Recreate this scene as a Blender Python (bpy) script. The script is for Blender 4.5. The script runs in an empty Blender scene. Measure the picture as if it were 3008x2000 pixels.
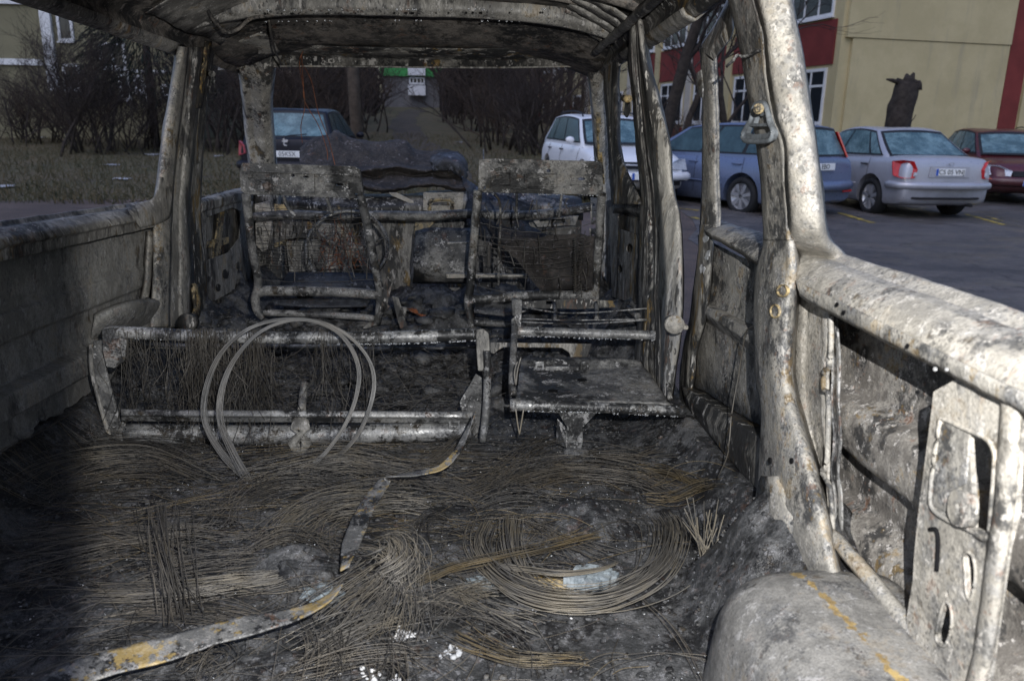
import bpy, bmesh, math, random
import numpy as np
from mathutils import Vector, Matrix, noise
from mathutils.geometry import tessellate_polygon
random.seed(7); rng = np.random.default_rng(7)
S = bpy.context.scene
COL = S.collection
PI = math.pi
rad = math.radians

# ---------------------------------------------------------------- camera
# van frame: X right, Y towards the nose, Z up, z = 0 just under the load floor
IW, IH, FPX = 3008, 2000, 2334.0
CV = np.array([0.25, 0.0, 0.85])
CAM_YAW, CAM_PITCH, CAM_ROLL = rad(2.7116), rad(13.0991), rad(1.0)
NOSE_DOWN = rad(2.2)
CW = np.array([0.25, 0.0, 1.40])
def RX(a): c, s = math.cos(a), math.sin(a); return np.array([[1,0,0],[0,c,-s],[0,s,c]])
def RZ(a): c, s = math.cos(a), math.sin(a); return np.array([[c,-s,0],[s,c,0],[0,0,1]])
CR = RZ(-CAM_YAW) @ RX(PI/2-CAM_PITCH) @ RZ(CAM_ROLL)
RV = RX(-NOSE_DOWN)
VAN_M = Matrix.Translation(Vector(CW)) @ Matrix(RV.tolist()).to_4x4() @ Matrix.Translation(Vector(-CV))
cam = bpy.data.cameras.new('camera'); cam_o = bpy.data.objects.new('camera', cam); COL.objects.link(cam_o)
cam.sensor_width = 36; cam.lens = 36*FPX/IW; cam.clip_start = 0.02; cam.clip_end = 2000
cam.dof.use_dof = True; cam.dof.focus_distance = 2.1; cam.dof.aperture_fstop = 6.0
cam_o.matrix_world = VAN_M @ (Matrix.Translation(Vector(CV)) @ Matrix(CR.tolist()).to_4x4())
S.camera = cam_o
S.cycles.max_bounces = 6; S.cycles.diffuse_bounces = 3; S.cycles.glossy_bounces = 3; S.cycles.transmission_bounces = 4
S.render.resolution_x, S.render.resolution_y = 1024, 680

# ---------------------------------------------------------------- dusk sky, weak overcast sun, the photographer's flash
world = bpy.data.worlds.new('World'); S.world = world; world.use_nodes = True
wn = world.node_tree.nodes; wl = world.node_tree.links
sky = wn.new('ShaderNodeTexSky'); sky.sky_type = 'NISHITA'; sky.sun_disc = False
SUN_EL, SUN_ROT = rad(52), rad(205)
sky.sun_elevation = SUN_EL; sky.sun_rotation = SUN_ROT; sky.air_density = 1.6; sky.dust_density = 2.0; sky.ozone_density = 3.0
tint = wn.new('ShaderNodeMix'); tint.data_type = 'RGBA'; tint.blend_type = 'MULTIPLY'; tint.inputs[0].default_value = 1.0   # dusk, camera balanced for flash
wl.new(sky.outputs[0], tint.inputs[6]); tint.inputs[7].default_value = (0.94, 0.96, 1.16, 1.0)
wl.new(tint.outputs[2], wn['Background'].inputs[0]); wn['Background'].inputs[1].default_value = 0.13
sun = bpy.data.lights.new('sun', 'SUN'); sun.energy = 0.5; sun.angle = rad(60); sun.color = (0.92, 0.94, 1.0)
sun_o = bpy.data.objects.new('sun', sun); COL.objects.link(sun_o)
sun_o.rotation_euler = (rad(90)-SUN_EL, 0, PI - SUN_ROT)
fl = bpy.data.lights.new('camera_flash', 'AREA'); fl.shape = 'DISK'; fl.size = 0.006; fl.energy = 51; fl.color = (1.0, 0.985, 0.96)
fl_o = bpy.data.objects.new('camera_flash', fl); COL.objects.link(fl_o)
fl_o.matrix_world = cam_o.matrix_world @ Matrix.Translation(Vector((0.10, 0.13, 0.0)))
vs = S.view_settings; vs.view_transform = 'Standard'; vs.look = 'None'; vs.exposure = 0.0; vs.gamma = 1.0; vs.use_curve_mapping = False

# ---------------------------------------------------------------- pixel rays -> points on real planes of the van / the yard
def ray(px, py):
    d = CR @ np.array([(px-IW/2)/FPX, -(py-IH/2)/FPX, -1.0]); return d
def aX(px, py, X): d = ray(px, py); return CV + d*(X-CV[0])/d[0]
def aY(px, py, Y): d = ray(px, py); return CV + d*(Y-CV[1])/d[1]
def aZ(px, py, Z): d = ray(px, py); return CV + d*(Z-CV[2])/d[2]
def wY(px, py, Y): d = RV @ ray(px, py); return CW + d*(Y/d[1])
def wZ(px, py, Z=0.0): d = RV @ ray(px, py); return CW + d*((Z-CW[2])/d[2])

# ---------------------------------------------------------------- materials
MAT = {}
def nodes_of(name, rough=0.7, metallic=0.0, spec=0.4):
    m = bpy.data.materials.new(name); m.use_nodes = True; MAT[name] = m
    nt = m.node_tree; b = nt.nodes['Principled BSDF']
    b.inputs['Roughness'].default_value = rough; b.inputs['Metallic'].default_value = metallic
    b.inputs['Specular IOR Level'].default_value = spec
    return m, nt, b
def N(nt, typ, **kw):
    n = nt.nodes.new(typ)
    for k, v in kw.items():
        if k.startswith('i_'): n.inputs[k[2:].replace('_', ' ')].default_value = v
        else: setattr(n, k, v)
    return n
def rgba(c): return (c[0], c[1], c[2], 1.0)
def noise_fac(nt, vec, scale, detail, rough, lo, hi, dist=0.0, typ=None):
    n = N(nt, 'ShaderNodeTexNoise', i_Scale=scale, i_Detail=detail, i_Roughness=rough, i_Distortion=dist)
    nt.links.new(vec, n.inputs['Vector'])
    r = N(nt, 'ShaderNodeMapRange', interpolation_type='SMOOTHSTEP'); nt.links.new(n.outputs['Fac'], r.inputs[0])
    r.inputs[1].default_value = lo; r.inputs[2].default_value = hi
    return r.outputs[0]
def mixc(nt, fac, a, b, mode='MIX'):
    m = N(nt, 'ShaderNodeMix', data_type='RGBA', blend_type=mode)
    if isinstance(fac, (int, float)): m.inputs[0].default_value = fac
    else: nt.links.new(fac, m.inputs[0])
    for sock, v in ((m.inputs[6], a), (m.inputs[7], b)):
        if isinstance(v, tuple): sock.default_value = rgba(v)
        else: nt.links.new(v, sock)
    return m.outputs[2]
def mul(nt, a, b):
    m = N(nt, 'ShaderNodeMath', operation='MULTIPLY')
    for i, v in enumerate((a, b)):
        if isinstance(v, (int, float)): m.inputs[i].default_value = v
        else: nt.links.new(v, m.inputs[i])
    return m.outputs[0]
def addf(nt, a, b):
    m = N(nt, 'ShaderNodeMath', operation='ADD'); nt.links.new(a, m.inputs[0]); nt.links.new(b, m.inputs[1]); return m.outputs[0]
def vecs(nt, stretch=(1, 1, 1), off=(0, 0, 0)):
    tc = N(nt, 'ShaderNodeTexCoord'); mp = N(nt, 'ShaderNodeMapping'); nt.links.new(tc.outputs['Object'], mp.inputs[0])
    mp.inputs['Scale'].default_value = stretch; mp.inputs['Location'].default_value = off
    return mp.outputs[0]

def sstep(nt, val, lo, hi):
    r = N(nt, 'ShaderNodeMapRange', interpolation_type='SMOOTHSTEP'); nt.links.new(val, r.inputs[0])
    r.inputs[1].default_value = lo; r.inputs[2].default_value = hi; return r.outputs[0]
def madd(nt, a, k, c):
    m = N(nt, 'ShaderNodeMath', operation='MULTIPLY_ADD'); nt.links.new(a, m.inputs[0]); m.inputs[1].default_value = k
    if isinstance(c, (int, float)): m.inputs[2].default_value = c
    else: nt.links.new(c, m.inputs[2])
    return m.outputs[0]
def chan(nt, vec, scale, detail, rough, dist=0.0):
    """one noise lookup, three independent masks"""
    n = N(nt, 'ShaderNodeTexNoise', i_Scale=scale, i_Detail=detail, i_Roughness=rough, i_Distortion=dist); nt.links.new(vec, n.inputs['Vector'])
    sp = N(nt, 'ShaderNodeSeparateColor'); nt.links.new(n.outputs['Color'], sp.inputs[0]); return sp.outputs[0], sp.outputs[1], sp.outputs[2], n.outputs['Color']
def burnt(name, hi, lo, dark=(0.013, 0.0135, 0.0145), soot=(0.50, 0.68), spots=0.8, spot_scale=55, rust=0.25, ochre=0.25,
          white=0.3, rough=0.62, metallic=0.0, bump=0.5, off=0.0, streak=False, ochre_c=(0.36, 0.23, 0.06), blue=0.35, fine=1.0, zs=0.35, och_t=(0.61, 0.66)):
    """fire-scaled sheet metal: bleached scale, grey oxide, soot clouds, round soot spots, rust and ochre flakes"""
    m, nt, b = nodes_of(name, rough, metallic)
    v = vecs(nt, (fine, fine, fine*zs) if streak else (fine,)*3, (off, off*1.7, off*0.6))
    a0, a1, a2, ac = chan(nt, v, 5.0, 5, 0.66, 0.0)
    b0, b1, b2, bc = chan(nt, v, 24, 4, 0.72)
    c0, c1, c2, cc_ = chan(nt, v, 150, 2, 0.6)
    mixv = madd(nt, b0, 0.55, madd(nt, a1, 0.75, -0.15))
    base = mixc(nt, sstep(nt, mixv, 0.42, 0.58), lo, hi)
    base = mixc(nt, mul(nt, sstep(nt, madd(nt, a2, 0.6, mul(nt, b1, 0.5)), 0.56, 0.62), blue), base, (lo[0]*.62, lo[1]*.68, lo[2]*.82))
    base = mixc(nt, mul(nt, sstep(nt, c0, 0.50, 0.60), 0.45), base, (lo[0]*.55, lo[1]*.55, lo[2]*.56))
    # soot clouds with broken edges
    sv = madd(nt, b2, 0.45, madd(nt, a0, 0.85, -0.15)); sv = madd(nt, c1, 0.12, madd(nt, sv, 1.0, -0.06))
    sm = sstep(nt, sv, soot[0]+0.02, soot[1]-0.05)
    base = mixc(nt, mul(nt, sm, 0.93), base, dark)
    # soot spots of uneven size
    vm = N(nt, 'ShaderNodeVectorMath', operation='MULTIPLY_ADD'); nt.links.new(bc, vm.inputs[0]); vm.inputs[1].default_value = (0.030,)*3; nt.links.new(v, vm.inputs[2])
    vo = N(nt, 'ShaderNodeTexVoronoi', i_Scale=spot_scale*1.25); nt.links.new(vm.outputs[0], vo.inputs['Vector'])
    lim = madd(nt, a2, 2.7, madd(nt, b0, 0.45, -1.42))
    df = N(nt, 'ShaderNodeMath', operation='SUBTRACT'); nt.links.new(lim, df.inputs[0]); nt.links.new(vo.outputs['Distance'], df.inputs[1])
    s1 = mul(nt, sstep(nt, df.outputs[0], 0.0, 0.06), spots)
    base = mixc(nt, s1, base, (dark[0]*1.5, dark[1]*1.48, dark[2]*1.42))
    # pale flakes, rust, ochre
    base = mixc(nt, mul(nt, sstep(nt, madd(nt, b1, 0.8, mul(nt, c2, 0.25)), 0.60, 0.64), white), base, (min(.8, hi[0]*1.3+0.06), min(.8, hi[1]*1.3+0.06), min(.8, hi[2]*1.3+0.07)))
    base = mixc(nt, mul(nt, sstep(nt, madd(nt, b0, 0.7, mul(nt, a2, 0.4)), 0.625, 0.68), rust), base, (0.19, 0.08, 0.035))
    base = mixc(nt, mul(nt, sstep(nt, madd(nt, b2, 0.5, mul(nt, a1, 0.6)), och_t[0], och_t[1]), ochre), base, ochre_c)
    nt.links.new(base, b.inputs['Base Color'])
    rr = N(nt, 'ShaderNodeMapRange'); nt.links.new(b1, rr.inputs[0]); rr.inputs[1].default_value = .35; rr.inputs[2].default_value = .65
    rr.inputs[3].default_value = max(0.2, rough-0.22); rr.inputs[4].default_value = min(1, rough+0.2); nt.links.new(rr.outputs[0], b.inputs['Roughness'])
    h = addf(nt, mul(nt, b1, 1.0), mul(nt, c2, 0.35))
    bp = N(nt, 'ShaderNodeBump', i_Strength=bump, i_Distance=0.005); nt.links.new(h, bp.inputs['Height']); nt.links.new(bp.outputs[0], b.inputs['Normal'])
    return m

burnt('pale_scale', (0.405, 0.38, 0.335), (0.26, 0.245, 0.216), dark=(0.045, 0.045, 0.045), soot=(0.51, 0.70), spots=0.55, rust=0.3, ochre=0.10, white=0.6, blue=0.4, fine=1.5)
burnt('pale_scale_spotted', (0.335, 0.318, 0.285), (0.20, 0.192, 0.175), dark=(0.038, 0.039, 0.041), soot=(0.48, 0.66), spots=0.75, rust=0.25, ochre=0.25, white=0.6, off=3.1, blue=0.6, fine=1.6)
burnt('arch_scale', (0.205, 0.20, 0.19), (0.14, 0.137, 0.131), dark=(0.05, 0.05, 0.052), soot=(0.51, 0.68), spots=1.0, spot_scale=80, rust=0.1, ochre=0.08, white=0.6, off=23.1, fine=2.0)
burnt('skin_scale', (0.27, 0.255, 0.232), (0.135, 0.125, 0.114), dark=(0.03, 0.03, 0.031), soot=(0.49, 0.66), spots=0.9, spot_scale=70, rust=0.4, ochre=0.3, white=1.0, off=5.3, fine=2.2)
burnt('grey_scale', (0.29, 0.28, 0.258), (0.15, 0.145, 0.134), dark=(0.024, 0.024, 0.025), soot=(0.49, 0.67), spots=0.8, rust=0.2, ochre=0.2, white=0.7, off=1.2, streak=True, fine=1.3)
burnt('wall_scale', (0.25, 0.245, 0.23), (0.165, 0.161, 0.15), dark=(0.045, 0.045, 0.046), soot=(0.52, 0.72), spots=0.6, rust=0.12, ochre=0.1, white=0.5, off=21.2, streak=True, zs=.6, fine=1.5)
burnt('grey_scale_dark', (0.25, 0.24, 0.218), (0.09, 0.086, 0.079), soot=(0.43, 0.58), spots=0.8, rust=0.25, ochre=0.35, white=0.9, off=7.7, streak=True)
burnt('ochre_scale', (0.42, 0.32, 0.16), (0.19, 0.165, 0.12), soot=(0.47, 0.58), spots=0.7, rust=0.5, ochre=0.8, white=0.5, off=2.2, fine=1.5)
burnt('roof_soot', (0.20, 0.18, 0.16), (0.075, 0.069, 0.063), soot=(0.46, 0.64), spots=0.3, rust=0.3, ochre=0.05, white=0.4, off=4.4, rough=0.75)
burnt('frame_soot', (0.225, 0.222, 0.214), (0.08, 0.08, 0.08), soot=(0.46, 0.62), spots=0.8, spot_scale=120, rust=0.2, ochre=0.06, white=0.9, rough=0.55, off=6.1, bump=0.9)
burnt('tube_steel', (0.30, 0.30, 0.293), (0.125, 0.126, 0.128), soot=(0.48, 0.62), spots=1.0, spot_scale=130, rust=0.15, ochre=0.05, white=0.4, rough=0.5, metallic=0.35, off=8.3, bump=0.5)
burnt('buckled_sheet', (0.042, 0.037, 0.035), (0.019, 0.017, 0.0165), soot=(0.55, 0.75), spots=0.2, rust=0.15, ochre=0.02, white=0.9, rough=0.85, off=9.6, bump=0.8, fine=1.8)
burnt('blue_sheet', (0.062, 0.068, 0.082), (0.026, 0.028, 0.036), soot=(0.48, 0.64), spots=0.3, rust=0.2, ochre=0.05, white=1.0, rough=0.75, off=10.6)
burnt('char_floor', (0.105, 0.106, 0.109), (0.036, 0.037, 0.038), dark=(0.010, 0.010, 0.011), soot=(0.46, 0.64), spots=0.5, spot_scale=120, rust=0.12, ochre=0.03, white=0.6, rough=0.55, off=12.0, bump=1.0, fine=2.2)
burnt('char_lump', (0.092, 0.093, 0.095), (0.030, 0.031, 0.032), dark=(0.010, 0.010, 0.011), spots=0.3, rust=0.15, ochre=0.05, white=0.6, rough=0.6, off=13.0, bump=1.0, fine=2.2)
burnt('strip_steel', (0.25, 0.245, 0.235), (0.12, 0.12, 0.118), soot=(0.50, 0.64), spots=0.7, rust=0.3, ochre=0.65, white=0.5, rough=0.5, metallic=0.2, off=15.0, ochre_c=(0.40, 0.29, 0.11), fine=2.4, och_t=(0.575, 0.63))
burnt('stripe_scale', (0.44, 0.42, 0.375), (0.235, 0.225, 0.205), dark=(0.026, 0.0265, 0.0275), soot=(0.48, 0.62), spots=0.9, rust=0.3, ochre=0.22, white=0.7, off=27.0, streak=True, zs=0.3, blue=0.6, fine=1.3)
burnt('loop_grey', (0.135, 0.15, 0.165), (0.085, 0.093, 0.102), soot=(0.62, 0.8), spots=0.3, rust=0.1, ochre=0.0, white=0.2, rough=0.5, off=28.0, bump=0.2)
burnt('ash_white', (0.62, 0.62, 0.62), (0.34, 0.35, 0.36), soot=(0.62, 0.8), spots=0.2, rust=0.05, ochre=0.02, white=0.4, rough=0.9, off=16.0)
burnt('ash_blue', (0.30, 0.34, 0.36), (0.15, 0.18, 0.20), soot=(0.55, 0.75), spots=0.2, rust=0.15, ochre=0.05, white=0.3, rough=0.85, off=17.0)
burnt('copper_rust', (0.30, 0.10, 0.04), (0.13, 0.045, 0.02), soot=(0.5, 0.7), spots=0.2, rust=0.3, ochre=0.1, white=0.1, rough=0.5, off=18.0)
def wire_mat(name, a, bcol, och, amt):
    """every wire its own shade, rust patches along it"""
    m, nt, b = nodes_of(name, 0.45, 0.25)
    v = vecs(nt); n0, n1, n2, _ = chan(nt, v, 7, 2, 0.7)
    g = N(nt, 'ShaderNodeNewGeometry'); isl = g.outputs['Random Per Island']
    c = mixc(nt, isl, bcol, a); c = mixc(nt, mul(nt, sstep(nt, n0, .42, .62), .6), c, bcol)
    c = mixc(nt, mul(nt, sstep(nt, madd(nt, isl, .25, n1), .60, .72), amt), c, och)
    nt.links.new(c, b.inputs['Base Color'])
wire_mat('wire_grey', (0.19, 0.175, 0.155), (0.040, 0.038, 0.035), (0.15, 0.115, 0.065), 0.25)
wire_mat('wire_light', (0.29, 0.272, 0.242), (0.08, 0.076, 0.07), (0.24, 0.19, 0.105), 0.3)
wire_mat('wire_hoop', (0.175, 0.173, 0.168), (0.055, 0.055, 0.054), (0.13, 0.11, 0.085), 0.25)
wire_mat('wire_ochre', (0.22, 0.18, 0.115), (0.052, 0.046, 0.037), (0.23, 0.165, 0.075), 0.45)
wire_mat('wire_dark', (0.115, 0.109, 0.10), (0.03, 0.028, 0.026), (0.09, 0.072, 0.045), 0.2)
m, nt, b = nodes_of('water', 0.03); b.inputs['Base Color'].default_value = (0.9, 0.92, 0.95, 1); b.inputs['Transmission Weight'].default_value = 0.85; b.inputs['IOR'].default_value = 1.33; b.inputs['Specular IOR Level'].default_value = 0.8
m, nt, b = nodes_of('soot_black', 0.95, 0, 0.1); b.inputs['Base Color'].default_value = (0.006, 0.006, 0.0065, 1)
v = vecs(nt); nt.links.new(mixc(nt, noise_fac(nt, v, 20, 5, .6, .3, .7), (0.004, 0.004, 0.005), (0.010, 0.010, 0.011)), b.inputs['Base Color'])

def M(x): return MAT[x]

# ---------------------------------------------------------------- mesh helpers
VAN = []           # top-level things that stand in the van frame
def link(name, me, mat, parent=None, smooth=False):
    o = bpy.data.objects.new(name, me); COL.objects.link(o)
    if mat is not None: me.materials.append(M(mat) if isinstance(mat, str) else mat)
    if parent is not None: o.parent = parent
    if smooth:
        me.polygons.foreach_set('use_smooth', [True]*len(me.polygons))
    return o
def from_arrays(name, V, Fc, mat, parent=None, smooth=True):
    me = bpy.data.meshes.new(name); me.from_pydata([tuple(map(float, p)) for p in V], [], Fc if isinstance(Fc, list) else Fc.tolist()); me.update()
    return link(name, me, mat, parent, smooth)
def quads_mesh(name, V, Q, mat, parent=None, smooth=True):
    """fast numpy quad mesh"""
    me = bpy.data.meshes.new(name); V = np.asarray(V, np.float32); Q = np.asarray(Q, np.int32)
    me.vertices.add(len(V)); me.vertices.foreach_set('co', V.ravel())
    me.loops.add(Q.size); me.loops.foreach_set('vertex_index', Q.ravel())
    me.polygons.add(len(Q)); me.polygons.foreach_set('loop_start', np.arange(0, Q.size, Q.shape[1], dtype=np.int32))
    me.update(calc_edges=True); me.validate()
    return link(name, me, mat, parent, smooth)
def thing(name, label, cat, loc=(0, 0, 0), group=None, van=True):
    o = bpy.data.objects.new(name, None); COL.objects.link(o); o.location = Vector(loc); o.empty_display_size = 0.1
    o['label'] = label; o['category'] = cat
    if group: o['group'] = group
    if van: VAN.append(o)
    o['_o'] = 1; del o['_o']
    return o
def tag(o, label=None, cat=None, group=None, kind=None, van=True):
    if label: o['label'] = label
    if cat: o['category'] = cat
    if group: o['group'] = group
    if kind: o['kind'] = kind
    if van and o.parent is None: VAN.append(o)
    return o
def under(o, parent):
    """parent without moving (parents are Empties that are only translated)"""
    o.parent = parent
    o.location = Vector(o.location) - Vector(parent.location)
    return o
def cr(P, n):
    """Catmull-Rom resampling of a polyline to n points"""
    P = np.asarray(P, float)
    if len(P) == 2: t = np.linspace(0, 1, n)[:, None]; return P[0]*(1-t)+P[1]*t
    Q = np.vstack([2*P[0]-P[1], P, 2*P[-1]-P[-2]])
    u = np.linspace(0, len(P)-1-1e-9, n); i = u.astype(int); f = (u-i)[:, None]
    p0, p1, p2, p3 = Q[i], Q[i+1], Q[i+2], Q[i+3]
    return 0.5*((2*p1)+(-p0+p2)*f+(2*p0-5*p1+4*p2-p3)*f**2+(-p0+3*p1-3*p2+p3)*f**3)
def tube_arrays(P, r, k=8, closed=False, cap=True):
    P = np.asarray(P, float); n = len(P)
    if closed: T = np.roll(P, -1, 0)-np.roll(P, 1, 0)
    else: T = np.gradient(P, axis=0)
    T /= np.linalg.norm(T, axis=1)[:, None]+1e-12
    up = np.array([0, 0, 1.0]) if abs(T[:, 2]).mean() < 0.8 else np.array([1.0, 0, 0])
    A = np.cross(T, up); A /= np.linalg.norm(A, axis=1)[:, None]+1e-9; B = np.cross(A, T)
    ang = np.linspace(0, 2*PI, k, endpoint=False); r = np.broadcast_to(np.asarray(r, float), (n,))
    V = (P[:, None]+r[:, None, None]*(np.cos(ang)[None, :, None]*A[:, None]+np.sin(ang)[None, :, None]*B[:, None])).reshape(-1, 3)
    F = []
    m = n if closed else n-1
    for i in range(m):
        j = (i+1) % n
        for a in range(k): F.append((i*k+a, i*k+(a+1) % k, j*k+(a+1) % k, j*k+a))
    if cap and not closed: F.append(tuple(range(k))[::-1]); F.append(tuple((n-1)*k+a for a in range(k)))
    return V, F
def dent(V, amp, sc, seed=0.0):
    for i in range(len(V)):
        nv = noise.noise_vector(Vector((V[i][0]*sc+seed, V[i][1]*sc, V[i][2]*sc)))
        V[i] = (V[i][0]+amp*nv[0], V[i][1]+amp*nv[1], V[i][2]+amp*nv[2])
    return V
def tube(name, P, r, mat, parent=None, k=10, n=None, closed=False, wob=0.0):
    P = np.asarray(P, float)
    if n: P = cr(P, n)
    if wob: P = P + np.cumsum(rng.normal(0, wob, P.shape), 0)*0.3
    V, F = tube_arrays(P, r, k, closed)
    return from_arrays(name, V, F, mat, parent)
def join_tubes(name, L, mat, parent=None, k=6):
    Vs, Fs, o = [], [], 0
    for P, r in L:
        V, F = tube_arrays(P, r, k); Vs.append(V); Fs += [tuple(i+o for i in f) for f in F]; o += len(V)
    return from_arrays(name, np.vstack(Vs), Fs, mat, parent)
def crisp(row, r=0.005):
    """polyline with each inner corner replaced by a tight 3-point radius"""
    P = np.asarray(row, float); out = [P[0]]
    for i in range(1, len(P)-1):
        a, b_ = P[i-1]-P[i], P[i+1]-P[i]; la, lb = np.linalg.norm(a), np.linalg.norm(b_)
        p, q = P[i]+a*min(.45, r/(la+1e-9)), P[i]+b_*min(.45, r/(lb+1e-9)); out += [p, P[i]*.5+(p+q)*.25, q]
    out.append(P[-1]); return np.array(out)
def loft(name, rows, mat, parent=None, nu=None, nv=None, thick=0.006, amp=0.0, sc=12.0, smooth_c=None, side=1):
    """sheet-metal surface through rows of section points; pressed corners stay tight unless nv asks for a smooth section"""
    R = np.asarray(rows, float); a, bb = R.shape[:2]
    nu = nu or (a-1)*4+1
    A = np.stack([cr(R[:, j], nu) for j in range(bb)], 1)
    if smooth_c is None: smooth_c = nv is not None
    if smooth_c:
        nv = nv or (bb-1)*3+1
        if nv != bb: A = np.stack([cr(A[i], nv) for i in range(nu)], 0)
    else:
        A = np.stack([crisp(A[i]) for i in range(nu)], 0); nv = A.shape[1]
    V = [tuple(p) for p in A.reshape(-1, 3)]
    if amp: V = dent(V, amp, sc, len(name) % 17); V = dent(V, amp*.35, sc*4, 3.0)
    F = [(i*nv+j, i*nv+j+1, (i+1)*nv+j+1, (i+1)*nv+j) for i in range(nu-1) for j in range(nv-1)]
    o = from_arrays(name, V, F, mat, parent)
    if thick:
        s = o.modifiers.new('thickness', 'SOLIDIFY'); s.thickness = thick; s.offset = -1*side
    return o
def plate(name, outer, holes, mat, parent=None, d=(0.004, 0, 0), bev=0.0015, rim=0.0, amp=0.0):
    """flat plate with real openings: 3-D outline loops, thickness vector d"""
    loops = [[Vector(p) for p in outer]]+[[Vector(p) for p in h] for h in holes]
    flat = [p for l in loops for p in l]; n = len(flat); d = Vector(d)
    tris = tessellate_polygon(loops)
    V = [p.copy() for p in flat]+[p+d for p in flat]
    F = []
    for t in tris:
        a, b_, c = t; F.append((a, b_, c)); F.append((c+n, b_+n, a+n))
    o0 = 0
    for l in loops:
        k = len(l)
        for i in range(k): F.append((o0+i, o0+(i+1) % k, o0+(i+1) % k+n, o0+i+n))
        o0 += k
    me = bpy.data.meshes.new(name); me.from_pydata([tuple(p) for p in V], [], F)
    bm = bmesh.new(); bm.from_mesh(me); bmesh.ops.recalc_face_normals(bm, faces=bm.faces)
    bmesh.ops.dissolve_limit(bm, angle_limit=0.01, verts=bm.verts, edges=bm.edges); bmesh.ops.triangulate(bm, faces=[f for f in bm.faces if len(f.verts) > 4])
    bm.to_mesh(me); bm.free()
    o = link(name, me, mat, parent)
    if bev:
        bv = o.modifiers.new('bevel', 'BEVEL'); bv.width = bev; bv.segments = 2; bv.limit_method = 'ANGLE'; bv.angle_limit = rad(40)
    return o
def rloop(P, n=40):
    """smooth closed loop"""
    P = np.asarray(P, float); k = len(P)
    Q = np.vstack([P[-2:], P, P[:3]])
    return cr(Q, (len(Q)-1)*6+1)[12:12+6*k]
def ell(cx, cy, rx, ry, rot=0, n=18):
    return [(cx+rx*math.cos(t)*math.cos(rot)-ry*math.sin(t)*math.sin(rot), cy+rx*math.cos(t)*math.sin(rot)+ry*math.sin(t)*math.cos(rot)) for t in np.linspace(0, 2*PI, n, endpoint=False)]
def box(name, lo, hi, mat, parent=None, bev=0.003):
    lo, hi = np.minimum(lo, hi), np.maximum(lo, hi)
    V = [(x, y, z) for x in (lo[0], hi[0]) for y in (lo[1], hi[1]) for z in (lo[2], hi[2])]
    F = [(0, 1, 3, 2), (4, 6, 7, 5), (0, 4, 5, 1), (2, 3, 7, 6), (0, 2, 6, 4), (1, 5, 7, 3)]
    o = from_arrays(name, V, F, mat, parent, smooth=False)
    if bev:
        bv = o.modifiers.new('bevel', 'BEVEL'); bv.width = bev; bv.segments = 2
    return o
def XX(pts, X): return [aX(a, b_, X) for a, b_ in pts]
def YY(pts, Y): return [aY(a, b_, Y) for a, b_ in pts]
def strands(name, curves, r, mat, parent=None, k=3):
    """many thin wires as one mesh: curves (S, N, 3)"""
    C = np.asarray(curves, float); s, n = C.shape[:2]
    T = np.gradient(C, axis=1); T /= np.linalg.norm(T, axis=2)[..., None]+1e-12
    up = np.array([0.13, 0.21, 0.97]); A = np.cross(T, up); A /= np.linalg.norm(A, axis=2)[..., None]+1e-9; B = np.cross(A, T)
    ang = np.linspace(0, 2*PI, k, endpoint=False)
    rr = np.broadcast_to(np.asarray(r, float).reshape(-1, 1, 1, 1), (s, 1, 1, 1))
    V = C[:, :, None]+rr*(np.cos(ang)[None, None, :, None]*A[:, :, None]+np.sin(ang)[None, None, :, None]*B[:, :, None])
    idx = np.arange(s*n*k).reshape(s, n, k)
    Q = np.stack([idx[:, :-1, :], np.roll(idx, -1, 2)[:, :-1, :], np.roll(idx, -1, 2)[:, 1:, :], idx[:, 1:, :]], -1).reshape(-1, 4)
    return quads_mesh(name, V.reshape(-1, 3), Q, mat, parent)
def bundle(guide, n, w0, w1, N_=26, h=0.012, wav=0.006, trim=0.4, lat=None):
    """n wires that follow a guide polyline, spread w0 at its start and w1 at its end, each with its own wander"""
    G = cr(guide, 60); out = []
    T = np.gradient(G, axis=0); T /= np.linalg.norm(T, axis=1)[:, None]
    A = np.cross(T, np.array([0, 0, 1.0])); nn = np.linalg.norm(A, axis=1)[:, None]; A = np.where(nn > .15, A/(nn+1e-9), np.array([1.0, 0, 0])); Bz = np.cross(A, T)
    u0 = np.linspace(0, 1, 60)
    for i in range(n):
        a, b_ = rng.uniform(0, trim)*rng.uniform(.3, 1), 1-rng.uniform(0, trim)*rng.uniform(.3, 1)
        u = np.linspace(a, b_, N_); s0 = rng.normal(0, .62); s1 = s0*0.3+rng.normal(0, .62)
        w = (w0*s0*(1-u)+w1*s1*u)+.5*wav*np.sin(u*rng.uniform(1, 4.5)+rng.uniform(0, 6))*rng.normal(0, 1)
        if rng.random() < .38 and wav > .0045: w = w+rng.normal(0, .075)*(u-.5)
        hh = abs(rng.normal(0, h))*np.sin(PI*np.clip(u, 0, 1))+rng.uniform(0, h)
        g = np.stack([np.interp(u, u0, G[:, c]) for c in range(3)], 1); av = np.stack([np.interp(u, u0, A[:, c]) for c in range(3)], 1)
        bv = np.stack([np.interp(u, u0, Bz[:, c]) for c in range(3)], 1)
        out.append(g+av*w[:, None]+bv*hh[:, None])
    return np.array(out)
def textmesh(name, txt, size, mat, parent, M4, extrude=0.001, align='CENTER'):
    cu = bpy.data.curves.new(name, 'FONT'); cu.body = txt; cu.size = size; cu.extrude = extrude; cu.align_x = align; cu.align_y = 'CENTER'
    t = bpy.data.objects.new(name, cu); COL.objects.link(t)
    dg = bpy.context.evaluated_depsgraph_get(); me = bpy.data.meshes.new_from_object(t.evaluated_get(dg))
    bpy.data.objects.remove(t); me.transform(M4)
    return link(name, me, mat, parent)
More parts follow.
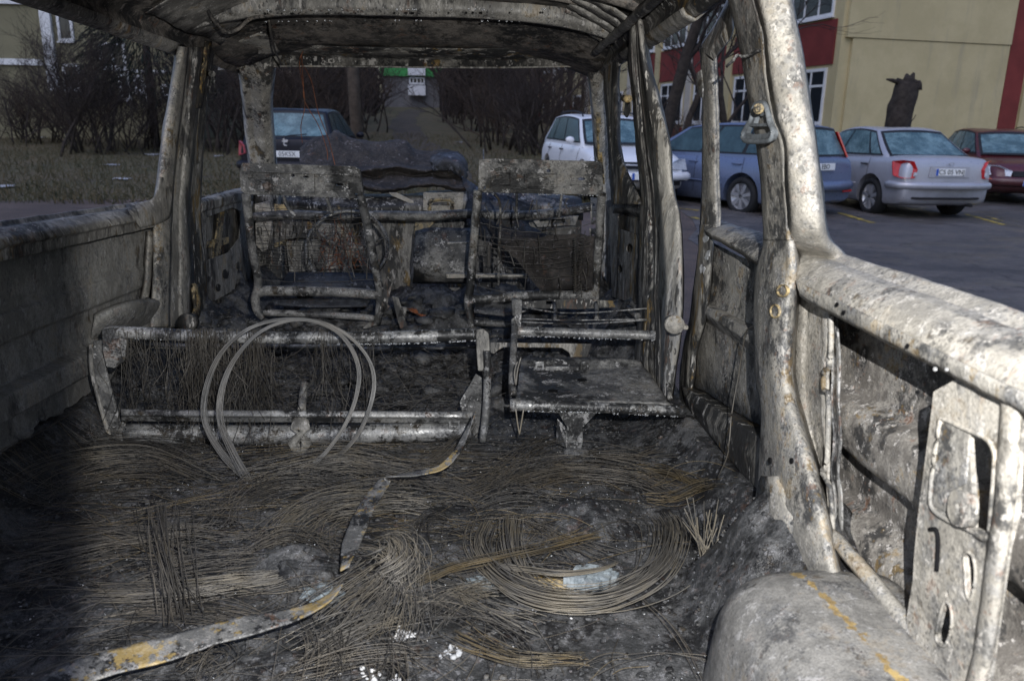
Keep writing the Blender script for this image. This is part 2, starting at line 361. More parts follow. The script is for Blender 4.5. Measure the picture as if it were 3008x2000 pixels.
# ================================================================ THE BURNT VAN
van = thing('burnt_van', 'burnt-out van shell seen from its rear, bare scorched metal walls and roof', 'van')
def rail(name, sec, Y0, Y1, mat, parent=van, n=24, amp=0.003, sc=9, nv=None, bend=None, thick=0.005):
    rows = []
    for y in np.linspace(Y0, Y1, n):
        rows.append([(x+(bend(y)[0] if bend else 0), y, z+(bend(y)[1] if bend else 0)) for x, z in sec])
    return loft(name, rows, mat, parent, nu=n, nv=nv, thick=thick, amp=amp, sc=sc)

# ---- load floor: charred, lumpy
FZ = 0.06
def floor_h(x, y):
    v = Vector((x, y, 0))
    h = FZ+0.018*noise.fractal(v*5, 1.0, 2.0, 4)+0.006*noise.fractal(v*28, 1.0, 2.0, 3)
    if y > 2.35: h += min(1, (y-2.35)/0.5)*(0.10+0.09*noise.fractal(v*4+Vector((3, 1, 0)), .8, 2.0, 5))
    e = max(0, abs(x+0.0)-0.70)/0.12; h += 0.10*min(1, e)**1.5
    h += (0.15+0.03*noise.noise(v*18))*math.exp(-((x-0.80)/0.13)**4-((y-1.25)/0.15)**4)
    h += 0.05*math.exp(-((x+0.10)/0.10)**2-((y-1.42)/0.05)**2)+0.035*math.exp(-((x-0.50)/0.09)**2-((y-1.62)/0.07)**2)
    return h
def floor_s(x, y):
    h = FZ+0.012*noise.noise(Vector((x*4, y*4, 0)))
    if y > 2.35: h += min(1, (y-2.35)/0.5)*0.12
    return h+0.10*min(1, max(0, abs(x)-0.70)/0.12)**1.5
nx, ny = 150, 300
xs = np.linspace(-0.86, 0.88, nx); ys = np.linspace(0.12, 4.15, ny)
V = [(x, y, floor_h(x, y)) for y in ys for x in xs]
F = [(j*nx+i, j*nx+i+1, (j+1)*nx+i+1, (j+1)*nx+i) for j in range(ny-1) for i in range(nx-1)]
fl_pan = from_arrays('floor_pan', V, F, 'char_floor', van)
sd = fl_pan.modifiers.new('thickness', 'SOLIDIFY'); sd.thickness = 0.01

# ---- roof: skin, cross-members, rails
def smst(t): t = min(1, max(0, t)); return t*t*(3-2*t)
def roof_z(x): return 1.350-0.075*(abs(x)/0.74)**4
rows = [[(x, y, roof_z(x)-0.085*smst((y-2.93)/0.42)) for x in np.linspace(-0.74, 0.74, 17)] for y in np.linspace(-0.05, 3.62, 40)]
loft('roof_panel', rows, 'roof_soot', van, nu=60, nv=33, thick=-0.004, amp=0.006, sc=3.5)
def crossbar(Y, w, drop, mat, sag=0.0):
    sec = [(-w, 0.012), (-w*0.9, -drop*0.6), (-w*0.55, -drop), (-w*0.1, -drop*0.95), (w*0.25, -drop*0.55), (w*0.6, -drop*0.5), (w, 0.012)]
    rows = [[(x, Y+a, roof_z(x)-0.008+b_-sag*(1-(x/0.74)**2)) for a, b_ in sec] for x in np.linspace(-0.72, 0.72, 31)]
    return loft('roof_crossbar', rows, mat, van, nu=61, thick=0.003, amp=0.003, sc=8)
crossbar(2.88, 0.065, 0.046, 'grey_scale'); crossbar(2.42, 0.05, 0.03, 'roof_soot'); crossbar(1.55, 0.07, 0.045, 'roof_soot')
# seam ribs in the roof skin between the cross-members
for yy_ in (2.55, 2.66):
    rows = [[(x, yy_+a, roof_z(x)-0.006+b_) for a, b_ in ((-0.012, 0.004), (-0.004, -0.006), (0.004, -0.006), (0.012, 0.004))] for x in np.linspace(-0.6, 0.6, 15)]
    loft('roof_rib', rows, 'roof_soot', van, thick=0.002)
# front header over the windscreen: ledge, face with holes, lower lip
hdr_lo = [(640, 205), (800, 196), (1000, 196), (1300, 199), (1500, 199), (1680, 196), (1745, 200)]
hdr_hi = [(640, 160), (800, 157), (1000, 163), (1300, 170), (1500, 170), (1680, 160), (1745, 152)]
hdr_b = [(640, 128), (800, 126), (1000, 136), (1300, 142), (1500, 142), (1680, 130), (1745, 120)]
rows = []
for t, (Y) in zip((0, 1, 2, 3, 4), (3.60, 3.555, 3.535, 3.50, 3.34)):
    src = [hdr_lo, hdr_lo, hdr_hi, hdr_hi, hdr_b][t]
    dy = [0, -3, 4, -3, 0][t]
    rows.append([aY(a, b_+dy, Y) for a, b_ in src])
loft('windscreen_header', np.transpose(np.array(rows), (1, 0, 2)), 'grey_scale_dark', van, nu=49, thick=0.003, amp=0.002, sc=14)
tube('header_lip', [aY(a, b_, 3.555) for a, b_ in hdr_lo], 0.004, 'grey_scale', van, k=6, n=40)
for cx, w in ((845, 16), (975, 11), (1560, 12), (1690, 10)):
    plate('header_socket', [aY(a, b_, 3.542) for a, b_ in ell(cx, 180, w, 8)], [[aY(a, b_, 3.542) for a, b_ in ell(cx, 181, w*.55, 4)]], 'grey_scale_dark', van, d=(0, -0.012, 0), bev=0.001)
plate('header_slot', [aY(a, b_, 3.49) for a, b_ in ell(1625, 147, 24, 6)], [], 'grey_scale', van, d=(0, -0.008, 0), bev=0.002)
# cant rails (roof edge) both sides
sec = [(-0.80, 1.185), (-0.775, 1.175), (-0.755, 1.195), (-0.765, 1.225), (-0.745, 1.25), (-0.70, 1.262), (-0.66, 1.285), (-0.60, 1.312)]
rail('cant_rail', sec, 0.3, 3.62, 'roof_soot', n=50)
rail('window_flange', [(-0.815, 1.195), (-0.785, 1.168), (-0.758, 1.182), (-0.752, 1.198)], 0.3, 2.92, 'grey_scale', n=30, amp=0.002)
sec2 = [(-x, z+0.010) for x, z in sec]
rail('cant_rail', sec2, 0.3, 3.62, 'grey_scale_dark', n=50)
rail('window_flange', [(0.815, 1.205), (0.785, 1.178), (0.758, 1.190), (0.748, 1.206)], 2.05, 2.95, 'grey_scale', n=30, amp=0.002)
rail('drip_trim', [(0.70, 1.258), (0.685, 1.233), (0.70, 1.226), (0.715, 1.245)], 2.0, 3.35, 'frame_soot', n=30, amp=0.004)
# roof corner gussets: pleated tin on the right, a plain flared sheet on the left
for k_ in range(5):
    y0 = 2.46+k_*0.11
    rows = [[((0.54+0.036*t), y0+a+0.012*t, roof_z(0.54+0.036*t)-0.006-0.007*t+b_) for a, b_ in ((0, 0.004), (0.008, -0.007), (0.040, -0.008), (0.048, 0.0), (0.100, 0.002))] for t in range(6)]
    loft('roof_gusset', rows, 'grey_scale', van, thick=0.002, amp=0.005, sc=26)
rows = [[(-(0.50+0.042*t), y, roof_z(0.50+0.042*t)-0.004-0.010*t-0.006*math.sin(y*14)) for t in range(6)] for y in np.linspace(2.5, 3.3, 14)]
loft('roof_gusset', rows, 'grey_scale', van, thick=0.002, amp=0.005, sc=12)
# square access hole in the left rail
plate('rail_opening_frame', [aX(a, b_, -0.745) for a, b_ in ((430, 16), (470, -16), (525, 6), (478, 34))], [[aX(a, b_, -0.745) for a, b_ in ((443, 15), (472, -8), (510, 6), (477, 25))]], 'grey_scale_dark', van, d=(-0.006, 0, -0.004))

# unseen sheet added left of the flash to shade the left side, above frame
_F = np.array((VAN_M.inverted() @ fl_o.matrix_world.translation)[:]); rows = []
for z in np.concatenate([np.linspace(_F[2]-0.088, _F[2]+0.02, 9), np.linspace(_F[2]+0.06, 1.33, 8)]):
    sl_ = min(.70, max(.44, .525+2.0*((_F[2]-z)-.0195))); d_ = np.array([-sl_, 1.0])/math.hypot(sl_, 1); e_ = _F[:2]+d_*.11; l_ = np.array([-d_[1], d_[0]])*np.array([1, 1.0])
    rows.append([(e_[0]+l_[0]*q+.0008*math.sin(z*90), e_[1]+l_[1]*q*.6, z) for q in (0.0, 0.03, 0.08, 0.14, 0.20)])
loft('headliner_flap', rows, 'roof_soot', van, thick=0.002)

# ---- left wall
rail('sill_beam', [(-0.915, 0.60), (-0.912, 0.672), (-0.90, 0.676), (-0.892, 0.660), (-0.835, 0.668), (-0.806, 0.650), (-0.798, 0.632), (-0.812, 0.626), (-0.812, 0.598), (-0.86, 0.598)], 0.3, 2.80, 'grey_scale', n=80, amp=0.002, sc=22)
rail('wall_panel', [(-0.865, 0.64), (-0.870, 0.47), (-0.860, 0.462), (-0.862, 0.40), (-0.872, 0.392), (-0.868, 0.30), (-0.828, 0.29), (-0.824, 0.235), (-0.862, 0.225), (-0.862, 0.16), (-0.85, 0.155), (-0.85, 0.0)], 0.3, 3.0, 'wall_scale', n=50, amp=0.0006, sc=7)
# moulded arm rest / duct on the left wall
arm = []
for u, (px, yt, yb) in enumerate(((275, 925, 985), (310, 905, 975), (350, 890, 968), (395, 878, 962), (440, 878, 948), (475, 880, 925), (490, 886, 905))):
    r_ = 0.075*math.sin(PI*(u+0.6)/7.2)
    arm.append([aX(px, yt, -0.862), aX(px+2, yt+4, -0.862+r_), aX(px, (yt*.6+yb*.4)+6, -0.862+r_*1.02), aX(px-2, yb, -0.862+r_*0.5), aX(px-4, yb+14, -0.868)])
loft('arm_rest', arm, 'wall_scale', van, nv=13, thick=0.004, amp=0.003)
V = []
lump = [aX(445+rng.uniform(-38, 38), 884+rng.uniform(-8, 8), -0.815+rng.uniform(-.02, .012)) for _ in range(40)]
def chunks(name, pts, r0, r1, mat, parent=None, flat=0.6):
    Vs, Fs, o = [], [], 0
    bm = bmesh.new(); bmesh.ops.create_icosphere(bm, subdivisions=1, radius=1); base = np.array([v.co[:] for v in bm.verts]); tri = [[v.index for v in f.verts] for f in bm.faces]; bm.free()
    pts = np.asarray(pts); n = len(pts)
    r = rng.uniform(r0, r1, n)
    Vb = base[None]*(1+rng.normal(0, .28, (n, len(base), 1)))*r[:, None, None]*np.stack([rng.uniform(.5, 1.3, n), rng.uniform(.5, 1.3, n), rng.uniform(flat*.5, flat, n)], 1)[:, None]
    a = rng.uniform(0, 6.3, n); ca, sa = np.cos(a)[:, None], np.sin(a)[:, None]
    X_, Y_ = Vb[..., 0]*ca-Vb[..., 1]*sa, Vb[..., 0]*sa+Vb[..., 1]*ca
    Vb = np.stack([X_, Y_, Vb[..., 2]], -1)+pts[:, None]
    T = np.asarray(tri)[None]+(np.arange(n)*len(base))[:, None, None]
    return quads_mesh(name, Vb.reshape(-1, 3), T.reshape(-1, 3), mat, parent, smooth=False)
o = chunks('soot_crumbs', lump, 0.004, 0.012, 'char_lump', van); o['kind'] = 'stuff'
# vertical stiffener on the left wall next to the pillar
loft('wall_stiffener', [[aX(a+d_, y, -0.865+h_) for d_, h_ in ((-16, 0), (-8, 0.022), (4, 0.024), (10, 0))] for a, y in ((446, 680), (440, 760), (436, 830), (424, 892))], 'pale_scale_spotted', van, thick=0.003, amp=0.002)

# ---- left B pillar: three pressed bands and an ochre-rusted strip
L = [(139, 522, 552, 574, 600, 634), (252, 503, 540, 560, 588, 613), (379, 482, 524, 548, 575, 600), (526, 464, 508, 536, 560, 590), (600, 452, 505, 530, 556, 588),
     (683, 449, 500, 528, 556, 592), (770, 450, 498, 530, 566, 602), (860, 446, 496, 528, 566, 606), (960, 440, 494, 530, 560, 598)]
def Xb(y): return -0.73-0.075*min(1, max(0, (y-139)/450))
loft('pillar', [[aX(a, y, Xb(y)-0.055), aX(a+6, y, Xb(y)-0.01), aX((a+b_)/2, y, Xb(y)), aX(b_-6, y, Xb(y)-0.003), aX(b_+1, y, Xb(y)-0.016)] for y, a, b_, c, d, e in L], 'pale_scale_spotted', van, nu=49, thick=0.005, amp=0.002)
loft('sill_flare', [[aX(a, b_, X_) for a, b_, X_ in r_] for r_ in ([(468, 520, -.802), (486, 524, -.797), (508, 530, -.80)], [(462, 556, -.806), (482, 566, -.799), (506, 580, -.80)], [(446, 584, -.815), (466, 606, -.803), (500, 634, -.80)], [(412, 596, -.83), (430, 618, -.806), (470, 656, -.80)], [(370, 604, -.84), (380, 626, -.808), (410, 668, -.80)])], 'grey_scale', van, thick=0.003, amp=0.002, nv=9)
loft('pillar_channel', [[aX(b_-2, y, Xb(y)-0.017), aX(b_+4, y, Xb(y)-0.018), aX(c-6, y, Xb(y)-0.012), aX(c+2, y, Xb(y)-0.002), aX((c+d)/2, y, Xb(y)), aX(d, y, Xb(y)-0.006)] for y, a, b_, c, d, e in L], 'grey_scale', van, nu=49, thick=0.005, amp=0.002)
loft('pillar_edge', [[aX(d-2, y, Xb(y)-0.008), aX(d+4, y, Xb(y)-0.014), aX(e-4, y, Xb(y)-0.014), aX(e, y, Xb(y)-0.05)] for y, a, b_, c, d, e in L], 'grey_scale_dark', van, nu=49, thick=0.005, amp=0.002)
loft('rust_strip', [[aX(b_+a, y, Xb(y)+0.004) for a in (-9, 0, 9)] for y, b_ in ((122, 612), (180, 604), (240, 596), (290, 588), (318, 583))], 'ochre_scale', van, thick=0.002, amp=0.004, sc=30)
loft('rust_strip', [[aX(b_+a, y, -0.80) for a in (-9, 0, 10)] for y, b_ in ((835, 570), (870, 572), (905, 575), (935, 566))], 'ochre_scale', van, thick=0.01, amp=0.006, sc=30)
tube('seat_belt_reel', [aY(545, 948, 2.62), aY(560, 945, 2.66)], 0.03, 'grey_scale_dark', van, k=14)
# belt guide on the left pillar
tube('belt_guide_bolt', [aX(617, 218, -0.735), aX(624, 218, -0.70)], 0.011, 'grey_scale', van, k=10)
tube('belt_guide', rloop([aX(a, b_, -0.70) for a, b_ in ((621, 214), (628, 222), (629, 250), (634, 268), (629, 275), (618, 272), (615, 262), (621, 240))]), 0.0035, 'frame_soot', van, k=6, closed=True)

# ---- left front door (shut) and left A pillar
ld = thing('front_door', '', '', van=False); del ld['label']; del ld['category']; ld.parent = van; ld.location = (0, 0, 0)
plate('door_skin', [aX(a, b_, -0.875) for a, b_ in ((560, 585), (720, 548), (752, 640), (752, 960), (560, 1010))], [], 'grey_scale_dark', ld, d=(-0.004, 0, 0))
plate('door_inner_panel', [aX(a, b_, -0.845) for a, b_ in ((585, 628), (690, 592), (724, 600), (735, 740), (722, 800), (690, 850), (612, 893), (590, 890))],
      [[aX(a, b_, -0.845) for a, b_ in ((602, 640), (682, 610), (705, 622), (700, 700), (668, 742), (604, 765))]], 'grey_scale', ld, d=(0.004, 0, 0))
loft('door_belt', [[aX(a, y-18, -0.88), aX(a, y-10, -0.845), aX(a, y, -0.83), aX(a, y+22, -0.835), aX(a, y+34, -0.85)] for a, y in ((588, 600), (630, 588), (670, 577), (712, 566), (745, 556))], 'grey_scale', ld, thick=0.004, amp=0.004)
plate('window_regulator', [aX(a, b_, -0.862) for a, b_ in ((642, 610), (657, 606), (648, 700), (669, 696), (668, 715), (646, 722), (642, 762), (622, 768), (626, 724), (598, 730), (598, 712), (630, 702))], [], 'ochre_scale', ld, d=(0.006, 0, 0))
for cx, cy, r in ((640, 845, 7), (662, 805, 9), (610, 820, 6), (700, 780, 7)):
    plate('panel_grommet', [aX(a, b_, -0.839) for a, b_ in ell(cx, cy, r, r*1.6)], [], 'grey_scale_dark', ld, d=(0.003, 0, 0), bev=0)
loft('window_frame', [[aX(a-d_*0.5, b_-d_, X_) for d_, X_ in ((16, -0.79), (9, -0.765), (0, -0.77), (-4, -0.79))] for a, b_ in ((632, 160), (660, 172), (690, 188), (712, 206))], 'stripe_scale', ld, thick=0.004, amp=0.003)
A = [(120, 3.50, 640, 700, 745), (160, 3.52, 668, 745, 800), (202, 3.56, 700, 762, 806), (295, 3.70, 713, 760, 799), (380, 3.83, 721, 765, 803), (480, 3.97, 731, 772, 812), (560, 4.05, 738, 780, 822), (700, 4.08, 745, 785, 832), (900, 4.08, 750, 790, 835)]
loft('pillar', [[aY(a, y, Y+0.05), aY(a+7, y, Y-0.01), aY(a+26, y, Y), aY(b_-6, y, Y-0.02), aY(b_+12, y, Y-0.03), aY(c-8, y, Y-0.01), aY(c, y, Y+0.05)] for y, Y, a, b_, c in A], 'stripe_scale', van, nu=49, thick=0.005, amp=0.003)
loft('header_gusset', [[aY(a, y, Y) for a, y, Y in r_] for r_ in ([(640, 150, 3.35), (700, 120, 3.2), (770, 92, 3.05)], [(680, 165, 3.42), (745, 140, 3.3), (795, 112, 3.15)], [(730, 190, 3.48), (785, 168, 3.42), (822, 150, 3.36)])], 'stripe_scale', van, thick=0.004, amp=0.004)

# ---- right A pillar, right front door, right B pillar
A = [(110, 3.46, 1715, 1750, 1800), (150, 3.48, 1722, 1755, 1782), (202, 3.5, 1727, 1750, 1772), (295, 3.62, 1737, 1758, 1778), (380, 3.72, 1744, 1762, 1784), (463, 3.80, 1748, 1768, 1790), (560, 3.86, 1756, 1776, 1800), (700, 3.9, 1760, 1785, 1810), (900, 3.9, 1768, 1790, 1815)]
loft('pillar', [[aY(a, y, Y+0.05), aY(a+6, y, Y-0.01), aY(b_-6, y, Y-0.02), aY(b_+4, y, Y-0.02), aY(c-5, y, Y-0.005), aY(c, y, Y+0.05)] for y, Y, a, b_, c in A], 'stripe_scale', van, nu=49, thick=0.005, amp=0.003)
loft('rust_strip', [[aY(b_+a, y, Y-0.028) for a in (-6, 0, 7)] for y, b_, Y in ((330, 1757, 3.66), (400, 1759, 3.75), (460, 1762, 3.8), (540, 1770, 3.85))], 'ochre_scale', van, thick=0.003, amp=0.003, sc=30)
rd = thing('front_door', '', '', van=False); del rd['label']; del rd['category']; rd.parent = van
A = [(165, 1772, 1812, 1830), (202, 1772, 1803, 1820), (250, 1775, 1806, 1818), (340, 1782, 1808, 1820), (430, 1788, 1812, 1822), (500, 1792, 1822, 1840), (560, 1796, 1840, 1868), (600, 1798, 1855, 1884)]
loft('window_frame', [[aX(a, y, 0.79), aX(a+8, y, 0.765), aX((a+b_)/2, y, 0.77), aX(b_, y, 0.765), aX(c-3, y, 0.775), aX(c, y, 0.80)] for y, a, b_, c in A], 'grey_scale_dark', rd, nu=33, thick=0.004, amp=0.003)
plate('door_skin', [aX(a, b_, 0.86) for a, b_ in ((1780, 590), (1900, 560), (1910, 980), (1780, 900))], [], 'grey_scale_dark', rd, d=(0.004, 0, 0))
plate('door_inner_panel', [aX(a, b_, 0.835) for a, b_ in ((1790, 610), (1884, 585), (1888, 900), (1800, 872))], [[aX(a, b_, 0.835) for a, b_ in ((1818, 636), (1832, 618), (1874, 632), (1874, 690), (1822, 672))], [aX(a, b_, 0.835) for a, b_ in ell(1852, 730, 9, 14)], [aX(a, b_, 0.835) for a, b_ in ell(1824, 790, 6, 12)]], 'grey_scale_dark', rd, d=(-0.004, 0, 0))
loft('door_belt', [[aX(a, y-14, 0.87), aX(a, y, 0.82), aX(a, y+22, 0.815), aX(a, y+36, 0.83)] for a, y in ((1800, 592), (1830, 588), (1855, 596), (1886, 605))], 'frame_soot', rd, thick=0.004, amp=0.004)
for i_, (cx, cy) in enumerate(((1745, 600), (1745, 640), (1742, 690), (1738, 720))):
    plate('hinge_plate', [aY(a, b_, 3.72-i_*0.01) for a, b_ in ((cx-11, cy-20), (cx+11, cy-18), (cx+9, cy+17), (cx-9, cy+20))], [[aY(a, b_, 3.72-i_*0.01) for a, b_ in ell(cx, cy+2, 4, 4, n=10)]], 'pale_scale', rd, d=(0, -0.006, 0))
Bp = [(60, 1850, 1862, 1874, 1886), (108, 1850, 1863, 1878, 1895), (189, 1848, 1866, 1884, 1910), (295, 1860, 1876, 1893, 1936), (421, 1870, 1888, 1908, 1966), (551, 1884, 1905, 1924, 1976), (640, 1882, 1908, 1932, 1995), (784, 1880, 1905, 1940, 2005), (937, 1876, 1910, 1944, 2001), (1060, 1866, 1905, 1945, 1988), (1170, 1890, 1915, 1945, 1972)]
def Xr(y): return 0.715+0.075*min(1, max(0, (y-108)/470))
loft('pillar', [[aX(a, y, Xr(y)+0.05), aX(a+3, y, Xr(y)+0.012), aX((a+b_)/2, y, Xr(y)+0.006), aX(b_, y, Xr(y)+0.0)] for y, a, b_, c, d in Bp], 'grey_scale_dark', van, nu=55, thick=0.005, amp=0.003)
loft('pillar_seam', [[aX(b_, y, Xr(y)+0.001), aX((b_+c)/2, y, Xr(y)+0.016), aX(c, y, Xr(y)-0.004)] for y, a, b_, c, d in Bp], 'grey_scale_dark', van, nu=55, thick=0.005, amp=0.002)
loft('pillar_face', [[aX(c, y, Xr(y)-0.005), aX(c*.66+d*.34, y, Xr(y)-0.012), aX(c*.33+d*.67, y, Xr(y)-0.002), aX(d-5, y, Xr(y)+0.006), aX(d, y, Xr(y)+0.06)] for y, a, b_, c, d in Bp], 'stripe_scale', van, nu=55, thick=0.005, amp=0.003)
tube('latch_roller', [aX(1972, 952, 0.775), aX(1984, 954, 0.765)], 0.024, 'pale_scale_spotted', van, k=14)
box('door_stop', aX(2008, 940, 0.83)-np.array([.02, .012, .016]), aX(2026, 972, 0.83)+np.array([.0, .012, .012]), 'pale_scale', van, bev=0.004)
tube('belt_guide_bolt', [aX(1834, 290, 0.74), aX(1846, 291, 0.72)], 0.012, 'ochre_scale', van, k=10)
plate('belt_guide', [aX(a, b_, 0.745) for a, b_ in ((1836, 298), (1845, 300), (1846, 325), (1838, 346), (1832, 338))], [], 'frame_soot', van, d=(0.008, 0, 0))
loft('header_gusset', [[aY(a, y, Y) for a, y, Y in r_] for r_ in ([(1650, 140, 3.3), (1690, 145, 3.34), (1740, 150, 3.4)], [(1672, 110, 3.2), (1712, 112, 3.25), (1760, 110, 3.3)], [(1700, 78, 3.05), (1735, 80, 3.1), (1790, 72, 3.15)])], 'grey_scale', van, thick=0.004, amp=0.004)

# ---- sliding door on the right, rolled part-way back
sl = thing('sliding_door', '', '', van=False); del sl['label']; del sl['category']; sl.parent = van
Dp = [(139, 2058, 2100), (168, 2060, 2100), (250, 2064, 2104), (337, 2068, 2107), (440, 2067, 2109), (547, 2065, 2110), (640, 2061, 2113), (680, 2060, 2112)]
def Xd(y): return 0.80+0.055*min(1, max(0, (y-139)/480))
loft('window_post', [[aX(a, y, Xd(y)+0.05), aX(a+3, y, Xd(y)+0.004), aX((a+b_)/2, y, Xd(y)), aX(b_-7, y, Xd(y)+0.004), aX(b_-4, y, Xd(y)+0.018), aX(b_, y, Xd(y)+0.012), aX(b_, y, Xd(y)+0.04)] for y, a, b_ in Dp], 'pale_scale_spotted', sl, nu=43, thick=0.004, amp=0.002)
loft('window_frame', [[aX(a, b_, 0.86), aX(a+4, b_, 0.81), aX((a+c)/2, (b_+d)/2, 0.79), aX(c-4, d, 0.80), aX(c, d, 0.84)] for a, b_, c, d in ((2059, 150, 2100, 178), (2062, 128, 2118, 152), (2094, 80, 2152, 104), (2122, 30, 2160, 40), (2145, -20, 2185, -16), (2170, -70, 2215, -60))], 'grey_scale', sl, nu=33, thick=0.004, amp=0.002)
plate('loose_seal', [aX(a, b_, 0.80) for a, b_ in ((2046, 215), (2058, 205), (2064, 260), (2062, 290), (2052, 282), (2046, 255))], [], 'frame_soot', sl, d=(0.004, 0, 0))
# door panel: longitudinal pressings seen between the two pillars
def dline(px0, y0, px1, y1, X): return [aX(px0+(px1-px0)*t, y0+(y1-y0)*t, X) for t in np.linspace(0, 1, 9)]
cols = [dline(2064, 630, 2330, 716, 0.90), dline(2066, 650, 2330, 752, 0.86), dline(2070, 676, 2330, 815, 0.835), dline(2074, 690, 2330, 838, 0.845)]
loft('door_belt', np.transpose(np.array(cols), (1, 0, 2)), 'pale_scale_spotted', sl, nu=25, thick=0.004, amp=0.004)
cols = [dline(2050, 690, 2330, 830, 0.895), dline(2052, 800, 2330, 950, 0.90), dline(2046, 865, 2330, 1020, 0.895), dline(2044, 880, 2330, 1040, 0.86), dline(2046, 905, 2330, 1085, 0.855), dline(2046, 925, 2330, 1112, 0.895), dline(2020, 1000, 2330, 1200, 0.90), dline(2004, 1112, 2330, 1320, 0.90)]
loft('door_panel', np.transpose(np.array(cols), (1, 0, 2)), 'pale_scale_spotted', sl, nu=25, thick=0.004, amp=0.003, sc=8)
cols = [dline(2006, 1112, 2330, 1310, 0.895), dline(2002, 1132, 2330, 1350, 0.845), dline(2008, 1165, 2330, 1470, 0.835), dline(2014, 1195, 2330, 1560, 0.845), dline(2018, 1206, 2330, 1580, 0.87)]
loft('door_ledge', np.transpose(np.array(cols), (1, 0, 2)), 'grey_scale_dark', sl, nu=25, thick=0.004, amp=0.004)
cols = [dline(2012, 1200, 2320, 1575, 0.875), dline(2004, 1300, 2320, 1640, 0.878), dline(2010, 1420, 2320, 1700, 0.86)]
loft('door_foot', np.transpose(np.array(cols), (1, 0, 2)), 'pale_scale_spotted', sl, nu=25, thick=0.004, amp=0.003)
Ds = [(660, 2058, 2096), (768, 2050, 2092), (870, 2036, 2082), (940, 2028, 2072), (1034, 2008, 2046), (1110, 2000, 2040), (1200, 1996, 2024)]
loft('door_edge', [[aX(a, y, 0.91), aX(a+4, y, 0.862), aX((a+b_)/2, y, 0.852), aX(b_-5, y, 0.858), aX(b_, y, 0.89)] for y, a, b_ in Ds], 'grey_scale_dark', sl, nu=37, thick=0.004, amp=0.003)
for cx, cy in ((2072, 700), (2078, 750), (2062, 790)):
    plate('white_scale_patch', [aX(a+rng.uniform(-3, 3), b_+rng.uniform(-3, 3), 0.848) for a, b_ in ell(cx, cy, 6, 13, 0.3, 11)], [], 'ash_white', sl, d=(0.002, 0, 0), bev=0)

# ---- right C pillar (nearest post)
Cp = [(-90, 2125, 2200, 2290), (0, 2148, 2225, 2321), (84, 2170, 2247, 2337), (160, 2186, 2256, 2353), (236, 2197, 2263, 2365), (337, 2215, 2280, 2378), (421, 2230, 2308, 2391), (505, 2241, 2314, 2403), (580, 2247, 2318, 2412), (657, 2251, 2321, 2419), (705, 2251, 2323, 2432), (735, 2247, 2325, 2462), (765, 2238, 2327, 2490)]
def Xc0(y): return 0.700+0.082*min(1, max(0, (y+90)/800))
def Xc(y): return Xc0(y)+0.0011*max(0, y-690)
loft('pillar', [[aX(a-3, y, Xc0(y)+0.07), aX(a, y, Xc0(y)+0.022), aX(a+12, y, Xc0(y)+0.010), aX((a+b_)/2, y, Xc0(y)+0.006), aX(b_-10, y, Xc0(y)+0.004), aX(b_, y, Xc0(y)-0.004)] for y, a, b_, c in Cp if y < 710], 'pale_scale_spotted', van, nu=67, thick=0.005, amp=0.002, sc=14)
loft('pillar_face', [[aX(b_, y, Xc(y)-0.004), aX(b_*.8+c*.2, y, Xc(y)-0.006), aX(b_*.55+c*.45, y, Xc(y)+0.002), aX(b_*.2+c*.8, y, Xc(y)+0.016), aX(c-6, y, Xc(y)+0.034), aX(c, y, Xc(y)+0.075)] for y, a, b_, c in Cp], 'pale_scale', van, nu=67, thick=0.005, amp=0.002, sc=14)
Cl = [(702, 2251, 2323, 2330), (740, 2246, 2324, 2340), (800, 2228, 2328, 2350), (880, 2224, 2326, 2345), (960, 2223, 2322, 2338), (1040, 2225, 2318, 2334), (1110, 2228, 2316, 2332), (1187, 2244, 2330, 2350), (1270, 2242, 2352, 2372), (1365, 2237, 2384, 2400), (1440, 2230, 2402, 2418), (1500, 2222, 2418, 2434), (1560, 2232, 2430, 2446), (1620, 2254, 2442, 2458), (1690, 2280, 2462, 2478)]
loft('pillar_lower', [[aX(a-3, y, 0.86), aX(a, y, 0.805), aX(a+13, y, 0.793), aX((a+b_)/2, y, 0.789-.009*smst((y-720)/160)), aX(b_-12, y, 0.787-.005*smst((y-720)/160)), aX(b_, y, 0.780+.014*smst((y-740)/140)), aX(c, y, 0.83)] for y, a, b_, c in Cl], 'pale_scale_spotted', van, nu=73, thick=0.005, amp=0.002, sc=14)
# pale smooth gusset right of it, with a rolled rib
Cg = [(870, 2338, 2436), (926, 2336, 2440), (1000, 2330, 2442), (1070, 2326, 2438), (1110, 2326, 2436), (1161, 2330, 2436), (1250, 2356, 2436), (1365, 2392, 2438), (1460, 2412, 2440), (1565, 2434, 2446)]
loft('pillar_gusset', [[aX(a, y, 0.826), aX(a*.6+b_*.4, y, 0.838), aX(a*.2+b_*.8, y, 0.836), aX(b_, y, 0.822)] for y, a, b_ in Cg], 'pale_scale', van, nu=45, thick=0.004, amp=0.002)
tube('gusset_rib', [aX(a, b_, 0.818) for a, b_ in ((2440, 930), (2442, 1000), (2436, 1075), (2422, 1090), (2420, 1140), (2434, 1165), (2433, 1280), (2428, 1370), (2415, 1385), (2440, 1440), (2446, 1560))], 0.0045, 'pale_scale_spotted', van, k=8, n=70)
loft('channel', [[aX(a-4, y, 0.83), aX(a+3, y, 0.845), aX(a+14, y, 0.85), aX(a+24, y, 0.835)] for a, y in ((2440, 935), (2444, 1020), (2446, 1080), (2444, 1180), (2448, 1300), (2442, 1385), (2452, 1450), (2454, 1560))], 'frame_soot', van, thick=0.003, amp=0.002)
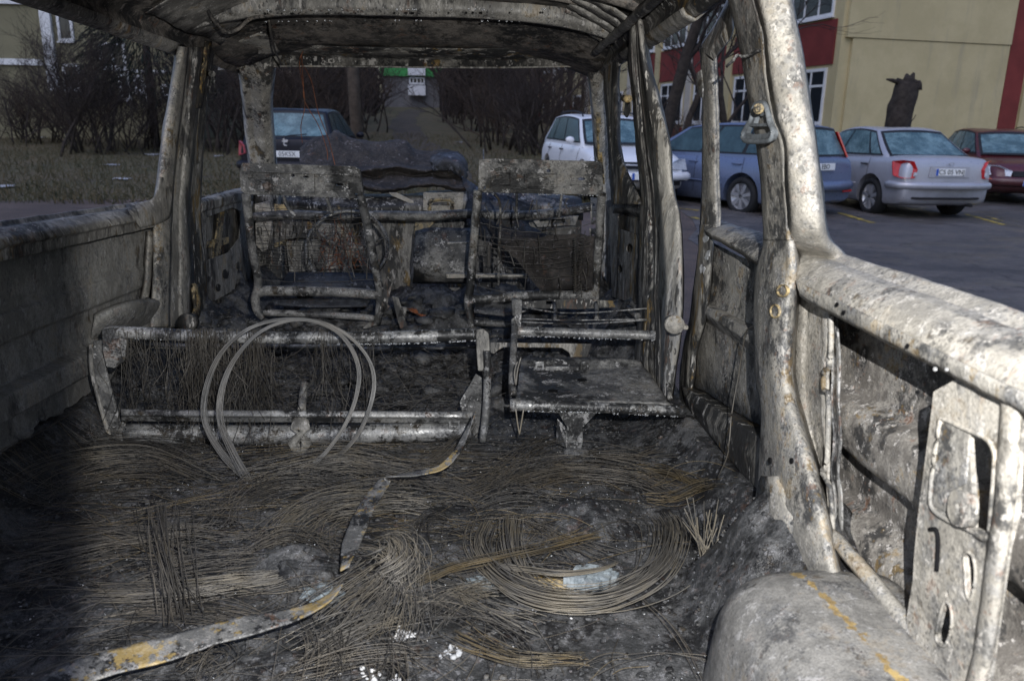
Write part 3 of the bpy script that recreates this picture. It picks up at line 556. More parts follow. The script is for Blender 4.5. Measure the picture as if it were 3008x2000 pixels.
for cx, cy, rx, ry in ((2304, 854, 17, 19), (2282, 914, 15, 21)):
    plate('plug', [aX(a, b_, 0.778) for a, b_ in ell(cx, cy, rx, ry)], [[aX(a, b_, 0.778) for a, b_ in ell(cx, cy, rx*.78, ry*.8)]], 'ochre_scale', van, d=(-0.005, 0, 0), bev=0.001)
    plate('plug_disc', [aX(a, b_, 0.780) for a, b_ in ell(cx, cy, rx*.76, ry*.78)], [], 'pale_scale_spotted', van, d=(-0.003, 0, 0), bev=0.001)
for cx, cy, rx, ry, X_ in ((2264, 1352, 4, 9, .776), (2328, 1353, 4, 9, .776), (2272, 525, 8, 9, .772), (2366, 700, 5, 8, .80)):
    plate('pillar_hole', [aX(a, b_, X_) for a, b_ in ell(cx, cy, rx, ry)], [], 'soot_black', van, d=(-0.003, 0, 0), bev=0)
# torn foot of the pillar
loft('torn_foot', [[aX(a, y, 0.790), aX((a+b_)/2, y, 0.776), aX(b_, y, 0.778)] for y, a, b_ in ((1400, 2240, 2290), (1460, 2230, 2316), (1515, 2224, 2332), (1560, 2240, 2330), (1600, 2252, 2306), (1622, 2256, 2286))], 'pale_scale_spotted', van, thick=0.004, amp=0.006, sc=20)

# ---- right quarter panel behind the C pillar
rows = []
top = [(2390, 716), (2440, 733), (2510, 757), (2600, 786), (2714, 820), (2860, 868), (3010, 920), (3300, 1012)]
lip = [(2322, 815), (2345, 828), (2430, 868), (2560, 933), (2714, 1008), (2860, 1082), (3010, 1157), (3330, 1330)]
bot = [(2350, 872), (2372, 888), (2440, 928), (2560, 990), (2714, 1069), (2860, 1146), (3010, 1224), (3330, 1400)]
sb = []
for (a, b_), (c, d), (e, f) in zip(top, lip, bot):
    t0, l0, b0 = aX(a, b_, 0.885), aX(c, d, 0.792), aX(e, f, 0.795)
    up = np.array([0, 0, 1.0])
    sb.append([t0+np.array([.02, 0, -.03]), t0+np.array([0.006, 0, 0.0]), t0*.95+l0*.05+up*.002, t0*.74+l0*.26-up*.001, t0*.66+l0*.34+up*.006, t0*.45+l0*.55+up*.013, t0*.16+l0*.84+up*.012, l0, l0*.5+b0*.5+np.array([0.006, 0, 0]), b0, b0+np.array([0.03, 0, 0.004])])
loft('sill_beam', sb, 'pale_scale', van, nu=57, thick=0.005, amp=0.002, sc=14)
loft('sill_lip', [[aX(a, b_, 0.7905), aX(a*.5+c*.5, b_*.5+d*.5+4, 0.789), aX(c, d-5, 0.793)] for (a, b_), (c, d) in zip([(p[0]+14, p[1]+8) for p in lip], bot)], 'pale_scale_spotted', van, nu=57, thick=0.003, amp=0.002, sc=16)
for a, b_ in ((2480, 918), (2668, 1016), (2460, 895)):
    plate('sill_slot', XX(ell(a, b_, 4, 7, 0.3), 0.7865), [], 'soot_black', van, d=(-0.002, 0, 0), bev=0)
# outer skin with two swages; runs back past the camera
def skin_rows(Y):
    return [(0.90, Y, 0.66), (0.905, Y, 0.58), (0.905, Y, 0.50), (0.90, Y, 0.47), (0.868, Y, 0.455), (0.862, Y, 0.42), (0.868, Y, 0.385), (0.90, Y, 0.37), (0.905, Y, 0.33), (0.905, Y, 0.29), (0.875, Y, 0.27), (0.865, Y, 0.235), (0.872, Y, 0.205), (0.90, Y, 0.19), (0.90, Y, 0.10)]
loft('quarter_panel', [skin_rows(Y) for Y in np.linspace(0.25, 1.52, 20)], 'skin_scale', van, nu=40, nv=57, thick=0.004, amp=0.004, sc=9)
tube('swage_end', [aX(a, b_, 0.855) for a, b_ in ((2436, 1085), (2424, 1120), (2430, 1160), (2446, 1172))], 0.008, 'ochre_scale', van, k=8, n=16)
# wall-base rail down to the wheel arch
tube('base_rail', [aX(a, b_, 0.815) for a, b_ in ((2440, 1570), (2480, 1612), (2560, 1705), (2650, 1815), (2740, 1925), (2850, 2060), (3000, 2260))], 0.012, 'pale_scale_spotted', van, k=8, n=30)
rail('base_ledge', [(0.90, 0.15), (0.86, 0.235), (0.82, 0.24), (0.78, 0.225), (0.755, 0.19), (0.74, 0.05)], 0.3, 1.22, 'char_lump', nv=20, n=60, amp=0.012, sc=22)

# perforated lock-pillar panel at the right edge
PX = 0.805
po = [(2742, 1150), (2735, 1212), (2713, 1379), (2697, 1506), (2684, 1640), (2682, 1700), (2662, 1815), (2668, 1850), (2720, 1930), (2790, 2030), (2840, 2110), (2900, 2010), (2928, 1812), (2957, 1608), (2983, 1506), (2998, 1231), (3008, 1150), (2870, 1080)]
h1 = [(2846, 1275), (2890, 1292), (2912, 1318), (2918, 1360), (2914, 1460), (2897, 1572), (2884, 1560), (2858, 1548), (2856, 1450), (2850, 1350)]
h3 = [(2832, 1628), (2846, 1622), (2860, 1640), (2866, 1690), (2858, 1745), (2846, 1760), (2838, 1730), (2836, 1680)]
h4 = [(2772, 1772), (2786, 1772), (2796, 1800), (2794, 1850), (2778, 1892), (2762, 1893), (2750, 1872), (2756, 1830)]
h5 = ell(2781, 1744, 6, 11)
pp = plate('lock_panel', XX(po, PX), [XX(h1, PX), [p for p in rloop(XX(h3, PX))], [p for p in rloop(XX(h4, PX))], XX(h5, PX)], 'pale_scale', van, d=(0.006, 0, 0), bev=0.003)
tube('opening_rim', rloop(XX([(2762, 1242), (2776, 1232), (2846, 1264), (2900, 1290), (2922, 1330), (2922, 1380), (2914, 1480), (2900, 1580), (2850, 1556), (2790, 1530), (2738, 1490), (2736, 1420), (2748, 1330)], PX-0.002)), 0.003, 'pale_scale', van, k=8, closed=True)
tube('slot_rim', rloop(XX(h3, PX-0.001)), 0.002, 'pale_scale', van, k=8, closed=True)
tube('slot_rim', rloop(XX(h4, PX-0.001)), 0.002, 'pale_scale', van, k=8, closed=True)
plate('hinge_tab', rloop(XX([(2782, 1500), (2790, 1450), (2812, 1440), (2850, 1460), (2856, 1500), (2846, 1545), (2800, 1540)], PX-0.010)), [XX(ell(2814, 1485, 6, 9), PX-0.010)], 'pale_scale', van, d=(0.008, 0, 0), bev=0.003)
plate('recess_panel', XX([(2764, 1246), (2778, 1238), (2848, 1276), (2836, 1420), (2784, 1445), (2780, 1505), (2740, 1485), (2740, 1420), (2752, 1320)], PX-0.002), [], 'pale_scale_spotted', van, d=(0.003, 0, 0), bev=0.001)
tube('pressed_slot', XX([(2732, 1554), (2750, 1556), (2756, 1585), (2754, 1640), (2752, 1676)], PX-0.001), 0.003, 'soot_black', van, k=6, n=20)
loft('lock_pillar_edge', [[aX(a-22, y, PX+0.001), aX(a-14, y, PX-0.006), aX(a+16, y, PX-0.007), aX(a+26, y, PX+0.012)] for a, y in ((2975, 1140), (2972, 1231), (2960, 1400), (2950, 1506), (2930, 1608), (2902, 1812), (2878, 1960), (2830, 2100))], 'pale_scale', van, thick=0.004, amp=0.002)
for a, b_, r in ((2748, 1084, 6), (2782, 1085, 5)):
    plate('bright_mark', XX(ell(a, b_, r*.8, r), 0.789), [], 'ash_white', van, d=(-0.001, 0, 0), bev=0)

# rear wheel arch on the right
rows = []
for u in np.linspace(0, 1, 30):
    Y = 1.175-u*0.75
    e = (1-max(0, 1-u/0.26)**2.4)**0.55
    zt = 0.06+0.205*e; xi = 0.80-0.195*(0.25+0.75*e)
    rows.append([(0.86, Y, zt*.98), (0.80, Y, zt), (xi+0.16, Y, zt), (xi+0.09, Y, zt-0.004), (xi+0.045, Y, zt-0.018), (xi+0.014, Y, zt-0.05), (xi, Y, zt*.62), (xi-0.01, Y, zt*.3), (xi-0.02, Y, 0.03)])
loft('wheel_arch', rows, 'arch_scale', van, nu=60, nv=33, thick=0.005, amp=0.003, sc=9)
G_ = cr([aZ(a, b_, 0.2675) for a, b_ in ((2346, 1666), (2400, 1712), (2461, 1761), (2505, 1812), (2540, 1865), (2580, 1912), (2614, 1955), (2680, 2040))], 60)
def stain_line(matname, P0, P1, w, col, amt):
    """ochre rust that has flaked out along a welded seam: a ragged stain with its own place on the metal"""
    nt = MAT[matname].node_tree; b = nt.nodes['Principled BSDF']; src = b.inputs['Base Color'].links[0].from_socket
    v = vecs(nt); n0, n1, n2, _ = chan(nt, v, 45, 4, .7); sep = N(nt, 'ShaderNodeSeparateXYZ'); nt.links.new(v, sep.inputs[0])
    d = (P1-P0)[:2]/np.linalg.norm((P1-P0)[:2]); nx_, ny_ = -d[1], d[0]; c = -(nx_*P0[0]+ny_*P0[1])
    q = madd(nt, sep.outputs[0], nx_, madd(nt, sep.outputs[1], ny_, c)); ab = N(nt, 'ShaderNodeMath', operation='ABSOLUTE'); nt.links.new(q, ab.inputs[0])
    mk = sstep(nt, madd(nt, ab.outputs[0], -1/w, madd(nt, n0, 5.0, -1.9)), 0.0, 0.35)
    nt.links.new(mixc(nt, mul(nt, mk, amt), src, mixc(nt, sstep(nt, n1, .4, .6), col, (col[0]*.5, col[1]*.48, col[2]*.5))), b.inputs['Base Color'])
stain_line('arch_scale', G_[0], G_[-12], 0.0095, (0.36, 0.255, 0.09), 0.85)
# left wheel arch and left lock pillar (outside the frame, close the shell)
rows = []
for u in np.linspace(0, 1, 20):
    Y = 1.235-u*0.75; e = max(0, 1-max(0, 1-u/0.30)**2.2)**0.5; zt = 0.05+0.27*e; xi = 0.80-0.255*(0.30+0.70*e)
    rows.append([(-0.86, Y, zt), (-(xi+0.16), Y, zt), (-(xi+0.06), Y, zt-0.015), (-(xi+0.016), Y, zt-0.06), (-xi, Y, zt*.6), (-(xi-0.02), Y, 0.03)])
loft('wheel_arch', rows, 'grey_scale', van, nu=30, thick=0.005, amp=0.004)
rail('lock_pillar', [(-0.88, 0.0), (-0.80, 0.1), (-0.79, 0.4), (-0.80, 0.68), (-0.76, 1.0), (-0.74, 1.22)], 0.22, 0.36, 'grey_scale_dark', n=5)
rail('lock_pillar', [(0.90, 0.62), (0.83, 0.70), (0.79, 0.95), (0.76, 1.25)], 0.22, 0.36, 'grey_scale_dark', n=5)

# ---- front bulkhead, cowl, dashboard remains
plate('bulkhead', [(-0.80, 4.16, 0.0), (0.80, 4.16, 0.0), (0.80, 4.16, 0.60), (-0.80, 4.16, 0.60)], [], 'grey_scale_dark', van, d=(0, 0.006, 0))
rows = [[(x, 4.10+0.06*a, 0.60+0.02*math.sin(x*5)+b_) for a, b_ in ((0, -0.05), (0, 0.0), (1.2, 0.045), (4, 0.05), (7, 0.02))] for x in np.linspace(-0.8, 0.8, 15)]
loft('cowl', rows, 'grey_scale_dark', van, thick=0.004, amp=0.01, sc=6)
tube('dash_crossbar', [aY(742, 640, 3.75), aY(850, 632, 3.74), aY(980, 636, 3.72), aY(1090, 634, 3.72), aY(1250, 636, 3.72), aY(1390, 630, 3.73), aY(1560, 634, 3.75), aY(1760, 606, 3.78)], 0.022, 'frame_soot', van, k=12, n=50, wob=0.001)
plate('bulkhead_plate', YY([(1243, 566), (1362, 566), (1358, 624), (1300, 626), (1243, 618)], 4.02), [YY([(1268, 604), (1272, 596), (1316, 594), (1322, 604)], 4.02)], 'pale_scale', van, d=(0, 0.004, 0))
tube('plate_rim', YY([(1262, 618), (1262, 596), (1275, 588), (1315, 586), (1328, 594), (1328, 616)], 4.012), 0.010, 'ochre_scale', van, k=8, n=24)
plate('bulkhead_strip', YY([(1142, 566), (1165, 566), (1214, 590), (1216, 598), (1200, 596), (1150, 575)], 4.0), [], 'pale_scale', van, d=(0, 0.004, 0))
plate('bulkhead_plate', YY([(1220, 652), (1280, 650), (1240, 690), (1215, 700)], 4.0), [], 'ochre_scale', van, d=(0, 0.004, 0))
loft('engine_cover', [[aY(a, b_, Y) for a, b_, Y in r_] for r_ in ([(1222, 680, 3.62), (1260, 672, 3.60), (1330, 670, 3.6), (1395, 674, 3.62)], [(1218, 730, 3.56), (1260, 725, 3.54), (1330, 722, 3.54), (1395, 726, 3.56)], [(1215, 800, 3.52), (1260, 796, 3.50), (1330, 800, 3.5), (1395, 806, 3.52)], [(1212, 830, 3.6), (1260, 830, 3.6), (1330, 830, 3.6), (1395, 830, 3.6)])], 'frame_soot', van, thick=0.006, amp=0.005)
plate('cover_rib', YY([(1314, 710), (1378, 709), (1378, 714), (1314, 716)], 3.53), [], 'tube_steel', van, d=(0, -0.02, 0))
plate('floor_strip', YY([(1310, 804), (1560, 808), (1560, 812), (1312, 818)], 3.42), [], 'pale_scale', van, d=(0, 0.03, 0))
# left inner wheel housing and bulkhead scraps seen through the driver's seat
plate('bulkhead_scrap', YY([(748, 600), (790, 590), (800, 640), (792, 730), (770, 740), (752, 720)], 3.9), [YY([(755, 628), (772, 626), (774, 645), (756, 648)], 3.9), YY([(754, 668), (768, 666), (770, 690), (756, 692)], 3.9)], 'pale_scale', van, d=(0, 0.01, 0))
plate('bulkhead_scrap', YY([(806, 600), (846, 600), (850, 680), (840, 720), (806, 728)], 3.95), [], 'ochre_scale', van, d=(0, 0.01, 0))
plate('bulkhead_scrap', YY([(800, 640), (990, 660), (985, 690), (850, 702), (805, 715)], 3.92), [], 'grey_scale_dark', van, d=(0, 0.01, 0))
plate('bulkhead_scrap', YY([(840, 710), (980, 700), (990, 790), (850, 800)], 3.95), [], 'grey_scale', van, d=(0, 0.01, 0))
plate('bulkhead_scrap', YY([(1560, 640), (1700, 634), (1690, 662), (1580, 668)], 3.95), [YY([(1585, 646), (1660, 643), (1658, 656), (1590, 660)], 3.95)], 'pale_scale_spotted', van, d=(0, 0.01, 0))
plate('bulkhead_scrap', YY([(1575, 674), (1690, 664), (1700, 740), (1590, 730)], 3.98), [], 'grey_scale_dark', van, d=(0, 0.01, 0))
# burnt bonnet, buckled up over the scuttle
hx = [880, 905, 935, 965, 985, 1020, 1070, 1110, 1150, 1190, 1215, 1260, 1285, 1320, 1352, 1370]
ht = [436, 414, 404, 392, 391, 399, 419, 417, 412, 418, 434, 449, 443, 449, 456, 486]
ht = [t_+4*math.sin(i_*2.7)+rng.normal(0, 3) for i_, t_ in enumerate(ht)]
bon = thing('bonnet', '', '', van=False); del bon['label']; del bon['category']; bon.parent = van
rows = []
for i, (x, t) in enumerate(zip(hx, ht)):
    f = 494+4*math.sin(i*1.3); lo = 548+8*math.sin(i*.9+1); w = 6*math.sin(i*2.1)
    rows.append([aY(x+4, t+5, 4.62), aY(x, t, 4.52), aY(x, t+7, 4.46), aY(x+w, t*.6+f*.4, 4.40), aY(x-w, f-8, 4.32), aY(x, f+2, 4.22), aY(x, f+20+w, 4.27), aY(x, lo-14, 4.17), aY(x, lo, 4.12), aY(x, lo+10, 4.16)])
loft('bonnet_skin', rows, 'buckled_sheet', bon, nu=110, nv=70, thick=0.003, amp=0.009, sc=19)
o = loft('bonnet_fold', [[aY(a, b_, Y) for a, b_, Y in r_] for r_ in ([(1270, 462, 4.30), (1310, 447, 4.34), (1356, 458, 4.34), (1372, 500, 4.3)], [(1268, 476, 4.22), (1305, 470, 4.18), (1350, 482, 4.17), (1370, 520, 4.2)], [(1280, 500, 4.2), (1310, 500, 4.18), (1345, 510, 4.18), (1366, 548, 4.2)])], 'blue_sheet', bon, thick=0.004, amp=0.02, sc=16, nv=13)
# crumpled scuttle sheets behind the passenger seat
loft('scuttle_sheet', [[aY(a, b_, Y) for a, b_, Y in r_] for r_ in ([(1366, 520, 4.05), (1420, 568, 3.9), (1480, 575, 3.85), (1560, 600, 3.9)], [(1375, 590, 3.95), (1430, 610, 3.8), (1500, 640, 3.78), (1560, 660, 3.85)], [(1380, 680, 3.9), (1440, 700, 3.75), (1520, 700, 3.75), (1600, 690, 3.8)])], 'blue_sheet', van, thick=0.004, amp=0.03, sc=9)
loft('scuttle_sheet', [[aY(a, b_, Y) for a, b_, Y in r_] for r_ in ([(1416, 640, 3.62), (1500, 668, 3.55), (1600, 690, 3.5), (1740, 700, 3.6)], [(1470, 730, 3.5), (1540, 740, 3.45), (1630, 750, 3.42), (1740, 780, 3.5)], [(1540, 800, 3.42), (1600, 810, 3.38), (1660, 815, 3.36), (1740, 830, 3.45)], [(1596, 856, 3.36), (1630, 858, 3.34), (1680, 856, 3.32), (1740, 860, 3.4)])], 'buckled_sheet', van, thick=0.004, amp=0.015, sc=9)
tube('hose', [aY(1420, 440+0, 4.4), aY(1424, 560, 4.0), aY(1426, 600, 3.8)], 0.003, 'frame_soot', van, k=5, n=14)

# ================================================================ THINGS IN THE VAN
def seat_front(label, top, bar_lo, lpost, rpost, low, base, slots, embs, mat='frame_soot', YT=2.95, YB=3.08):
    t = thing('front_seat', label, 'seat', group='burnt front seat frames')
    Yf = lambda y: YT+(YB-YT)*min(1, max(0, (y-480)/380))
    hp = plate('head_panel', [aY(a, b_, Yf(b_)) for a, b_ in top], [[aY(a, b_, Yf(b_)) for a, b_ in h] for h in slots], mat, t, d=(0, 0.028, 0), bev=0.006)
    for (x0, y0, x1, y1) in embs:
        tube('pressed_rib', [aY(a, b_, Yf(b_)-0.002) for a, b_ in ((x0, y0), (x1, y0), (x1, y1), (x0, y1), (x0, y0))], 0.0035, mat, t, k=6, n=None)
    x0, x1 = top[1][0]+14, top[2][0]-10
    tube('pressed_rib', [aY(x0, top[1][1]+24, YT-0.002), aY(x1, top[2][1]+24, YT-0.002)], 0.004, mat, t, k=6, n=8)
    for P in (lpost, rpost):
        c = cr([aY(a, b_, Yf(b_)) for a, b_ in P], 30)
        V, F = tube_arrays(c, 0.0165, 8); V = np.array(dent([tuple(v) for v in V], 0.003, 18))
        from_arrays('side_post', V, F, mat, t)
    tube('lower_bar', [aY(a, b_, Yf(b_)) for a, b_ in low], 0.020, mat, t, k=10, n=20)
    tube('base_bar', [aY(a, b_, 3.02) for a, b_ in base], 0.013, mat, t, k=10, n=20)
    return t, Yf
def sag_wires(name, parent, x0, x1, ys, Yf, sag, mat='wire_dark', r=0.0012, spr=True):
    C = []
    for y in ys:
        s = sag*rng.uniform(.5, 1.2)
        u = np.linspace(0, 1, 22)
        C.append([aY(x0+(x1-x0)*v_+rng.normal(0, 1), y+s*4*v_*(1-v_)+rng.normal(0, 1.2)+6*v_*0, Yf(y)+0.01) for v_ in u])
    return strands(name, np.array(C), r, mat, parent, 4)
s1, Yf1 = seat_front('burnt driver seat frame in front of the steering wheel rim', [(703, 500), (711, 479), (1040, 489), (1057, 498), (1068, 576), (1052, 583), (722, 571), (708, 560)], None,
    [(722, 570), (732, 660), (745, 760), (758, 830), (750, 880), (756, 912), (776, 934)], [(1058, 572), (1074, 640), (1092, 730), (1108, 810), (1116, 870), (1112, 930), (1098, 960)],
    [(762, 858), (800, 854), (1000, 858), (1112, 866)], [(776, 918), (900, 922), (1050, 930), (1100, 936)],
    [ell(772, 534, 10, 4), ell(898, 520, 9, 3), ell(996, 542, 13, 4), ell(860, 516, 6, 5), ell(1045, 570, 5, 4)],
    [(748, 530, 790, 560), (800, 508, 924, 566), (956, 535, 1026, 556)])
sag_wires('back_springs', s1, 752, 1098, (610, 620, 638, 652, 676, 690, 705, 716, 728, 738, 745, 752, 760, 775, 790, 820), Yf1, 10)
def shreds(parent, x0, x1, y0, y1, n, Y):
    C_ = []
    for i in range(n):
        x, y = rng.uniform(x0, x1), rng.uniform(y0, y1); l = rng.uniform(15, 90); k = rng.normal(0, 14)
        C_.append(cr([aY(x, y, Y+rng.uniform(0, .05)), aY(x+k*.4+rng.normal(0, 5), y+l*.5, Y+rng.uniform(0, .05)), aY(x+k, y+l, Y+rng.uniform(0, .05))], 8))
    o_ = strands('charred_shreds', np.array(C_), 0.0022, 'wire_dark', parent, 4); o_['kind'] = 'stuff'
shreds(s1, 760, 1090, 590, 780, 34, 3.0)
for P in ([(834, 580), (840, 600), (856, 622), (868, 634)], [(960, 582), (966, 600), (976, 628)]):
    tube('strap', [aY(a, b_, Yf1(b_)+0.01) for a, b_ in P], 0.007, 'frame_soot', s1, k=6, n=10)
loft('seat_pan', [[aY(a, b_, Y) for a, b_, Y in r_] for r_ in ([(848, 806, 3.32), (940, 804, 3.3), (1100, 806, 3.3)], [(830, 830, 3.2), (940, 826, 3.2), (1115, 830, 3.2)], [(822, 862, 3.14), (940, 860, 3.13), (1120, 866, 3.14)])], 'blue_sheet', s1, thick=0.006, amp=0.008)
loft('seat_pan_rear', [[aY(a, b_, Y) for a, b_, Y in r_] for r_ in ([(800, 880, 3.15), (940, 878, 3.15), (1090, 882, 3.15)], [(810, 900, 3.12), (940, 905, 3.1), (1080, 900, 3.12)])], 'blue_sheet', s1, thick=0.006, amp=0.01)
for P in ([(1110, 870), (1135, 900), (1100, 930), (1075, 965)], [(1130, 850), (1146, 820), (1138, 890), (1120, 920)], [(1160, 870), (1178, 930), (1190, 980)], [(1185, 900), (1175, 940), (1180, 930)]):
    plate('bracket', [aY(a, b_, 3.04) for a, b_ in ((P[0][0]-9, P[0][1]), (P[0][0]+10, P[0][1]+4), (P[1][0]+10, P[1][1]), (P[-1][0]+12, P[-1][1]), (P[-1][0]-10, P[-1][1]), (P[1][0]-12, P[1][1]+6))], [], 'grey_scale_dark', s1, d=(0, 0.012, 0))
s2, Yf2 = seat_front('burnt passenger seat frame beside the open sliding door gap', [(1404, 560), (1407, 469), (1440, 466), (1760, 474), (1771, 485), (1772, 570), (1755, 573), (1420, 566)], None,
    [(1404, 560), (1396, 660), (1388, 760), (1382, 840), (1374, 880), (1380, 930), (1390, 960)], [(1768, 568), (1762, 680), (1754, 780), (1750, 862), (1746, 900)],
    [(1378, 880), (1450, 876), (1560, 868), (1680, 868), (1750, 866)], [(1392, 948), (1450, 950), (1510, 952)],
    [ell(1466, 521, 10, 4), ell(1612, 502, 6, 5), ell(1708, 526, 12, 4), ell(1421, 552, 5, 4), ell(1459, 500, 7, 5)],
    [(1442, 510, 1498, 545), (1542, 512, 1636, 552), (1676, 515, 1740, 545)])
sag_wires('back_springs', s2, 1400, 1752, (650, 690, 705, 716, 728, 742, 762, 800, 838), Yf2, 34)
shreds(s2, 1400, 1750, 580, 820, 34, 3.0)
loft('charred_sheet', [[aY(a, b_, Y) for a, b_, Y in r_] for r_ in ([(1470, 722, 3.05), (1560, 700, 3.1), (1660, 690, 3.08), (1748, 690, 3.03)], [(1530, 780, 3.06), (1600, 770, 3.13), (1670, 765, 3.12), (1748, 770, 3.05)], [(1590, 856, 3.08), (1640, 850, 3.12), (1690, 850, 3.12), (1748, 856, 3.07)])], 'buckled_sheet', s2, thick=0.003, amp=0.012, sc=14, nv=13)
for P in ([(1518, 568), (1517, 640)], [(1650, 570), (1642, 640)], [(1453, 570), (1468, 596), (1470, 660), (1466, 740), (1464, 838)]):
    tube('strap', [aY(a, b_, Yf2(b_)+0.012) for a, b_ in P], 0.005, 'frame_soot', s2, k=6, n=12)
loft('seat_pan', [[aY(a, b_, Y) for a, b_, Y in r_] for r_ in ([(1400, 880, 3.1), (1480, 888, 3.08), (1560, 880, 3.06)], [(1395, 920, 3.0), (1480, 930, 2.98), (1560, 915, 2.96)])], 'frame_soot', s2, thick=0.006, amp=0.012)
C = []
for j in range(3):
    x0 = (1712, 1436, 1690)[j]; y0, y1 = ((700, 940), (720, 780), (700, 860))[j]
    u = np.linspace(0, 1, 160); C.append([aY(x0-20*(j == 0)*v_+6*math.sin(v_*150), y0+(y1-y0)*v_, 2.96+0.006*math.cos(v_*150)) for v_ in u])
for c_ in C: strands('coil_spring', np.array([c_]), 0.0014, 'wire_dark', s2, 4)

# steering wheel rim and column remains
sw = thing('steering_wheel', 'bare thin steering wheel rim behind the driver seat frame', 'steering wheel')
cc = aY(1020, 728, 3.42); ring = []
for t in np.linspace(0, 2*PI, 64, endpoint=False):
    ring.append(cc+np.array([0.172*math.cos(t), 0.085*math.sin(t), 0.148*math.sin(t)]))
tube('rim', ring, 0.0075, 'tube_steel', sw, k=8, closed=True)
tube('column', [cc+np.array([0, 0.02, -0.02]), cc+np.array([0.0, 0.25, -0.12]), cc+np.array([0.01, 0.45, -0.25])], 0.022, 'grey_scale_dark', sw, k=10, n=8)
for a in (0.3, 2.6, 4.6): tube('spoke', [cc+np.array([0.165*math.cos(a), 0.08*math.sin(a), 0.14*math.sin(a)]), cc+np.array([0.03*math.cos(a), 0.02, 0.02*math.sin(a)-0.02])], 0.006, 'frame_soot', sw, k=6, n=6)
C = []
for i in range(24):
    a = aY(1000+rng.normal(0, 18), 640+rng.uniform(0, 60), 3.5); e = aY(1010+rng.normal(0, 40), 760+rng.uniform(0, 50), 3.42+rng.uniform(-.06, .06))
    mids = [a+(e-a)*t+rng.normal(0, .02, 3) for t in (0.25, 0.5, 0.75)]; C.append(cr([a]+mids+[e], 16))
C2 = [cr([aY(1005, 618, 3.2), aY(1000, 630, 3.2), aY(1002, 642, 3.2), aY(1012, 650, 3.2)], 16)]*2+[cr([aY(1195+i*3, 905, 3.1), aY(1215+i*2, 918+i, 3.1), aY(1250, 926+i, 3.08)], 16) for i in range(10)]
tag(strands('copper_wires', np.array(C+C2), 0.0014, 'copper_rust', None, 4), 'tangle of bare orange copper wires inside the steering wheel rim', 'wires', kind='stuff')

# ---- bench frame (second row, left)
bn = thing('bench_seat_frame', 'long burnt bench seat frame with the wire hoop leaning on it', 'seat frame')
tube('upper_tube', [aY(312, 974, 2.1), aY(700, 990, 2.1), aY(1060, 992, 2.1), aY(1412, 982, 2.1)], 0.0165, 'tube_steel', bn, k=14, n=40)
tube('front_rail', [aY(360, 1012, 2.45), aY(700, 1020, 2.45), aY(1040, 1012, 2.45), aY(1370, 1012, 2.45)], 0.010, 'tube_steel', bn, k=10, n=24)
tube('front_rail', [aY(1060, 1024, 2.42), aY(1200, 1022, 2.42), aY(1400, 1018, 2.42)], 0.006, 'tube_steel', bn, k=8, n=12)
rows = [[aY(x, y-12, 2.09), aY(x, y-13, 2.05), aY(x, y+6, 2.04), aY(x, y+8, 2.06), aY(x, y+22, 2.07), aY(x, y+22, 2.10)] for x, y in ((356, 1214), (500, 1216), (800, 1218), (1100, 1220), (1388, 1222))]
loft('flat_bar', rows, 'tube_steel', bn, nu=25, smooth_c=False, thick=0.003)
tube('lower_tube', [aY(374, 1272, 2.1), aY(600, 1276, 2.1), aY(900, 1276, 2.1), aY(1200, 1270, 2.1), aY(1384, 1260, 2.1)], 0.027, 'tube_steel', bn, k=16, n=30)
tube('centre_clamp', [aY(884, 1222, 2.08), aY(882, 1260, 2.05), aY(880, 1300, 2.055), aY(880, 1318, 2.09)], np.array([0.02, .026, .03, .022]), 'grey_scale', bn, k=12)
tube('centre_post', [aY(894, 1125, 2.3), aY(890, 1160, 2.28), aY(886, 1205, 2.2)], 0.012, 'pale_scale_spotted', bn, k=10, n=10)
plate('end_bracket', YY([(298, 968), (334, 962), (338, 985), (372, 1000), (366, 1060), (335, 1082), (312, 1078), (300, 1030)], 2.08), [], 'frame_soot', bn, d=(0, 0.006, 0), bev=0.003)
plate('end_bracket', YY([(1398, 968), (1420, 966), (1436, 980), (1440, 1030), (1418, 1090), (1404, 1090), (1400, 1040)], 2.07), [], 'grey_scale', bn, d=(0, 0.006, 0), bev=0.003)
plate('leg', YY([(272, 1000), (300, 1000), (312, 1090), (330, 1160), (350, 1230), (380, 1260), (376, 1330), (350, 1336), (318, 1260), (290, 1180), (268, 1080)], 2.12), [], 'frame_soot', bn, d=(0, 0.01, 0), bev=0.004)
tube('leg_edge', YY([(268, 1010), (268, 1080), (284, 1150), (306, 1230), (330, 1310)], 2.115), 0.006, 'grey_scale', bn, k=8, n=24)
tube('leg', [aY(1430, 1030, 2.07), aY(1432, 1110, 2.07), aY(1428, 1200, 2.07), aY(1418, 1296, 2.07)], 0.011, 'tube_steel', bn, k=10, n=12)
plate('leg_plate', YY([(1350, 1180), (1398, 1098), (1415, 1110), (1418, 1200), (1400, 1290), (1360, 1230)], 2.16), [], 'frame_soot', bn, d=(0, 0.006, 0))
plate('latch', YY([(1318, 1236), (1352, 1236), (1352, 1262), (1318, 1260)], 2.065), [YY([(1326, 1242), (1344, 1242), (1344, 1250), (1326, 1250)], 2.065)], 'tube_steel', bn, d=(0, 0.01, 0))
plate('foot', YY([(380, 1315), (460, 1318), (462, 1345), (380, 1345)], 2.1), [], 'frame_soot', bn, d=(0, 0.01, 0))

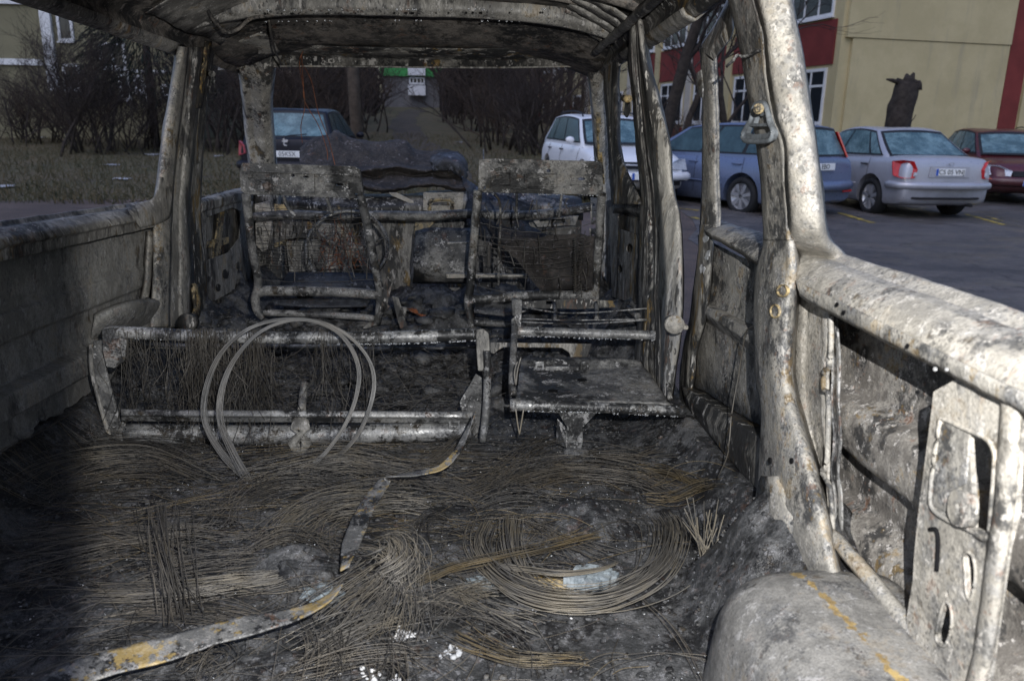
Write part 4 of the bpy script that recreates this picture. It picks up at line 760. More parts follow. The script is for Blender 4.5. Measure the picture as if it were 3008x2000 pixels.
# ---- single folding seat frame (second row, right)
sg = thing('single_seat_frame', 'burnt single seat frame with sheet pan and Y-shaped leg by the right pillar', 'seat frame')
tube('rear_tube', [aY(1500, 1190, 2.0), aY(1700, 1194, 2.0), aY(2006, 1208, 2.0)], 0.0145, 'tube_steel', sg, k=14, n=20)
tube('tube_collar', [aY(1498, 1190, 2.0), aY(1516, 1190, 2.0)], 0.0175, 'tube_steel', sg, k=14)
tube('tube_collar', [aY(1992, 1207, 2.0), aY(2012, 1208, 2.0)], 0.017, 'tube_steel', sg, k=14)
tube('upper_tube', [aY(1512, 972, 2.34), aY(1700, 978, 2.34), aY(1948, 986, 2.34)], 0.014, 'tube_steel', sg, k=14, n=20)
pan = [[aY(1516, 1176, 2.02), aY(1600, 1178, 2.02), aY(1740, 1180, 2.02), aY(1880, 1182, 2.02), aY(1968, 1186, 2.02)], [aY(1520, 1140, 2.12), aY(1600, 1150, 2.12), aY(1740, 1150, 2.12), aY(1870, 1150, 2.12), aY(1945, 1148, 2.12)],
       [aY(1524, 1100, 2.24), aY(1600, 1110, 2.24), aY(1720, 1112, 2.24), aY(1850, 1108, 2.24), aY(1915, 1106, 2.24)], [aY(1528, 1076, 2.34), aY(1600, 1084, 2.34), aY(1720, 1084, 2.34), aY(1830, 1080, 2.34), aY(1890, 1078, 2.34)],
       [aY(1528, 1060, 2.37), aY(1600, 1058, 2.37), aY(1720, 1056, 2.37), aY(1840, 1058, 2.37), aY(1880, 1062, 2.37)], [aY(1530, 1054, 2.40), aY(1600, 1050, 2.40), aY(1720, 1048, 2.40), aY(1840, 1052, 2.40), aY(1878, 1058, 2.40)]]
loft('seat_pan', pan, 'frame_soot', sg, nu=26, nv=25, thick=0.004, amp=0.004, sc=14)
for cx, cy, rx, ry in ((1624, 1152, 15, 5), (1710, 1120, 14, 5)):
    p = aY(cx, cy, 2.12 if cy > 1140 else 2.21)
    o = plate('pan_hole', [p+np.array([0.014*math.cos(t), 0.014*math.sin(t), 0.004]) for t in np.linspace(0, 2*PI, 16, endpoint=False)], [], 'soot_black', sg, d=(0, 0, 0.001), bev=0)
for x0, x1 in ((1572, 1598), (1704, 1730)):
    plate('pan_hinge', YY([(x0, 1062), (x1, 1061), (x1, 1084), (x0, 1085)], 2.345), [YY([(x0+7, 1074), (x1-7, 1074), (x1-7, 1081), (x0+7, 1082)], 2.345)], 'tube_steel', sg, d=(0, -0.006, 0))
plate('pan_bar', YY([(1602, 1075), (1700, 1074), (1700, 1088), (1602, 1090)], 2.34), [], 'tube_steel', sg, d=(0, -0.01, 0))
tube('side_post', [aY(1512, 878, 2.34), aY(1512, 950, 2.34), aY(1508, 1030, 2.2), aY(1504, 1120, 2.06), aY(1510, 1160, 2.02)], 0.010, 'frame_soot', sg, k=8, n=20)
plate('post_plate', YY([(1512, 880), (1534, 882), (1530, 960), (1512, 964)], 2.33), [], 'frame_soot', sg, d=(0, 0.01, 0))
tube('side_post', [aY(1952, 986, 2.34), aY(1964, 1040, 2.25), aY(1962, 1110, 2.12), aY(1968, 1170, 2.02)], 0.007, 'grey_scale_dark', sg, k=8, n=20)
tube('side_post', [aY(1845, 905, 2.66), aY(1900, 950, 2.5), aY(1948, 986, 2.36)], 0.012, 'grey_scale_dark', sg, k=8, n=10)
plate('leg', YY([(1552, 1206), (1640, 1210), (1750, 1211), (1752, 1214), (1712, 1256), (1712, 1300), (1708, 1318), (1670, 1318), (1668, 1300), (1666, 1256), (1640, 1214), (1552, 1209)], 2.0), [], 'tube_steel', sg, d=(0, 0.008, 0), bev=0.002)
plate('leg_side', [aY(1636, 1230, 2.04), aY(1664, 1260, 2.01), aY(1664, 1316, 2.01), aY(1632, 1300, 2.1)], [], 'frame_soot', sg, d=(0.003, 0, 0))
plate('arch_bracket', YY([(1440, 1006), (1740, 1010), (1726, 1052), (1676, 1052), (1672, 1036), (1650, 1022), (1480, 1020), (1462, 1030), (1452, 1040), (1440, 1036)], 2.52), [], 'grey_scale', sg, d=(0, 0.006, 0), bev=0.003)
plate('back_panel', YY([(1535, 888), (1600, 882), (1700, 878), (1800, 884), (1810, 902), (1700, 908), (1535, 904)], 2.72), [YY([(1604, 884), (1624, 884), (1624, 894), (1604, 894)], 2.72), YY([(1736, 884), (1756, 884), (1756, 894), (1736, 894)], 2.72)], 'grey_scale_dark', sg, d=(0, 0.006, 0))
for ys_ in ((902, 918, 906), (946, 950, 940), (936, 940, 938)):
    tube('spring_wire', [aY(1534, ys_[0], 2.55), aY(1640, ys_[1], 2.5), aY(1740, ys_[1], 2.46), aY(1900, ys_[2], 2.42)], 0.0026, 'tube_steel', sg, k=6, n=20)
for x_ in (1628, 1750):
    tube('strap', [aY(x_, 890, 2.7), aY(x_+4, 915, 2.62), aY(x_+2, 938, 2.56)], 0.007, 'frame_soot', sg, k=6, n=8)
for P in ([(1515, 1200), (1520, 1240), (1526, 1276)], [(1538, 1202), (1532, 1240), (1526, 1276)], [(1520, 1062), (1512, 1090), (1514, 1130)], [(1530, 1050), (1520, 1090), (1516, 1130)]):
    tube('wire_clip', [aY(a, b_, 1.985) for a, b_ in P], 0.002, 'wire_light', sg, k=5, n=8)
# ---- hoops of tyre wire standing against the bench
def hoop_pts(keys, n=60): return cr([np.array(aY(a, b_, Y)) for a, b_, Y in keys], n)
H1 = [(746, 1420, 1.84), (660, 1340, 1.90), (602, 1240, 1.95), (606, 1140, 1.98), (648, 1040, 2.0), (720, 972, 2.01), (800, 942, 2.02), (889, 938, 2.02), (970, 956, 2.02), (1040, 1000, 2.02), (1090, 1070, 2.01), (1098, 1150, 1.99), (1066, 1250, 1.96), (1010, 1325, 1.92), (950, 1362, 1.88)]
H2 = [(720, 1392, 1.84), (690, 1340, 1.87), (648, 1240, 1.92), (650, 1150, 1.95), (684, 1062, 1.97), (750, 985, 1.98), (830, 946, 1.99), (905, 940, 1.99), (980, 968, 1.99), (1030, 1020, 1.98), (1054, 1090, 1.97), (1044, 1170, 1.95), (1012, 1250, 1.92), (960, 1325, 1.88), (925, 1358, 1.86)]
for nm, Hk, lab in (('wire_hoop', H1, 'outer of the two tall wire hoops leaning on the bench frame'), ('wire_hoop', H2, 'inner of the two tall wire hoops leaning on the bench frame')):
    G = hoop_pts(Hk); C = []
    for i in range(26):
        a = rng.uniform(0, 6.28); rr = 0.0036*math.sqrt(rng.uniform(0, 1)); ph = rng.uniform(0, 3)
        u = np.linspace(0, 1, 60); fan = 1+2.5*np.clip((abs(u-.62)-.3)/.4, 0, 1)*rng.uniform(.4, 1.2)
        off = np.stack([np.cos(a+u*3*(.2+ph*.05))*rr*fan*1.6, np.sin(a)*rr*fan*.6, np.sin(a+u*3*.3)*rr*fan], 1); C.append(G+off)
    tag(strands(nm, np.array(C), 0.0009, 'wire_hoop', None, 4), lab, 'wire hoop', 'tall hoops of tyre wire')

# ---- bundles of wire on the floor (guides follow the floor)
def fl_pts(P, lift=0.012):
    out = []
    for p in P:
        q = aZ(p[0], p[1], FZ+lift+(p[2] if len(p) > 2 else 0)); out.append((q[0], q[1], max(q[2], floor_s(q[0], q[1])+0.004)))
    return out
def wb(P, n, w0, w1, mat='wire_grey', r=0.0008, lab=None, h=0.010, wav=0.006, trim=0.45, lift=0.012, name='wire_bundle', N_=26, keep=None):
    C = bundle(fl_pts(P, lift), n, w0, w1, N_, h, wav, trim)
    if lab: return tag(strands(name, C, r, mat), lab, 'wire bundle', 'bundles of tyre wire on the floor')
    LOOSE.setdefault(mat, []).append(C)
LOOSE = {}
# big bright coil on the right
coil = [(1440, 1530), (1412, 1600), (1425, 1660), (1470, 1720), (1545, 1770), (1650, 1795), (1760, 1790), (1850, 1755), (1920, 1700), (1955, 1630), (1962, 1560), (1935, 1515)]
wb(coil, 54, 0.014, 0.028, 'wire_light', 0.0009, 'big bright coil of wire curling round in a wide U shape on the charred floor', h=0.016, wav=0.006, trim=0.10, N_=44)
wb([(1512, 1520, .02), (1508, 1580, .02), (1520, 1660, .01), (1560, 1720), (1640, 1765), (1740, 1772), (1830, 1750)], 23, 0.0200, 0.0175, 'wire_light', 0.0011, 'straight-falling sheaf of wires dropping into the U-shaped coil', h=0.012, wav=0.003, trim=0.12, N_=34)
wb([(1460, 1662), (1560, 1680), (1660, 1692), (1760, 1678), (1818, 1654)], 15, 0.0075, 0.0050, 'wire_light', 0.0011, 'flat wire bundle lying level across the U-shaped coil', h=0.004, wav=0.002, trim=0.1, lift=0.035)
wb([(1210, 1725), (1330, 1680), (1470, 1655), (1600, 1625), (1720, 1590), (1760, 1572)], 21, 0.0150, 0.0275, 'wire_ochre', 0.00068, 'yellowish wire bundle slanting up to the right through the coil', h=0.008, wav=0.004, trim=0.2, lift=0.03)
wb([(1520, 1500), (1600, 1580), (1700, 1640), (1790, 1680)], 19, 0.0125, 0.0562, 'wire_grey', 0.00062, None, h=0.01)
# central tuft that fans out
wb([(1120, 1600, .05), (1165, 1620, .05), (1180, 1680, .03), (1130, 1750), (1050, 1815), (985, 1880)], 59, 0.0275, 0.0750, 'wire_light', 0.00068, 'pale tuft of wires fanning out down-left in the middle of the floor', h=0.022, wav=0.012, trim=0.3)
wb([(1165, 1600, .05), (1200, 1660, .03), (1190, 1760), (1170, 1840), (1130, 1900)], 39, 0.0150, 0.0562, 'wire_light', 0.00062, None, h=0.02, wav=0.012, trim=.3)
wb([(1240, 1740), (1330, 1765), (1420, 1810), (1500, 1840), (1600, 1870)], 30, 0.0250, 0.0375, 'wire_light', 0.00062, None, h=0.008, wav=0.006)
wb([(1220, 1850), (1290, 1790), (1360, 1755), (1430, 1740), (1490, 1745)], 26, 0.0375, 0.0125, 'wire_light', 0.00062, None, h=0.008)
wb([(1215, 1640), (1230, 1580), (1270, 1545), (1330, 1530)], 26, 0.0375, 0.0150, 'wire_dark', 0.00068, None, h=0.02)
# left half: long sweeping sheaves
wb([(40, 1640), (180, 1625), (320, 1610), (450, 1600), (560, 1580), (640, 1575)], 46, 0.0625, 0.0250, 'wire_grey', 0.00068, None, h=0.014, wav=0.012)
wb([(60, 1590), (200, 1580), (340, 1590), (450, 1615), (540, 1650)], 28, 0.0375, 0.0250, 'wire_light', 0.00068, None, h=0.012, wav=0.010)
wb([(250, 1740), (400, 1745), (540, 1740), (680, 1720), (800, 1700), (910, 1650)], 85, 0.030, 0.022, 'wire_light', 0.00068, 'flat combed wire mat sweeping level across the left of the floor', h=0.006, wav=0.008, trim=0.4)
wb([(340, 1780), (440, 1790), (560, 1800), (660, 1810), (760, 1830)], 39, 0.0562, 0.0438, 'wire_grey', 0.00068, None, h=0.004, wav=0.004, trim=0.2)
wb([(480, 1480, .03), (490, 1580, .03), (510, 1680, .02), (530, 1760), (548, 1840)], 26, 0.0375, 0.0250, 'wire_grey', 0.0011, 'dark upright brush of wires crossing the combed mat on the left', h=0.01, wav=0.004, trim=0.3, lift=0.025)
wb([(380, 1710), (500, 1695), (640, 1680), (760, 1660), (900, 1620)], 39, 0.0250, 0.0375, 'wire_grey', 0.00068, None, h=0.015)
wb([(640, 1700), (760, 1640), (850, 1610), (940, 1625), (1010, 1660)], 28, 0.0250, 0.0250, 'wire_grey', 0.00068, None, h=0.02)
wb([(640, 1570), (700, 1500), (820, 1450), (940, 1440), (1040, 1450)], 53, 0.0750, 0.0625, 'wire_grey', 0.00068, None, h=0.02, wav=0.012)
wb([(830, 1620), (880, 1560), (960, 1520), (1060, 1500), (1160, 1480), (1260, 1470)], 72, 0.0625, 0.0625, 'wire_light', 0.00062, 'thick pale sheaf of wires sweeping past the narrow metal ribbon', h=0.02, wav=0.01)
wb([(700, 1420), (860, 1400), (1000, 1380), (1100, 1385), (1230, 1400)], 72, 0.0625, 0.0375, 'wire_light', 0.00062, None, h=0.02, wav=0.010)
wb([(1120, 1450), (1200, 1430), (1260, 1440), (1340, 1450), (1420, 1470)], 39, 0.0375, 0.0500, 'wire_grey', 0.00062, None, h=0.02)
wb([(60, 1520), (200, 1450), (340, 1410), (480, 1400), (600, 1420)], 39, 0.0625, 0.0500, 'wire_grey', 0.00068, None, h=0.02, wav=0.012)
wb([(20, 1500), (130, 1430), (260, 1370), (420, 1360), (560, 1400), (660, 1430)], 32, 0.0500, 0.0500, 'wire_light', 0.00062, None, h=0.02, wav=0.012)
wb([(160, 1390), (300, 1340), (460, 1340), (600, 1370)], 39, 0.0625, 0.0625, 'wire_dark', 0.00068, None, h=0.02, wav=0.012)
wb([(1340, 1480), (1500, 1430), (1640, 1405), (1780, 1410), (1900, 1430), (1990, 1470)], 72, 0.0625, 0.0375, 'wire_grey', 0.00062, 'long low drift of wires running to the right under the single seat', h=0.02, wav=0.008)
wb([(1560, 1420), (1720, 1385), (1850, 1370), (1960, 1350)], 32, 0.0250, 0.0375, 'wire_grey', 0.00062, None, h=0.02)
wb([(1830, 1400), (1930, 1410), (2010, 1450), (2080, 1500)], 46, 0.0375, 0.0375, 'wire_ochre', 0.00068, 'ochre wires spilling towards the foot of the nearest right pillar', h=0.02)
wb([(1880, 1470), (1980, 1480), (2080, 1500), (2160, 1540)], 26, 0.0250, 0.0625, 'wire_ochre', 0.00062, None, h=0.02)
wb([(1400, 1470), (1480, 1420), (1560, 1350), (1640, 1290)], 39, 0.0625, 0.0250, 'wire_grey', 0.00062, None, h=0.02)
wb([(1260, 1400), (1330, 1340), (1390, 1260), (1420, 1180, .05)], 39, 0.0375, 0.0187, 'wire_grey', 0.00062, None, h=0.02)
wb([(1380, 1520), (1460, 1500), (1560, 1490), (1680, 1500)], 26, 0.0250, 0.0375, 'wire_dark', 0.00068, None, h=0.02)
wb([(1170, 1780), (1260, 1790), (1370, 1830), (1480, 1870), (1560, 1930), (1590, 2010)], 6, 0.0075, 0.0075, 'wire_grey', 0.0012, None, h=0.01, trim=0.1)
wb([(1300, 1860), (1400, 1910), (1530, 1950), (1680, 1945), (1730, 1935)], 28, 0.0250, 0.0150, 'wire_ochre', 0.00062, None, h=0.008)
wb([(1100, 1860), (1140, 1920), (1150, 2000), (1130, 2060)], 26, 0.0250, 0.0375, 'wire_grey', 0.00062, None, h=0.015)
wb([(560, 1930), (640, 1960), (600, 2000), (560, 2030)], 26, 0.0250, 0.0375, 'wire_grey', 0.00062, None, h=0.02)
wb([(930, 1840), (960, 1900), (970, 1960), (950, 2040)], 39, 0.0375, 0.0375, 'wire_grey', 0.00062, None, h=0.02)
wb([(880, 1960), (1000, 1900), (1090, 1850), (1160, 1800)], 39, 0.0375, 0.0375, 'wire_light', 0.00062, None, h=0.015)
wb([(820, 2010), (980, 1980), (1150, 1950), (1240, 1960)], 19, 0.0250, 0.0250, 'wire_grey', 0.00062, None, h=0.015)
wb([(1880, 1760), (1950, 1830), (2010, 1910), (2060, 2000)], 3, 0.0025, 0.0025, 'wire_grey', 0.0013, None, h=0.004, trim=0.02)
wb([(1700, 1960), (1800, 1940), (1930, 1930), (2060, 1950), (2140, 1985)], 3, 0.0050, 0.0050, 'wire_grey', 0.0012, None, h=0.006, trim=0.1)
wb([(1740, 2010), (1800, 1960), (1880, 1935)], 4, 0.0125, 0.0125, 'wire_ochre', 0.00068, None)
# upright bristles near the right pillar
C = []
for i in range(22):
    bx = rng.choice([2062, 2075, 2090])+rng.normal(0, 8); a = aZ(bx, 1640, 0.09); tx = 2040+rng.uniform(-20, 80); e = aZ(tx, 1560, 0.09)
    top_ = np.array([a[0]+(tx-bx)*0.0009, a[1]+0.02, a[2]+rng.uniform(.05, .12)]); C.append(cr([a, (a+top_)/2+rng.normal(0, .002, 3), top_], 12))
tag(strands('wire_bristles', np.array(C), 0.0010, 'wire_light'), 'small tuft of upright pale wires beside the nearest right pillar foot', 'wire bundle', 'bundles of tyre wire on the floor')
# wires hanging from and piled on the bench
C = []
for cx, n_, sp in ((370, 30, 22), (620, 90, 40), (585, 60, 20), (745, 60, 18), (970, 36, 26), (455, 24, 30), (1060, 20, 30), (700, 50, 60), (560, 50, 60)):
    for i in range(n_):
        x = cx+rng.normal(0, sp); Yh = 2.075+rng.uniform(-0.004, 0.05)
        p0 = aY(x, 968+rng.uniform(-4, 6), Yh); d0 = rng.uniform(0.08, 0.32); sx = rng.normal(0, .03)
        C.append(cr([p0, p0+np.array([sx*.2, -.004, -d0*.3]), p0+np.array([sx*.6+rng.normal(0, .01), rng.normal(0, .02), -d0*.65]), p0+np.array([sx+rng.normal(0, .02), rng.normal(0, .04), -d0])], 18))
tag(strands('hanging_wires', np.array(C), 0.0008, 'wire_dark'), 'dark wires draped over the bench frame and hanging down in strands', 'wires', kind='stuff')
C = []
for i in range(520):
    x = rng.uniform(-0.66, 0.22); y = rng.uniform(2.12, 2.75); z = floor_h(x, y)+abs(rng.normal(0, .06))*(1 if y < 2.5 else .5); a = rng.uniform(0, PI); l = rng.uniform(.08, .3)
    d = np.array([math.cos(a), math.sin(a)*.6, rng.normal(0, .25)])*l; m_ = np.array([rng.normal(0, .03), rng.normal(0, .03), abs(rng.normal(0, .03))])
    C.append(cr([np.array([x, y, z])-d/2, np.array([x, y, z])+m_, np.array([x, y, z])+d/2], 12))
tag(strands('wire_tangle', np.array(C), 0.0009, 'wire_dark'), 'dark tangled nest of wires lying under and behind the bench frame', 'wires', kind='stuff')
for m_, Ls in LOOSE.items():
    flat = [c for C in Ls for c in C]; nmax = 26
    arr = np.array([c if len(c) == nmax else cr(c, nmax) for c in flat])
    lab = {'wire_grey': 'grey loose tyre wires strewn over the floor', 'wire_light': 'pale loose tyre wires strewn over the floor', 'wire_ochre': 'ochre rusted loose tyre wires strewn over the floor', 'wire_dark': 'sooty dark loose tyre wires strewn over the floor'}[m_]
    tag(strands('loose_wires', arr, 0.00062, m_), lab, 'wires', kind='stuff')
# the mat: long single wires in slack arcs over the whole floor
def slack(n, x0, x1, y0, y1, l0, l1, sd):
    C_ = []
    for i in range(n):
        x = rng.uniform(x0, x1); y = rng.uniform(y0, y1); a = rng.normal(0, sd); l = rng.uniform(l0, l1); k_ = rng.normal(0, 2.0); k2 = rng.normal(0, 5.0); m_ = 18
        u = np.linspace(-.5, .5, m_)*l; aa = a+k_*u+k2*u*u*np.sign(u); ph = rng.uniform(.2, 1); hh = abs(rng.normal(0, .014))
        px_ = x+np.concatenate([[0], np.cumsum(np.cos(aa[:-1]))])*l/m_-l/2*math.cos(a); py_ = y+np.concatenate([[0], np.cumsum(np.sin(aa[:-1]))])*l/m_-l/2*math.sin(a)
        px_ = np.clip(px_, -.82, .70)
        C_.append([(p, q, floor_s(p, q)+0.008+hh*math.sin(PI*j/(m_-1))) for j, (p, q) in enumerate(zip(px_, py_))])
    return np.array(C_)
tag(strands('stray_wires', np.vstack([slack(330, -.75, .40, 1.30, 2.15, .15, .75, .45), slack(150, -.7, .35, 1.0, 1.45, .1, .45, .8)]), 0.0006, 'wire_grey'), 'single stray wires scattered over the whole charred floor', 'wires', kind='stuff')
tag(strands('stray_wires', np.vstack([slack(90, -.7, .45, 1.35, 2.1, .15, .6, .5), slack(70, .1, .6, 1.4, 1.9, .1, .3, .6)]), 0.0006, 'wire_ochre'), 'single ochre-tinged stray wires mixed into the grey wire mat', 'wires', kind='stuff')

# ---- flat steel strips
def ribbon(name, P, width, mat, lab, tw=None, lift=0.02, n=60):
    G = cr(fl_pts(P, lift), n); T = np.gradient(G, axis=0); T /= np.linalg.norm(T, axis=1)[:, None]
    A = np.cross(T, np.array([0, 0, 1.])); A /= np.linalg.norm(A, axis=1)[:, None]; B = np.cross(A, T)
    ang = np.interp(np.linspace(0, 1, n), np.linspace(0, 1, len(tw)), tw) if tw else np.zeros(n)
    w = np.interp(np.linspace(0, 1, n), np.linspace(0, 1, len(width)), width)
    rows = [[G[i]+(A[i]*math.cos(ang[i])+B[i]*math.sin(ang[i]))*w[i]*s_ for s_ in (-.5, -.2, .2, .5)] for i in range(n)]
    o = loft(name, rows, mat, None, nu=n, nv=7, thick=0.0025, amp=0.002, sc=20)
    return tag(o, lab, 'steel strip', 'flat steel strips on the floor')
ribbon('steel_strip', [(60, 2070), (200, 1985), (330, 1942), (480, 1905), (620, 1862), (760, 1828), (880, 1795), (960, 1755), (1000, 1715)], [0.050, 0.050, 0.048, 0.044, 0.034, 0.016], 'strip_steel', 'yellow-stained flat steel strip along the lower left of the floor', tw=[-.15, -.2, -.25, -.2, 0.1, 0.6], lift=0.055)
ribbon('steel_strip', [(1012, 1668), (1028, 1610), (1050, 1545), (1085, 1475), (1130, 1412), (1165, 1396, .02), (1230, 1388, .02), (1300, 1368, .03), (1345, 1320, .05), (1372, 1265, .08), (1395, 1210, .12)], [0.018, 0.036, 0.038, 0.036, 0.028, 0.024, 0.020, 0.016, 0.010], 'strip_steel', 'twisted steel ribbon rising from the floor centre to the bench leg', tw=[0.5, 0.0, 0.0, 0.0, 0.3, -0.1, -0.1, 0.3, 0.6], lift=0.06)

# ---- charred mounds, ash, tread fragments
def blob(name, px, py, sx, sy, sz, mat, lab, cat, Z=FZ, amp=0.3, grp=None):
    bm = bmesh.new(); bmesh.ops.create_icosphere(bm, subdivisions=4, radius=1); c = aZ(px, py, Z)
    sd_ = rng.uniform(0, 50)
    for v in bm.verts:
        f = 1+amp*noise.fractal(v.co*1.6+Vector((sd_, 0, 0)), .8, 2.0, 5); v.co = Vector((v.co.x*sx*f+c[0], v.co.y*sy*f+c[1], v.co.z*sz*f+c[2]))
    me = bpy.data.meshes.new(name); bm.to_mesh(me); bm.free()
    return tag(link(name, me, mat, None, True), lab, cat, grp)
blob('charred_lump', 905, 1700, 0.075, 0.05, 0.035, 'char_lump', 'smooth charred lump left of the central wire tuft', 'lump')
blob('charred_lump', 1690, 1345, 0.05, 0.035, 0.03, 'char_lump', 'smooth black lump under the Y-shaped seat leg', 'lump')
blob('charred_lump', 2130, 1600, 0.05, 0.05, 0.04, 'char_lump', 'rough charred lump in front of the wheel arch', 'lump', amp=0.6)
blob('ash_patch', 950, 1740, 0.035, 0.025, 0.012, 'ash_blue', 'blue-grey ash flake under the end of the steel strip', 'ash', amp=0.5)
blob('rust_patch', 1620, 1712, 0.085, 0.030, 0.010, 'ochre_scale', 'rusty brown patch inside the U-shaped wire coil', 'debris', amp=0.4)
blob('ash_patch', 1415, 1712, 0.03, 0.018, 0.010, 'ash_blue', 'pale ash flake left of the U-shaped wire coil', 'ash', amp=0.5)
tr = thing('tyre_fragment', 'blue-grey ash tyre tread fragment inside the U-shaped wire coil', 'tyre fragment')
for row, (x0, y0, x1, y1) in enumerate(((1662, 1688, 1760, 1722), (1690, 1676, 1790, 1704), (1720, 1668, 1812, 1694))):
    for k_ in range(9):
        u = (k_+.5)/9; p = aZ(x0+(x1-x0)*u, y0+(y1-y0)*u, FZ+0.022); a = rng.uniform(.3, .6)
        R_ = RZ(-0.45+rng.normal(0, .06)); lo = np.array([-.0048, -.009, -.02]); hi = np.array([.0048, .009, rng.uniform(.004, .009)])
        V = [R_ @ np.array([x, y+x*.5, z])+p for x in (lo[0], hi[0]) for y in (lo[1], hi[1]) for z in (lo[2], hi[2])]
        from_arrays('tread_block', V, [(0, 1, 3, 2), (4, 6, 7, 5), (0, 4, 5, 1), (2, 3, 7, 6), (0, 2, 6, 4), (1, 5, 7, 3)], 'ash_blue', tr, smooth=False)
# white ash clumps
for i_, (px_, py_, n_, s_, lab) in enumerate(((1190, 1830, 26, .012, 'white ash crumbs below the central wire tuft, nearer the coil'), (1180, 1855, 30, .012, 'white ash crumbs below the central wire tuft, further down'), (1326, 1905, 26, .010, 'white ash crumbs above the lower edge near the ochre wires'), (1060, 1994, 26, .018, 'white ash crumbs at the bottom edge, left clump'), (1160, 1994, 26, .010, 'white ash crumbs at the bottom edge, right clump'), (1780, 1392, 14, .006, 'tiny white ash fleck under the single seat'), (2210, 1658, 24, .012, 'white flake on the black debris above the wheel arch'))):
    c = aZ(px_, py_, FZ+0.012); pts = [c+np.array([rng.normal(0, s_), rng.normal(0, s_*.7), abs(rng.normal(0, .004))+floor_h(c[0], c[1])-FZ-.01]) for _ in range(n_)]
    tag(chunks('ash_crumbs', pts[:max(8, len(pts)//2)], 0.0025, 0.0075, 'ash_white', None, .9), lab, 'ash', kind='stuff')
# crumbs everywhere
pts = []
for i in range(5200):
    x = rng.uniform(-0.8, 0.82); y = rng.uniform(0.9, 3.3)**1.0; pts.append((x, y, floor_h(x, y)+0.002))
tag(chunks('charred_crumbs', pts, 0.0015, 0.008, 'char_lump'), 'black charred crumbs covering the van floor', 'debris', kind='stuff')
pts = []
for i in range(420):
    x = rng.uniform(-0.6, 0.62); y = rng.uniform(2.4, 3.7); pts.append((x, y, floor_h(x, y)+0.01))
tag(chunks('charred_rubble', pts, 0.01, 0.05, 'char_lump'), 'heap of charred rubble between the front seats and bulkhead', 'debris', kind='stuff')
pts = []
for i in range(420):
    x = rng.uniform(-0.8, 0.82); y = rng.uniform(0.9, 3.3); pts.append((x, y, floor_h(x, y)+0.006))
tag(chunks('ash_specks', pts, 0.0008, 0.0026, 'ash_white'), 'tiny pale ash specks sprinkled over the van floor', 'ash', kind='stuff')

# ---- things hanging
tag(tube('hanging_cable', [aX(548, -30, -0.70), aX(552, 30, -0.70), aX(556, 85, -0.70)], 0.004, 'roof_soot', None, k=8, n=14), 'short rusty rod hanging from the roof at the left pillar', 'cable')
tag(tube('hanging_cable', [aY(598, -20, 2.7), aY(615, 40, 2.75), aY(660, 92, 2.8), aY(700, 86, 2.82), aY(738, 55, 2.84), aY(800, 46, 2.84)], 0.006, 'roof_soot', None, k=8, n=40), 'thick drooping brown cable under the roof at upper left', 'cable')
tag(tube('hanging_cable', [aY(790, 60, 2.9), aY(796, 100, 2.95), aY(808, 150, 3.1), aY(826, 190, 3.3)], 0.004, 'wire_dark', None, k=6, n=20), 'dark cable dropping from the roof bar to the windscreen corner', 'cable')
C = [cr([aY(890, 150, 3.45), aY(880, 190, 3.45), aY(896, 300, 3.4), aY(884, 370, 3.4), aY(888, 420, 3.38)], 24), cr([aY(886, 160, 3.45), aY(891, 250, 3.4), aY(896, 300, 3.4), aY(936, 370, 3.4), aY(960, 440, 3.36), aY(962, 470, 3.35)], 24), cr([aY(890, 190, 3.45), aY(915, 240, 3.42), aY(935, 330, 3.4), aY(965, 410, 3.38), aY(984, 485, 3.36)], 24)]
tag(strands('hanging_wires', np.array(C), 0.0016, 'copper_rust', None, 4), 'three thin rusty wires hanging in the windscreen opening', 'wires')
C = [cr([aX(1828, 0, 0.70), aX(1845, 30, 0.70), aX(1872, 62, 0.71)], 14), cr([aX(1745, 66, 0.66), aX(1790, 82, 0.69), aX(1822, 70, 0.70)], 14), cr([aX(1838, 8, 0.69), aX(1858, -6, 0.7), aX(1890, -14, 0.7)], 14)]
tag(strands('hanging_wires', np.array(C), 0.002, 'wire_dark', None, 5), 'dark thin wires looping under the roof at the upper right', 'wires')
C = [cr([aX(2222, 955, 0.80), aX(2195, 970, 0.81), aX(2184, 1010, 0.81), aX(2170, 1100, 0.81), aX(2150, 1210, 0.80), aX(2138, 1330, 0.79), aX(2110, 1400, 0.78)], 40)]
tag(strands('hanging_wires', np.array(C), 0.0016, 'wire_dark', None, 5), 'single thin wire hanging down the inside of the sliding door', 'wire')
# seat-belt loop on the near pillar
bl = thing('belt_loop', 'grey metal seat-belt loop bolted to the nearest right pillar', 'belt loop')
BX = 0.735
def BL(P, dx=0.0): return [aX(a, b_, BX+dx) for a, b_ in P]
outer = rloop(BL([(2228, 302), (2246, 304), (2256, 330), (2262, 362), (2272, 382), (2270, 402), (2255, 416), (2200, 418), (2184, 412), (2180, 396), (2192, 372), (2204, 352), (2210, 326), (2216, 308)]))
in1 = BL([(2222, 336), (2236, 342), (2246, 336), (2250, 362), (2222, 364), (2214, 362)]); in2 = BL([(2200, 372), (2256, 372), (2260, 386), (2254, 392), (2200, 396), (2192, 390)])
plate('loop_plate', outer, [in1, in2], 'loop_grey', bl, d=(0.008, 0, 0), bev=0.003)
tube('loop_rim', rloop(BL([(2228, 304), (2246, 306), (2255, 330), (2261, 362), (2270, 382), (2268, 402), (2254, 414), (2200, 416), (2186, 410), (2182, 396), (2194, 372), (2206, 352), (2212, 326), (2218, 310)], -0.001)), 0.0045, 'loop_grey', bl, k=8, closed=True)
tube('bolt', [aX(2228, 320, BX-0.016), aX(2236, 319, BX+0.03)], 0.0088, 'ochre_scale', bl, k=12)
